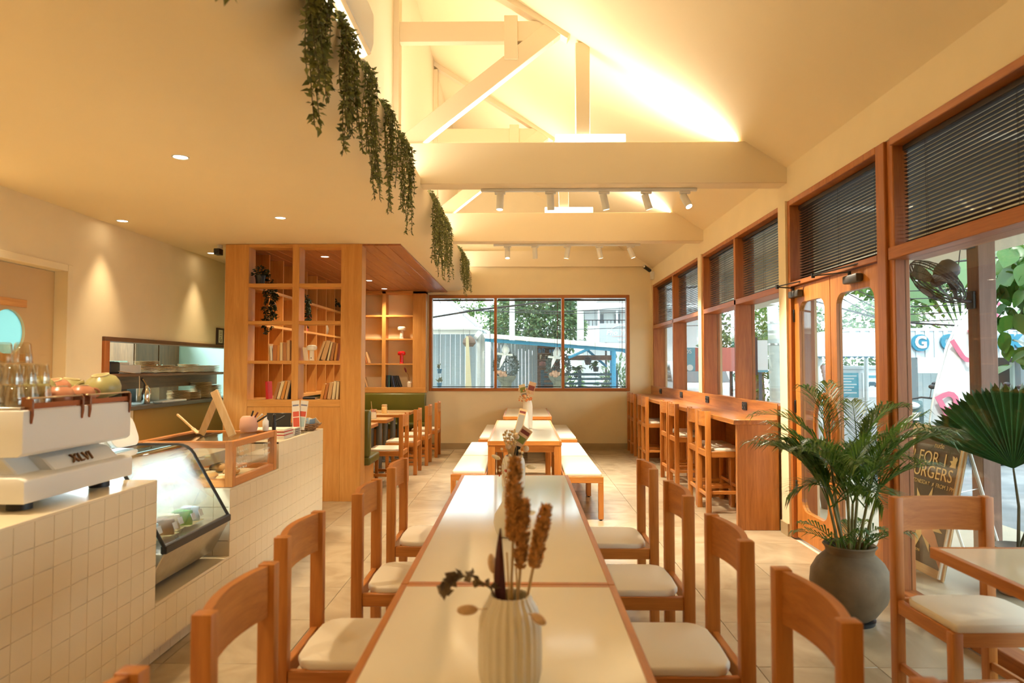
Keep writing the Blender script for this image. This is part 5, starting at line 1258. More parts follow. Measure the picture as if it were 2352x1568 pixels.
for k in range(3):
    pp = path((-.05, 4.2, .92), (-.10-.03*k+.05*(k == 2), 4.12, .83+.02*k), .02); m.tube(pp, .0012, 4)
    for q in pp[3:]: m2.sph(q + Vector((R(-.008, .008), R(-.008, .008), R(-.008, .008))), .0055, 6, 4)
m.build('twig', M_straw, t); m2.build('berries', pbr('red_berry', (.60, .07, .02), .4), t)['kind'] = 'stuff'
t = thing('dried_bouquet', 'tuft of straw coloured dried flowers standing in the jug vase', 'dried flower', (-.06, 4.22, .92))
m, m2 = MB(), MB()
for i in range(40):
    e_ = Vector((-.075 + R(-.04, .04), 4.22 + R(-.04, .04), R(1.02, 1.11))); m.tube(path((-.06, 4.22, .90), e_, .006, 3), .0009, 4); m2.sph(e_, R(.005, .009), 6, 4)
m.build('stems', M_straw, t)['kind'] = 'stuff'; m2.build('florets', pbr('straw_floret', (.72, .50, .22), .9), t)['kind'] = 'stuff'
def card(name, label, c, h, rot, mat, bits=()):
    t = thing(name, label, 'menu', (c[0], c[1], c[2]-h[2]))
    Rm = Euler([radians(a) for a in rot]).to_matrix(); c = Vector(c)
    cd_ = MB().obox(c, h, Rm).build('card', mat, t)
    for dz, hz, col in bits: MB().obox(c + Rm @ Vector((0, -h[1]-.0006, dz)), (h[0]*.82, .0004, hz), Rm).build('print', col, cd_)
K1, K2, K3 = pbr('print_olive', (.22, .24, .05), .5), pbr('print_grey', (.30, .27, .22), .5), pbr('print_maroon', (.20, .04, .03), .5)
card('flyer', 'glossy flyer stuck in the jug vase at an angle', (.0, 4.24, 1.06), (.035, .0012, .07), (0, 34, 0), pbr('flyer_tan', (.72, .48, .30), .3), ((-.01, .02, K1), (.04, .012, K3)))
MB().beam((-.045, 4.235, .93), (-.02, 4.24, 1.01), .03, .003, (0, 1, 0)).build('flyer_stick', M_dark, bpy.data.objects['flyer'])
vase(.02, 7.62, .060, .25, 'tall cream vase on the centre table behind the slanting menu')
card('menu_card', 'narrow wooden menu holder leaning on the centre table vase', (-.015, 7.44, .90), (.040, .006, .145), (-6, 14, 0), W('pale', 'z'), ((-.02, .10, K2), (.11, .012, K3)))
vase(.075, 8.35, .058, .34, 'tall white bottle vase farther back on the centre table')
t = thing('dried_bouquet', 'orange and tan dried bouquet in the tall bottle vase', 'dried flower', (.075, 8.35, 1.05))
m, m2, m3 = MB(), MB(), MB()
for i in range(36):
    e_ = Vector((.055 + R(-.09, .07), 8.35 + R(-.06, .06), R(1.08, 1.24))); m.tube(path((.075, 8.35, 1.05), e_, .006, 3), .001, 4); (m2 if i % 2 else m3).sph(e_, R(.008, .016), 6, 4)
m.build('stems', M_straw, t)['kind'] = 'stuff'; m2.build('florets', pbr('orange_floret', (.62, .20, .06), .9), t)['kind'] = 'stuff'; m3.build('florets', pbr('tan_floret', (.66, .42, .20), .9), t)['kind'] = 'stuff'
card('flyer', 'tan flyer fanned out of the tall bottle vase, leaning to the glass wall', (.12, 8.36, 1.24), (.045, .0012, .075), (0, 16, 0), pbr('flyer_tan', (.72, .48, .30), .3), ((.0, .03, K3),))
card('flyer', 'cream flyer fanned out of the tall bottle vase, leaning to the bookshelf', (.02, 8.35, 1.20), (.04, .0012, .085), (0, -14, 0), pbr('flyer_cream', (.76, .62, .40), .3), ((.02, .03, K1), (-.04, .015, K2)))
# ================================================================== outside
M_pave = pbr('pale_paving', (.40, .40, .39), .8, var=.1, scale=2)
M_asph = pbr('grey_asphalt', (.20, .21, .22), .9, var=.15, scale=3)
struct(MB().box(-25, 40, YB+.22, 60, -.12, -.02), 'ground_yard', M_pave)
struct(MB().box(XR+.24, 4.6, -4, YB+.22, -.1, -.012), 'ground_porch', pbr('porch_tile', (.46, .38, .27), .5, var=.08, scale=3))
struct(MB().box(4.6, 40, -10, YB+.22, -.16, -.05), 'ground_street', M_asph)
struct(MB().prism([(XR+.24, 3.03), (3.32, 3.03), (3.32, 2.57), (4.4, 2.57), (4.4, 2.80), (3.45, 3.2), (XR+.24, 3.2)], 'y', -2.6, 12.9), 'ceiling_porch', pbr('porch_soffit', (.80, .74, .60), .8), smooth=False)
for i, (y, l) in enumerate(((5.48, 'brown timber porch post carrying the wall fan'), (9.4, 'brown timber porch post outside the side windows'), (1.2, 'brown timber porch post nearest the camera side of the porch'))):
    t = thing('porch_post', l, 'post', (3.67, y, -.012)); MB().box(3.60, 3.74, y-.07, y+.07, -.012, 2.57).build('shaft', W('post', 'z'), t, bevel=.005); MB().box(3.585, 3.755, y-.085, y+.085, -.012, .06).build('base_block', M_grout, t, bevel=.004)
M_sky = M_white
def tree(name, label, blobs, nl, size, mat, trunk, group=None, asp=.5):
    t = thing(name, label, 'tree', trunk[0], group)
    MB().tube(trunk, [.12*(1-.6*i/(len(trunk)-1))*trunk_s for i in range(len(trunk))], 8).build('trunk', pbr('bark', (.20, .16, .11), .9, var=.3, scale=12), t)
    m = MB(); tot = sum(b_[1][0]*b_[1][1]*b_[1][2] for b_ in blobs)
    for c, r in blobs:
        sp = []
        for i in range(int(nl*r[0]*r[1]*r[2]/tot)):
            u = Vector((random.gauss(0, 1), random.gauss(0, 1), random.gauss(0, 1))).normalized()*R(.45, 1)**.5
            sp.append((Vector((c[0]+u.x*r[0], c[1]+u.y*r[1], c[2]+u.z*r[2])), (u.x+R(-.6, .6), u.y+R(-.6, .6), u.z*.4+R(-.8, .3))))
        leafcloud(m, sp, size, asp)
    m.build('foliage', mat, t, smooth=False)['kind'] = 'stuff'
    return t
trunk_s = 1.0
M_tree = leafmat('tree_leaf', (.05, .12, .06), (.20, .30, .13))
M_tree2 = leafmat('bright_leaf', (.035, .11, .02), (.19, .33, .06))
# ---- beyond the back window
t = thing('porch_house', 'white tin roofed porch of the neighbour house beyond the back window', 'building', (-2.2, 16.5, -.02))
M_tin = pbr('white_tin', (.58, .64, .67), .45); M_wht = pbr('white_render', (.60, .63, .64), .7)
m = MB().add([(-4.5, 15.5, 2.36), (-.93, 15.5, 2.36), (-.93, 19, 2.42), (-4.5, 19, 2.42), (-2.0, 17.2, 3.3), (-4.5, 17.2, 3.3)], [(0, 1, 4, 5), (1, 2, 4), (2, 3, 5, 4)]); m.build('roof', M_tin, t, smooth=False)
MB().beam((-2.0, 17.2, 3.32), (-.93, 15.5, 2.39), .10, .05).build('hip_cap', pbr('hip_grey', (.30, .29, .30), .6), t)
MB().box(-4.5, -.9, 15.46, 15.52, 2.24, 2.37).build('fascia_board', M_wht, t); MB().tube([(-4.5, 15.43, 2.36), (-.9, 15.43, 2.36)], .035, 8).build('gutter', M_wht, t)
for x in (-2.06, -.99, -.89): MB().box(x-.045, x+.045, 15.46, 15.55, -.02, 2.26).build('post', M_wht, t)
m = MB()
for i in range(28): m.box(-4.4+.125*i, -4.4+.125*i+.118, 17.0+(.018 if i % 2 else 0), 17.05, -.02, 2.42)
m.build('corrugated_wall', pbr('blue_grey_sheet', (.42, .50, .54), .5), t)['kind'] = 'stuff'
MB().cyl((-1.03, 15.38, 2.24), (-.95, 15.38, 2.18), .10, .12, 12).build('gutter_head', M_wht, t)
MB().cyl((-1.0, 15.40, .0), (-.97, 15.40, 2.2), .05, n=10).build('downpipe', M_wht, t)
tag(MB().prism([(-1.245, -.015), (-1.03, -.015), (-1.17, 2.16), (-1.225, 2.18)], 'y', 15.0, 15.03).build('canvas_panel', pbr('beige_canvas', (.62, .55, .36), .9)), 'tall beige canvas strip leaning against the neighbour porch', 'canvas')
t = thing('rattan_lantern', 'dark rattan lantern hanging under the neighbour porch eave', 'lantern', (-1.17, 15.22, 1.95))
MB().lathe([(.04, .24), (.13, .16), (.15, .08), (.09, 0)], (-1.17, 15.22, 1.95), 12, caps=False).build('shade', pbr('dark_rattan', (.16, .10, .07), .8), t); MB().tube([(-1.17, 15.22, 2.17), (-1.17, 15.37, 2.32)], .006, 5).build('cord', M_black, t)
M_blue = pbr('blue_pot', (.03, .16, .30), .4)
for z, l, c in ((1.40, 'upper blue hanging pot with a fleshy plant outside the back window', .62), (1.13, 'lower blue hanging pot with a leafy plant outside the back window', .9)):
    t = thing('hanging_pot', l, 'plant pot', (-1.59, 13.2, z-.03), 'blue pots hung on a wire')
    MB().lathe([(.035, -.03), (.05, .05), (.052, .06), (.0, .055)], (-1.59, 13.2, z), 14).build('pot', M_blue, t)
    m = MB(); leafcloud(m, [((-1.59+R(-.03, .03), 13.2, z+.06+R(0, .04)), (R(-1, 1), R(-.5, .5), R(.2, 1.2))) for i in range(9)], .085, .6); m.build('leaves', leafmat('fleshy_leaf', (.05, .08, .05), (.24, .24, .13)), t, smooth=False)
    MB().tube([(-1.59, 13.2, z+.05), (-1.575, 13.2, z+.22 if z < 1.3 else 2.75)], .003, 5).build('wire', M_dark, t)
MB().tube([(-1.575, 13.2, 2.74), (-1.575, 12.73, 2.80)], .006, 5).build('bracket', M_dark, bpy.data.objects['hanging_pot'])
def shrine(x, y, l, g):
    t = thing('stone_urn', l, 'urn', (x, y, -.02), g)
    st = pbr('mossy_stone', (.22, .23, .17), .9, var=.3, scale=9)
    MB().box(x-.20, x+.20, y-.2, y+.2, -.02, .93).build('pedestal', st, t, bevel=.01); MB().box(x-.24, x+.24, y-.24, y+.24, .74, .955).build('white_cloth', pbr('white_cloth', (.80, .80, .74), .9), t, bevel=.02, seg=2)
    MB().lathe([(.13, .955), (.15, .98), (.12, 1.03), (.13, 1.12), (.20, 1.20), (.235, 1.26), (.23, 1.29), (.20, 1.28), (.17, 1.22), (0, 1.21)], (x, y, 0), 20).build('bowl', st, t)
    m = MB(); sp = []
    for i in range(420):
        u = Vector((random.gauss(0, 1), random.gauss(0, 1), random.gauss(0, 1))).normalized(); sp.append(((x+u.x*.24, y+u.y*.2, 1.52+u.z*.27), (u.x, u.y, u.z+R(-.3, .3))))
    leafcloud(m, sp, .085, .7); m.build('clipped_shrub', leafmat('blue_green_leaf', (.09, .14, .13), (.22, .29, .26)), t, smooth=False)['kind'] = 'stuff'
    m = MB()
    for i in range(16): m.sph((x-.10+R(-.1, .1), y-.2+R(-.06, .02), 1.31+R(-.02, .07)), R(.035, .05), 8, 6)
    m.build('orange_blossom', pbr('peach_blossom', (.62, .35, .22), .9), t)['kind'] = 'stuff'
    return t
shrine(-.36, 15.9, 'mossy stone urn with a clipped shrub behind the middle light of the back window', 'stone urns in the yard')
shrine(.86, 15.9, 'mossy stone urn with a clipped shrub behind the bar between the back window lights', 'stone urns in the yard')
M_rib = pbr('white_ribbon', (.86, .87, .86), .8)
for x, l in ((-.40, 'white ribbon lantern hanging above the urn in the middle light'), (.76, 'white ribbon lantern hanging beside the bar of the back window')):
    dz = 0 if x < 0 else -.075
    t = thing('ribbon_lantern', l, 'lantern', (x, 15.45, 1.5), 'ribbon lanterns under the shelter')
    MB().lathe([(0, 2.06), (.04, 2.0), (.09, 1.90), (.085, 1.84), (.04, 1.78), (.03, 1.77)], (x+.04, 15.45, dz), 12).build('shade', M_rib, t)
    MB().beam((x-.16, 15.45, 1.80+dz), (x+.2, 15.45, 1.76+dz), .04, .05).build('bow', M_rib, t, bevel=.01)
    MB().prism([(x-.03, 1.78), (x+.06, 1.78), (x-.0, 1.62), (x-.10, 1.45), (x-.08, 1.62)], 'y', 15.43, 15.45).build('tail', M_rib, t)
    MB().tube([(x+.04, 15.45, 2.05+dz), (x+.04, 15.45, 2.075+dz)], .004, 5).build('cord', M_dark, t)
t = thing('blue_shelter', 'flat roofed shelter on blue poles beyond the back window', 'shelter', (.9, 16, -.02))
M_bp = pbr('bright_blue_paint', (.03, .30, .55), .4)
def rz_(x): return 2.19 - .08*(x+.835)
m = MB().add([(-.84, 15.2, rz_(-.84)+.05), (2.9, 15.2, rz_(2.9)+.05), (2.9, 18.5, rz_(2.9)+.20), (-.84, 18.5, rz_(-.84)+.20), (-.84, 15.2, rz_(-.84)-.04), (2.9, 15.2, rz_(2.9)-.04), (2.9, 18.5, rz_(2.9)+.11), (-.84, 18.5, rz_(-.84)+.11)], [(0, 1, 2, 3), (7, 6, 5, 4), (0, 4, 5, 1), (1, 5, 6, 2), (2, 6, 7, 3), (3, 7, 4, 0)]); m.build('roof', pbr('white_sheet_roof', (.76, .76, .72), .6), t, smooth=False)
MB().beam((-.82, 15.3, 2.10), (2.9, 15.3, rz_(2.9)-.07), .06, .075).build('front_beam', M_bp, t)
for x, y in ((2.06, 15.3), (2.4, 18.2), (-.6, 18.2)): MB().cyl((x, y, -.02), (x, y, 2.0), .05, n=12).build('post', M_bp, t)
for a, b_ in (((1.05, 15.3, 1.70), (1.62, 15.3, 1.95)), ((2.75, 15.3, 1.60), (2.2, 15.3, 1.90)), ((1.6, 17.0, 1.95), (2.1, 16.9, 1.50))): MB().cyl(a, b_, .032, n=10).build('brace', M_bp, t)
MB().box(1.1, 2.3, 16.85, 16.9, 1.66, 1.78).build('tie_board', W('post', 'x'), t)
m = MB()
for i in range(14): m.box(-.80+.09*i, -.80+.09*i+.083, 17.6, 17.63+(.012 if i % 2 else 0), -.02, 2.15)
m.build('rear_sheet', pbr('blue_grey_sheet', (.42, .50, .54), .5), t)['kind'] = 'stuff'
t = thing('drinks_rack', 'brown rack of bottles and boxes against the shelter wall', 'rack', (.66, 17.2, .9))
MB().box(.40, .98, 17.35, 17.4, -.02, 2.05).build('back_board', W('dark', 'x'), t)
for z in (1.5, 1.66, 1.82, 1.98): MB().box(.40, .98, 17.1, 17.35, z, z+.025).build('shelf', W('post', 'x'), t)
m = MB()
for i in range(30): x = R(.44, .94); z = (1.525, 1.685, 1.845)[i % 3]; m.box(x-.025, x+.025, 17.12, 17.2, z, z+R(.06, .12), i % 3)
m.build('rack_goods', [pbr('goods_a', (.45, .16, .12), .6), pbr('goods_b', (.55, .42, .25), .6), pbr('goods_c', (.10, .2, .3), .6)], t)['kind'] = 'stuff'
t = thing('slat_fence', 'dark teal slat fence with gaps beneath the shelter', 'fence', (1.35, 16.5, -.02))
M_teal = pbr('dark_teal_paint', (.02, .075, .11), .5)
for z in [.30 + .11*i for i in range(10)]: MB().box(.48, 2.30, 16.46, 16.485, z, z+.055).build('slat', M_teal, t)
for x in (.50, 1.4, 2.28): MB().box(x-.04, x+.04, 16.485, 16.54, -.02, 1.42).build('post', M_teal, t)
for i, (x, y, z, s, l) in enumerate(((1.35, 16.8, 1.36, .20, 'potted fern above the slat fence by the blue brace'), (1.85, 17.05, 1.5, .16, 'hanging green plant under the shelter board'), (2.75, 15.8, .9, .34, 'palm like shrub beside the blue shelter post'))):
    t = thing('yard_plant', l, 'plant', (x, y, -.02 if i == 2 else z-.12))
    MB().lathe([(.06, -.12), (.08, 0), (0, -.01)], (x, y, z), 12).build('pot', M_black, t)
    for k in range(12): frond((x, y, z), R(0, 6.3), radians(R(15, 80)), s*R(.8, 1.3), root=t, nl=9, ll=s*.45, mat=M_tree2, wl=.03)
    if i == 2: MB().lathe([(.16, -.02), (.2, .4), (.12, z-.1)], (x, y, 0), 12).build('planter', M_pave, t)
tag(MB().lathe([(0, .2), (.07, .17), (.09, .1), (.06, 0)], (1.62, 16.7, 1.55), 12).tube([(1.62, 16.7, 1.74), (1.62, 16.87, 1.9)], .005, 5).build('hanging_pot', M_dark), 'dark round hanging pot under the shelter board', 'plant pot')
trunk_s = 1.4
tree('leafy_tree', 'big hazy green tree rising behind the blue shelter', [((.45, 22.5, 3.1), (1.55, 1.2, 1.0)), ((-.2, 22.6, 2.7), (.8, .9, .6)), ((1.2, 22.4, 2.7), (.9, .9, .8)), ((.6, 22.5, 3.9), (1.4, 1.1, .7))], 9000, .16, M_tree, [(.5, 22.6, -.02), (.45, 22.6, 1.6), (.5, 22.5, 3.0)])
trunk_s = .7
tree('leafy_tree', 'small bright treetop above the neighbour porch roof', [((-2.1, 26, 3.95), (.7, .5, .5)), ((-1.6, 26, 3.3), (.5, .4, .4))], 900, .14, M_tree2, [(-1.9, 26, -.02), (-1.9, 26, 2.0), (-2.0, 26, 3.6)])
for i, (x, y, h, l) in enumerate(((1.2, 19.6, 1.5, 'leafy shrub behind the slat fence under the shelter brace'), (2.75, 19.9, 1.7, 'leafy shrub behind the blue shelter post'))):
    t = thing('yard_shrub', l, 'shrub', (x, y, -.02), 'shrubs behind the shelter')
    MB().tube([(x, y, -.02), (x+.05, y, h*.5)], .04, 7).build('stem', pbr('bark', (.20, .16, .11), .9), t)
    m = MB(); sp = []
    for k in range(700):
        u = Vector((random.gauss(0, 1), random.gauss(0, 1), random.gauss(0, 1))).normalized()*R(.3, 1); sp.append(((x+u.x*.6, y+u.y*.4, h*.55+u.z*h*.5), (u.x, u.y, u.z+R(-.5, .5))))
    leafcloud(m, sp, .15, .4); m.build('foliage', (M_tree2, M_tree)[i % 2], t, smooth=False)['kind'] = 'stuff'
t = thing('pale_building', 'pale multi storey building with balconies beyond the back window', 'building', (3.6, 25, -.02))
M_pb = pbr('pale_facade', (.74, .76, .77), .8)
MB().box(2.05, 6.6, 25, 28, -.02, 5.2).build('walls', M_pb, t)
MB().box(1.95, 3.4, 24.2, 25, 2.30, 2.95).build('canopy_block', M_pb, t); MB().box(1.9, 6.7, 24.3, 25, 3.52, 3.62).build('balcony_slab', M_pb, t)
m = MB(); m.prism([(2.6, 3.75), (6.7, 3.75), (6.7, 4.6), (3.4, 4.5)], 'y', 24.0, 24.1); m.build('roof', pbr('grey_roof_tile', (.34, .32, .32), .8), t)
for x in (2.2, 2.9, 3.5, 4.1):
    wf = MB().box(x-.12, x+.12, 24.95, 25.0, 2.95, 3.45).build('window_frame', M_wht, t); MB().box(x-.09, x+.09, 24.93, 24.95, 2.98, 3.42).build('pane', pbr('dark_pane', (.08, .10, .12), .2), wf)
for x in (2.1, 2.75, 3.4): MB().box(x-.035, x+.035, 24.3, 24.38, 2.95, 3.52).build('balcony_post', M_pb, t)
for i in range(14): MB().box(2.0+.13*i, 2.02+.13*i, 24.3, 24.32, 2.95, 3.15).build('baluster', M_dark, t)
MB().box(2.0, 3.9, 24.29, 24.33, 3.14, 3.17).build('handrail', M_dark, t)
t = thing('sign_board', 'grey shop sign board with white script beyond the back window', 'sign', (3.05, 21, 1.0))
pn = MB().box(2.40, 3.72, 21.0, 21.06, 2.24, 2.83).build('panel', pbr('grey_sign', (.34, .38, .40), .6), t, bevel=.01)
for x in (2.6, 3.5): MB().box(x-.03, x+.03, 21.06, 21.12, -.02, 2.6).build('leg', M_dark, t)
MW = pbr('sign_white', (.70, .70, .69), .6)
FR = (pi/2, 0, 0)
text('lettering', 'Pho Thalia', MW, pn, (3.06, 20.995, 2.54), .22, FR, .004, shear=.3)
text('lettering', '"BALI"', MW, pn, (3.06, 20.995, 2.32), .09, FR, .004)
MB().tube([(3.06+.33*cos(a), 20.995, 2.56+.21*sin(a)) for a in [radians(q) for q in range(25, 156, 10)]], .014, 5).build('arch_mark', MW, pn)
MB().box(2.78, 3.34, 20.993, 20.999, 2.425, 2.44).build('underline', pbr('sign_pink', (.55, .35, .34), .6), pn)
def cable(pts, r, l):
    pts = [Vector(p) for p in pts]; q = []
    for a, b_ in zip(pts, pts[1:]): q += [a.lerp(b_, i/8) for i in range(8)]
    q.append(pts[-1]); tag(MB().tube(q, r, 6).build('power_line', M_dark), l, 'cable', 'overhead cables')
def upole(x, y, h, l, lean=0, r=.13, arms=1):
    t = thing('utility_pole', l, 'pole', (x, y, -.05))
    MB().tube([(x, y, -.05), (x+lean*.5, y, h/2), (x+lean, y, h)], [r, r*.85, r*.7], 14).build('shaft', pbr('weathered_concrete', (.56, .57, .52), .85, var=.15, scale=4), t)
    for k in range(arms): MB().beam((x+lean-.7, y, h-.25-.4*k), (x+lean+.7, y, h-.25-.4*k), .08, .08).build('cross_arm', M_dark, t)
    for z in (1.9, 2.3): MB().lathe([(r*.98, z), (r*.98, z+.03)], (x+lean*z/h, y, 0), 14).build('band', M_steel, t)
cable([(-13, 14.4, 1.7), (-3.2, 14.4, 2.33), (-1.0, 14.5, 2.70), (.95, 14.5, 2.93), (13.0, 14.6, 4.1)], .022, 'thick black cable sweeping across the back window')
for i, (z0, z1) in enumerate(((3.2, 2.9), (3.35, 2.95), (3.1, 3.2), (2.75, 2.55))): cable([(-10, 19+.3*i, z0+.2), (1, 19+.3*i, (z0+z1)/2-.08), (6.8, 19+.3*i, z1+.2)], .010, '%s thin cable behind the tree from the top' % ORDN[i])
upole(-.27, 19.5, 4.2, 'white concrete pole with a cross arm in front of the hazy tree', 0, .10)
upole(1.75, 20.3, 5.0, 'pale pole wrapped in cables beside the hazy tree', 0, .12)
t = thing('antenna', 'thin roof antenna above the neighbour porch', 'antenna', (-1.35, 19.8, 2.6)); MB().cyl((-1.35, 19.8, 2.6), (-1.35, 19.8, 3.62), .012, n=6).build('mast', M_steel, t)
MB().beam((-1.65, 19.8, 3.46), (-1.05, 19.8, 3.46), .015, .015).build('boom', M_steel, t); MB().cyl((-1.35, 19.8, 0), (-1.35, 19.8, 2.62), .02, n=6).build('lower_mast', M_steel, t)
for x in (-1.65, -1.05): MB().cyl((x, 19.8, 3.4), (x, 19.8, 3.6), .008, n=6).build('rod', M_steel, t)
# ---- beyond the glass wall
# wall fan on the porch post
t = thing('wall_fan', 'black wall fan with a wire cage mounted on the porch post', 'fan', (3.3, 5.35, 2.1))
M_fan = pbr('fan_black', (.035, .030, .028), .5)
fc = Vector((3.18, 5.26, 2.15)); fd = Vector((-.66, .105, -.73)).normalized()
Rf = fd.to_track_quat('Z', 'Y').to_matrix(); fr_ = .225
m = MB()
for r, z in ((fr_, 0), (fr_*.8, .055), (fr_*.55, .085), (fr_*.3, .10), (fr_*.8, -.055), (fr_*.55, -.085), (fr_*.99, .02), (fr_*.99, -.02)):
    m.tube([fc + Rf @ Vector((r*cos(a), r*sin(a), z)) for a in [2*pi*i/36 for i in range(37)]], .0024 if abs(z) > .03 else .005, 5, caps=False)
m.build('cage_rings', M_fan, t)['kind'] = 'stuff'
m = MB()
for s in (1, -1):
    for i in range(72):
        a = 2*pi*i/72; m.tube([fc + Rf @ Vector((r*cos(a+tw), r*sin(a+tw), s*z)) for r, z, tw in ((fr_, .0, 0), (fr_*.8, .055, .06), (fr_*.55, .085, .12), (fr_*.22, .10, .18))], .0011, 3, caps=False)
m.build('cage_wires', M_fan, t)['kind'] = 'stuff'
MB().lathe([(0, .112), (.05, .108), (.055, .10)], fc, 18, rot=Rf).build('badge', M_fan, t)
for k in range(3):
    vs = []
    for i in range(7):
        r = .04 + .165*i/6; w_ = radians(30)*(.6+.6*sin(pi*i/6))
        for e_ in (-1, 1): vs.append(fc + Rf @ Vector((r*cos(2*pi*k/3 + e_*w_), r*sin(2*pi*k/3 + e_*w_), e_*.022)))
    MB().add(vs, [(2*i, 2*i+1, 2*i+3, 2*i+2) for i in range(6)]).build('blade', pbr('fan_blade', (.10, .12, .12), .3), t)
MB().lathe([(.03, .03), (.05, -.02), (.07, -.06), (.08, -.08), (.08, -.15), (.06, -.18), (0, -.185)], fc, 20, rot=Rf).build('motor', M_fan, t)
j = fc - fd*.12
MB().beam(j + Vector((0, 0, -.03)), j + Vector((.10, .06, -.13)), .06, .06).build('neck', M_fan, t, bevel=.01)
MB().tube([j + Vector((.08, .05, -.11)), (3.42, 5.41, 2.05), (3.50, 5.46, 2.02), (3.585, 5.47, 2.02)], .016, 8).build('arm', M_fan, t)
MB().box(3.575, 3.60, 5.44, 5.53, 1.96, 2.10).build('bracket', M_fan, t, bevel=.004)
MB().tube([j + Vector((.1, .06, -.15)), (3.44, 5.42, 2.2), (3.47, 5.43, 2.38), (3.50, 5.45, 2.5)], .004, 5).build('cord', M_black, t)
tag(MB().box(3.52, 3.60, 5.43, 5.52, 2.44, 2.54).build('junction_box', M_black, bevel=.005), 'black junction box at the top of the porch post', 'junction box')
# pavement sign
t = thing('pavement_sign', 'brown burger offer board leaning on a white easel outside the pane', 'sign', (3.05, 5.2, -.012))
u_, v_ = Vector((0, -1, 0)), Vector((.205, 0, .979)); n_ = u_.cross(v_); Ms = Matrix((u_, v_, n_)).transposed(); s0 = Vector((2.955, 5.22, .0))
def SP(a, b_, d=0): return s0 + u_*a + v_*b_ + n_*d
def sbox(a0, a1, b0, b1, d0, d1, name, mat): return MB().obox(SP((a0+a1)/2, (b0+b1)/2, (d0+d1)/2), (abs(a1-a0)/2, abs(b1-b0)/2, abs(d1-d0)/2), Ms).build(name, mat, t)
M_sb = pbr('sign_brown', (.060, .036, .012), .5); M_st = pbr('sign_tan', (.62, .42, .17), .6)
bd = sbox(-.33, .33, .0, 1.06, -.012, 0, 'board', M_sb)
for a in ((-.345, -.285), (.285, .345)): sbox(*a, -.01, 1.07, 0, .012, 'frame_bar', W('pale', 'z'))
for b_ in ((-.01, .05), (1.01, 1.07)): sbox(-.285, .285, *b_, 0, .0118, 'frame_bar', W('pale', 'y'))
text('lettering', 'nude', M_st, bd, SP(.02, .925, .003), .06, Ms, .001)
text('lettering', '2 FOR 1', M_st, bd, SP(-.085, .82, .003), .138, Ms, .001)
text('lettering', 'BURGERS', M_st, bd, SP(-.045, .715, .003), .134, Ms, .001)
text('lettering', 'WEDNESDAY  \u266b  FROM 3 PM', M_st, bd, SP(.0, .63, .003), .043, Ms, .001)
text('lettering', 'LOCATIONS', M_st, bd, SP(-.06, .13, .003), .026, Ms, .001)
bird = [(-.04, -.035), (.035, -.035), (.03, -.005), (.04, .03), (.025, .05), (.01, .035), (.0, .045), (-.02, .05), (-.012, .015), (-.045, .01), (-.02, -.01)]
m = MB(); m.add([SP(.215 + p[0], .82 + p[1], .0035) for p in bird], [tuple(range(len(bird)))]); m.build('bird_mark', M_st, bd, smooth=False)
star = []
for i in range(16): r = (.26, .11)[i % 2]; star.append((-.02 + r*sin(pi*i/8+.2), .36 + r*cos(pi*i/8+.2)))
m = MB(); c0 = [SP(-.02, .36, .0025)]; m.add(c0 + [SP(*p, .0025) for p in star], [(0, 1+i, 1+(i+1) % 16) for i in range(16)]); m.build('starburst_print', M_st, bd, smooth=False)
def blob(a, b_, ra, rb, d, name, c):
    m = MB(); m.add([SP(a + ra*cos(2*pi*i/18), b_ + rb*sin(2*pi*i/18), d) for i in range(18)], [tuple(range(18))]); m.build(name, pbr(name, c, .6), bd, smooth=False)
blob(-.03, .43, .13, .075, .0030, 'bun_print', (.50, .14, .03)); blob(-.03, .385, .14, .035, .0034, 'patty_print', (.12, .03, .012)); blob(-.03, .355, .12, .03, .0038, 'sauce_print', (.55, .08, .02))
m = MB(); m.add([SP(*p, .0036) for p in ((-.02, .30), (.09, .33), (.16, .28), (.285, .13), (.285, .05), (.12, .20), (.0, .25))], [tuple(range(7))]); m.build('hand_print', pbr('hand_print', (.48, .20, .09), .6), bd, smooth=False)
for a in (-.30, .315): MB().tube([SP(a, 1.08, .0) , SP(a, .0, .02)], .012, 8).build('easel_leg', M_white, t)
for a in (-.25, .25): MB().tube([SP(a, 1.0, -.03), (3.48, 5.22-a*.9, .0)], .013, 8).build('easel_leg', M_white, t)
MB().tube([SP(.30, .62, -.01), (3.32, 5.0, .63)], .003, 5).build('tie_wire', M_steel, t)
# fan palm in a pot on the porch
t = thing('fan_palm', 'dark fan palm in a pot standing outside the pane', 'plant', (3.32, 4.66, -.012))
cx_, cy_ = 3.32, 4.66
MB().lathe([(.12, -.012), (.19, .08), (.21, .18), (.17, .26), (.14, .28), (.15, .30), (.12, .29), (0, .27)], (cx_, cy_, 0), 26).build('pot', pbr('dark_clay', (.12, .085, .06), .8, var=.2), t)
M_fp = leafmat('fan_palm_leaf', (.012, .040, .010), (.030, .085, .018), .35, .2)
def fanleaf(tip, nrm, r, spread, up):
    n_ = Vector(nrm).normalized(); u = Vector(up); u = (u - n_*u.dot(n_)).normalized(); s = n_.cross(u); c = Vector(tip); m = MB(); k = 22
    for i in range(k):
        a0, a1 = -spread + 2*spread*i/k, -spread + 2*spread*(i+1)/k; am = (a0+a1)/2
        P = lambda a, q, h: c + (u*cos(a) + s*sin(a))*q*r + n_*h*r
        rr = .97 + .05*((i*7) % 3)/3 - .08*abs(am/spread)
        m.add([c, P(a0, rr*.96, .015), P(am, rr, -.045), P(a1, rr*.96, .015), P(am+.02, rr*1.07, -.06), P(am-.02, rr*1.05, -.05)], [(0, 1, 2), (0, 2, 3), (1, 5, 2), (2, 4, 3)])
    return m.build('leaf', M_fp, t, smooth=False)
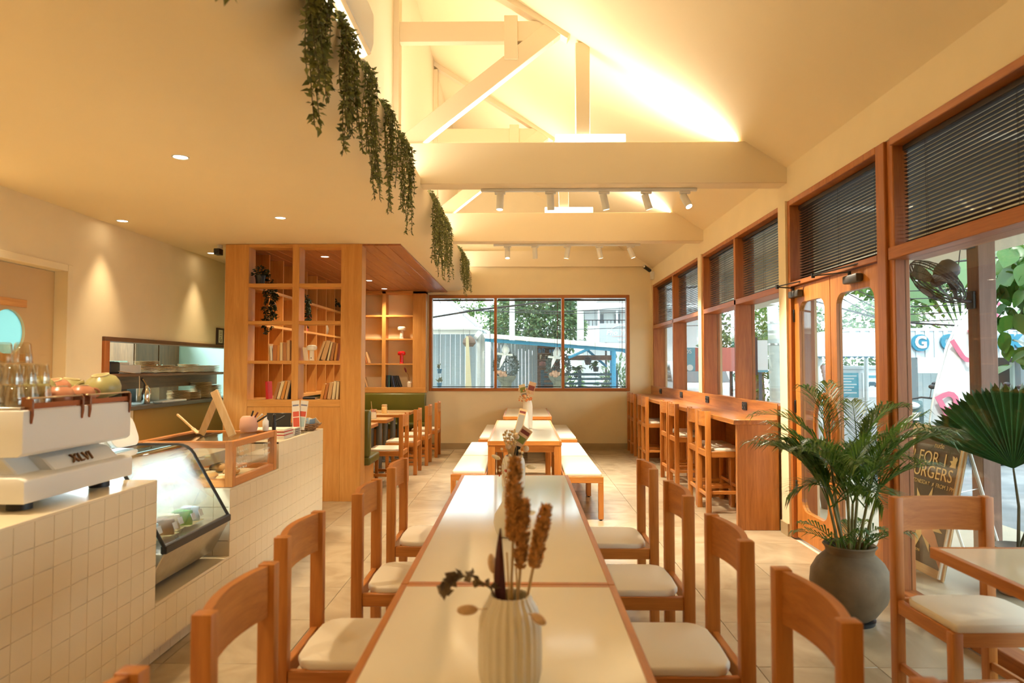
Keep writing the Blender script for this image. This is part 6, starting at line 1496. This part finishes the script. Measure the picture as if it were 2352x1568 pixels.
for tip, nrm, r, up in (((3.26, 4.60, .825), (-.50, -.80, .18), .56, (-.10, .05, 1)), ((3.42, 4.56, .76), (-.3, -.8, .25), .40, (.55, .0, .55)), ((3.62, 4.62, .62), (-.6, -.5, .3), .34, (.5, -.3, .2))):
    fanleaf(tip, nrm, r, radians(64 if r > .5 else 85), up)
    MB().tube([(cx_, cy_, .26), ((cx_+tip[0])/2 + .02, (cy_+tip[1])/2, .26 + (tip[2]-.26)*.55), tip], [.011, .009, .006], 7).build('petiole', pbr('palm_petiole', (.07, .055, .025), .7), t)
# feather flag
t = thing('feather_flag', 'white feather banner with pink letters beyond the porch post', 'flag', (5.15, 8.5, -.05))
left_ = [(5.02, .60), (5.08, 1.0), (5.16, 1.35), (5.28, 1.75), (5.42, 2.05), (5.60, 2.30), (5.85, 2.46), (6.12, 2.48)]
right_ = [(6.20, 2.28), (5.98, 2.02), (5.72, 1.75), (5.62, 1.40), (5.58, 1.0), (5.46, .60)]
pl = left_ + right_; N = len(pl)
m = MB(); vs = [(x, 8.5 + .03*sin(z*4), z) for x, z in pl]
L_, R_ = [Vector((a, 0, b_)) for a, b_ in left_], [Vector((a, 0, b_)) for a, b_ in right_[::-1]]
vs = []; 
for i in range(8):
    r_ = R_[min(int(i*len(R_)/8), len(R_)-1)]
    for k in range(7): p = L_[i].lerp(r_, k/6); vs.append((p.x, 8.5 + .035*sin(k*1.3+i*.7), p.z))
m.add(vs, [(7*i+k, 7*i+k+1, 7*i+k+8, 7*i+k+7) for i in range(7) for k in range(6)]); bc_ = m.build('banner_cloth', pbr('banner_white', (.66, .66, .66), .8), t)
MB().tube([(4.98, 8.52, -.05)] + [(a-.02, 8.52, b_) for a, b_ in left_], .014, 8).build('pole', M_white, t)
MB().box(4.75, 5.2, 8.3, 8.75, -.05, -.02).build('base_plate', M_dark, t)
M_pk = pbr('flag_pink', (.58, .15, .24), .8)
for s_, x, z, sz, a in (('R', 5.30, .98, .62, 28), ('U', 5.50, 1.72, .52, 32), ('P', 5.86, 2.18, .34, 40)):
    text('lettering', s_, M_pk, bc_, (x, 8.455, z), sz, Euler((pi/2, radians(-a), 0)).to_matrix(), .003, bold=.004)
# shop with blue letters
t = thing('scooter_shop', 'low shop with a corrugated white fascia and blue letters across the street', 'shop', (10, 16, -.05))
m = MB()
for i in range(60): m.box(7.2+.1*i, 7.2+.1*i+.094, 15.0+(.02 if i % 2 else 0), 15.08, 1.70, 2.28)
m.build('corrugated_fascia', pbr('fascia_blue_white', (.46, .54, .58), .5), t)['kind'] = 'stuff'
MB().box(7.2, 13.2, 15.0, 16.6, 2.28, 2.34).build('roof', M_tin, t); MB().box(11.0, 13.2, 16.5, 16.6, -.05, 2.3).build('rear_wall', pbr('shop_dark', (.10, .11, .10), .8), t)
for x in (8.55, 10.95): MB().box(x-.09, x+.09, 15.02, 15.2, -.05, 1.70).build('column', pbr('shop_column', (.10, .13, .14), .7), t)
for x0, x1 in ((11.1, 13.2),): MB().box(x0, x1, 15.6, 15.7, .9, 1.6).build('shutter', pbr('shop_shutter', (.28, .34, .30), .6), t); MB().box(x0, x1, 15.6, 15.68, -.05, .9).build('counter_front', pbr('shop_dark', (.10, .11, .10), .8), t)
M_sb2 = pbr('shop_blue', (.008, .17, .27), .5)
Rt = Euler((pi/2, 0, 0)).to_matrix()
MB().lathe([(0, 0), (.185, 0), (.185, .05), (0, .05)], (8.67, 14.99, 2.02), 32, rot=Euler((pi/2, 0, 0)).to_matrix()).build('logo_disc', M_sb2, t)
text('lettering', 'G', MW, bpy.data.objects['logo_disc'], (8.67, 14.93, 2.02), .36, Rt, .006, bold=.012)
text('lettering', 'GO BIKE', M_sb2, t, (10.13, 14.97, 2.02), .44, Rt, .03, bold=.02, spacing=1.28)
for x, y in ((8.2, 15.5), (9.2, 18.0)): pass
t = thing('pale_panel_fence', 'pale corrugated panel fence below the shop fascia', 'fence', (9.3, 17, -.05))
for i in range(12): MB().box(8.7+.2*i, 8.7+.2*i+.19, 17.0, 17.03, -.05, 1.35).build('panel', pbr('pale_blue_panel', (.60, .68, .70), .6), t, bevel=.004)
# long white awning and poster wall seen through the doors
t = thing('white_awning', 'long white awning roof across the street seen through the doors', 'awning', (6.2, 12, -.05))
MB().box(5.15, 6.75, 12.0, 13.4, 2.02, 2.10).build('roof_sheet', M_wht, t); MB().box(5.15, 6.75, 11.97, 12.0, 1.68, 2.04).build('valance', M_wht, t)
m = MB()
for i in range(16): m.prism([(5.15+.1*i, 1.68), (5.25+.1*i, 1.68), (5.2+.1*i, 1.64)], 'y', 11.97, 11.98)
m.build('scalloped_edge', M_teal, t)['kind'] = 'stuff'
for x, yp in ((5.25, 12.1), (6.66, 13.3)): MB().cyl((x, yp, -.05), (x, yp, 2.03), .04, n=10).build('pole', M_wht, t)
t = thing('poster_wall', 'white boundary wall with two posters seen through the doors', 'wall', (6.8, 13.5, -.05))
MB().box(5.5, 7.3, 13.5, 13.62, -.05, 1.45).build('wall_slab', M_wht, t); MB().box(5.45, 7.35, 13.46, 13.66, 1.45, 1.52).build('coping', M_wht, t, bevel=.01)
M_cy = pbr('poster_cyan', (.08, .33, .42), .5)
MB().box(6.24, 6.60, 13.485, 13.5, .90, 1.38).build('poster', M_cy, t); MB().box(6.68, 7.04, 13.485, 13.5, .90, 1.38).build('poster', pbr('poster_white', (.80, .84, .86), .5), t)
for i in range(7): MB().box(6.27, 6.56-.05*(i % 3), 13.48, 13.486, 1.31-.055*i, 1.33-.055*i).build('poster_line', MW, t)
car_ = [(-.14, 0), (-.14, .03), (-.09, .04), (-.05, .075), (.05, .075), (.09, .04), (.14, .03), (.14, 0)]
MB().prism([(6.86+a, 1.13+b_) for a, b_ in car_], 'y', 13.478, 13.485).build('poster_car', M_teal, t)
m = MB(); 
for x in (6.79, 6.93): m.prism([(x+.025*cos(2*pi*i/12), 1.13+.025*sin(2*pi*i/12)) for i in range(12)], 'y', 13.476, 13.486)
m.build('poster_wheels', M_black, t)
MB().box(6.72, 7.0, 13.48, 13.486, 1.28, 1.33).build('poster_line', M_cy, t)
# scooters
def scooter(loc, rz, col, label, proto=None):
    if proto is not None: return dup(proto, loc, rz, label)
    t = thing('scooter', label, 'scooter', (0, 0, 0), 'scooters parked across the street')
    M_b = pbr('scooter_' + col, (.025, .075, .085), .25)
    for x in (-.62, .62):
        MB().lathe([(.16, -.05), (.235, -.045), (.25, 0), (.235, .045), (.16, .05)], (x, 0, .25), 20, rot=Euler((pi/2, 0, 0)).to_matrix(), caps=False).build('tyre', M_black, t)
        MB().lathe([(0, -.03), (.165, -.03), (.165, .03), (0, .03)], (x, 0, .25), 16, rot=Euler((pi/2, 0, 0)).to_matrix()).build('wheel', M_steel, t)
    MB().prism([(-.95, .78), (-.35, .62), (-.15, .42), (.25, .36), (.30, .30), (-.15, .26), (-.45, .34), (-.75, .55), (-.98, .70)], 'y', -.15, .15).build('rear_body', M_b, t, bevel=.04, seg=2)
    MB().prism([(.28, .32), (.45, .40), (.62, .78), (.58, .98), (.48, 1.02), (.36, .70), (.22, .40)], 'y', -.17, .17).build('front_shield', M_b, t, bevel=.04, seg=2); fs_ = bpy.data.objects['front_shield']
    MB().prism([(-.85, .79), (-.10, .72), (.05, .66), (-.05, .60), (-.35, .64), (-.85, .73)], 'y', -.13, .13).build('seat', M_black, t, bevel=.03, seg=2)
    MB().cyl((.50, 0, .95), (.66, 0, .25), .035, n=10).build('fork', M_dark, t)
    MB().tube([(.38, -.33, 1.04), (.46, -.15, 1.06), (.48, 0, 1.03), (.46, .15, 1.06), (.38, .33, 1.04)], .016, 8).build('handlebar', M_black, t)
    for y in (-.27, .27):
        MB().tube([(.43, y, 1.05), (.42, y*1.1, 1.2)], .006, 5).build('mirror_stem', M_black, t); MB().sph((.42, y*1.15, 1.23), (.02, .06, .04), 10, 6).build('mirror', M_dark, t)
    MB().sph((.60, 0, .93), (.07, .12, .06), 12, 8).build('headlight', pbr('lamp_clear', (.7, .72, .72), .15), fs_)
    MB().prism([(.42, .52), (.86, .50), (.80, .56), (.55, .60)], 'y', -.07, .07).build('mudguard', M_b, t, bevel=.02)
    MB().box(-1.02, -.94, -.09, .09, .58, .66).build('tail_light', pbr('red_lens', (.5, .02, .02), .2), t)
    MB().box(.60, .62, -.1, .1, .70, .82).build('number_plate', MW, fs_)
    t.location = loc; t.rotation_euler = (0, 0, rz)
    return t
sp0 = scooter((6.5, 11.6, -.05), radians(-115), 'teal', 'dark scooter parked directly beside the thick window post')
for i, (x, y, l) in enumerate(((7.15, 11.2, 'dark scooter parked just before the feather banner'), (7.85, 11.5, 'dark scooter half hidden by the feather banner'), (8.55, 11.2, 'dark scooter partly behind the porch post'), (9.25, 11.5, 'dark scooter just past the porch post'), (9.95, 11.2, 'dark scooter at the end of the row farthest past the porch post'), (8.2, 13.2, 'dark scooter in the rear row by the shop column'), (9.4, 13.0, 'dark scooter in the rear row before the shop shutter'))):
    scooter((x, y, -.05), radians(-115 + R(-8, 8)), '', l, sp0)
# utility pole, hanging sign board, far signs, van
upole(4.72, 12.7, 4.2, 'weathered concrete pole outside the second side window bay', -.10, .12, 0)
t = thing('advert_sign', 'white upright advert panel beside the concrete pole', 'sign', (4.36, 12.4, -.05)); MB().box(4.26, 4.45, 12.4, 12.43, 1.40, 1.98).build('panel', MW, t); MB().box(4.22, 4.262, 12.39, 12.44, 1.35, 2.03).build('edge', M_dark, t); MB().box(4.30, 4.35, 12.43, 12.46, -.05, 1.5).build('leg', M_teal, t)
MB().box(4.26, 4.45, 12.397, 12.4, 1.40, 1.44).build('foot_strip', M_cy, t)
t = thing('street_board', 'cyan and red food stall board outside the far side windows', 'sign', (4.0, 15, -.05))
MB().box(3.40, 3.80, 15.0, 15.04, 1.40, 1.92).build('panel', M_cy, t); MB().box(3.80, 4.7, 15.0, 15.04, 1.40, 1.92).build('panel', pbr('stall_red', (.42, .12, .10), .6), t)
text('lettering', 'TOS', MW, t, (3.60, 14.99, 1.83), .13, Rt, .004); MB().lathe([(0, 0), (.07, 0), (.07, .01), (0, .01)], (3.68, 14.995, 1.48), 16, rot=Euler((pi/2, 0, 0)).to_matrix()).build('round_mark', MW, t)
for x in (3.45, 4.6): MB().box(x-.03, x+.03, 15.04, 15.1, -.05, 1.5).build('leg', M_dark, t)
t = thing('white_van', 'white van parked outside the side windows', 'van', (4.4, 17.8, -.05))
MB().prism([(16.2, .35), (16.2, 1.05), (16.5, 1.12), (16.9, 1.62), (19.6, 1.66), (19.8, .4)], 'x', 3.65, 5.15).build('van_body', M_wht, t, bevel=.08, seg=3)
MB().prism([(16.6, 1.15), (16.93, 1.54), (17.6, 1.56), (17.6, 1.15)], 'x', 3.64, 3.66).build('side_glass', pbr('van_glass', (.10, .13, .14), .1), t)
MB().add([(3.8, 16.46, 1.13), (5.0, 16.46, 1.13), (4.95, 16.84, 1.58), (3.85, 16.84, 1.58)], [(0, 1, 2, 3)]).build('windscreen', pbr('van_glass', (.10, .13, .14), .1), t)
for y in (16.8, 19.1):
    for x in (3.68, 5.12): MB().lathe([(0, -.09), (.33, -.09), (.34, 0), (.33, .09), (0, .09)], (x, y, .29), 22, rot=Euler((0, pi/2, 0)).to_matrix()).build('wheel', M_black, t)
# trees beyond the glass wall
trunk_s = 1.3
tree('street_tree', 'bright green tree behind the shop fascia', [((15.0, 22, 4.4), (3.4, 1.5, 1.4)), ((12.2, 22.3, 4.9), (2.4, 1.5, 1.2)), ((17.2, 22.3, 3.8), (2.2, 1.2, 1.3)), ((14.4, 22.3, 6.8), (4.6, 1.5, 1.4)), ((13.0, 22.3, 3.2), (1.6, 1.2, .9))], 11000, .27, M_tree2, [(14.4, 22, -.05), (14.5, 22, 2), (14.7, 21.8, 4)])
tree('street_tree', 'deep green tree behind the poster wall', [((9.0, 19.4, 1.9), (1.7, 1, .8)), ((8.0, 19.6, 2.6), (1.2, .9, .7)), ((10.3, 19.5, 2.9), (1.0, 1, .6))], 2600, .17, M_tree, [(9.0, 19.4, -.05), (9.0, 19.4, 1), (8.9, 19.4, 2)])
tree('street_tree', 'leafy tree across the street outside the far side windows', [((7.0, 21.5, 3.3), (1.3, 1, 1.5)), ((6.3, 21.5, 1.7), (.9, .8, .8))], 2600, .16, M_tree, [(6.9, 21.5, -.05), (6.9, 21.5, 1.2), (7.0, 21.5, 2.6)])
tree('street_tree', 'spiky leaved tree beside the concrete pole', [((4.65, 13.45, 2.0), (.30, .35, .70)), ((4.7, 13.5, 1.0), (.35, .35, .5))], 700, .20, M_tree2, [(4.65, 13.45, -.05), (4.65, 13.45, 1), (4.65, 13.45, 2)], asp=.18)
t = thing('traveller_palm', 'palm with a fan of pale stems behind the shop roof', 'tree', (11.3, 17.6, -.05))
MB().tube([(11.3, 17.6, -.05), (11.3, 17.6, 2.2)], .16, 10).build('trunk', pbr('bark', (.20, .16, .11), .9), t)
for i in range(15):
    a = radians(-75 + 150*i/14); MB().tube([(11.3, 17.6, 2.1), (11.3 + 1.2*sin(a), 17.6, 2.1 + 1.3*cos(a))], [.05, .03], 6).build('leaf_stalk', pbr('pale_stalk', (.62, .66, .56), .6), t)
    c = Vector((11.3 + 1.2*sin(a), 17.6, 2.1 + 1.3*cos(a))); d = Vector((sin(a), 0, cos(a))); s = Vector((cos(a), -.6, -sin(a))).normalized()
    if i % 2: MB().add([c, c + d*.5 + s*.22, c + d*1.3, c + d*.5 - s*.22], [(0, 1, 2), (0, 2, 3)]).build('leaf', leafmat('banana_leaf', (.09, .17, .08), (.16, .26, .12)), t, smooth=False)
t = thing('broadleaf_tree', 'dark broad leaved branch hanging into view past the porch post', 'tree', (5.9, 7.4, -.05))
MB().tube([(6.6, 7.4, -.05), (6.5, 7.4, 1.6), (6.0, 7.35, 2.6), (5.5, 7.3, 2.75)], [.10, .09, .06, .03], 10).build('trunk', pbr('bark', (.20, .16, .11), .9), t)
M_bl = leafmat('broad_leaf', (.02, .07, .012), (.06, .16, .02), .3, .25)
def bleaf(): 
    vs, fs = [], []
    for i in range(7):
        u = i/6; wd = .10*sin(pi*(.06+.9*u**.8)); z = -.05*u*u
        vs += [(-wd, .26*u, z+.015), (0, .26*u, z), (wd, .26*u, z+.015)]
    for i in range(6): fs += [(3*i, 3*i+1, 3*i+4, 3*i+3), (3*i+1, 3*i+2, 3*i+5, 3*i+4)]
    return MB().add(vs, fs)
L0 = bleaf().build('leaf', M_bl, t)
for q in L0.data.vertices: q.co += OFF[t.name]
M_bl2 = leafmat('broad_leaf_light', (.08, .22, .03), (.16, .36, .05), .35, .4)
for i in range(130):
    x, y, z = R(5.12, 5.95), R(7.0, 7.7), random.gauss(2.35, .28)
    o = L0 if i == 0 else clone(L0, (0, 0, 0))
    o.location = Vector((x, y, min(z, 3.0))) - OFF[t.name]; o.rotation_euler = (R(-1.9, -.4), R(-.7, .7), R(0, 6.3)); o.scale = (R(.7, 1.1),)*3
for i in range(14):
    o = clone(L0, Vector((R(5.2, 5.6), R(7.2, 7.6), R(1.1, 1.95))) - OFF[t.name], (R(-1.5, -.3), R(-.5, .5), R(0, 6.3)), (R(.6, .9),)*3)
cable([(4.75, 12.7, 2.9), (7, 13, 2.35), (11, 13.4, 2.15), (26, 15, 2.9)], .018, 'black cable crossing in front of the blue shop letters')
for i in range(5): cable([(4.742, 12.7, 3.9-.12*i), (7, 12.75+.1*i, 2.9-.14*i), (26, 14, 3.6-.1*i)], .010, '%s thin street cable from the top above the awning' % ORDN[i])
t = thing('door_orchid', 'pale pink orchid outside the doors behind the areca palm', 'plant', (3.3, 7.4, -.012))
MB().lathe([(.09, -.012), (.12, .22), (.0, .2)], (3.3, 7.4, 0), 16).build('pot', pbr('dark_clay', (.12, .085, .06), .8), t)
MB().tube([(3.3, 7.4, .2), (3.31, 7.42, .9), (3.27, 7.36, 1.35), (3.2, 7.3, 1.48)], .006, 6).build('stem', M_cane, t)
for i in range(7): MB().sph((3.29-.014*i, 7.38-.012*i, 1.24+.042*i), (.032, .03, .034), 8, 6).build('flower', pbr('orchid_pink', (.74, .52, .56), .6), t)
m = MB(); leafcloud(m, [((3.3, 7.4, R(.3, 1.1)), (R(-1, 1), R(-1, 1), R(-.1, 1))) for i in range(70)], .24, .16); m.build('foliage', M_tree2, t, smooth=False)['kind'] = 'stuff'
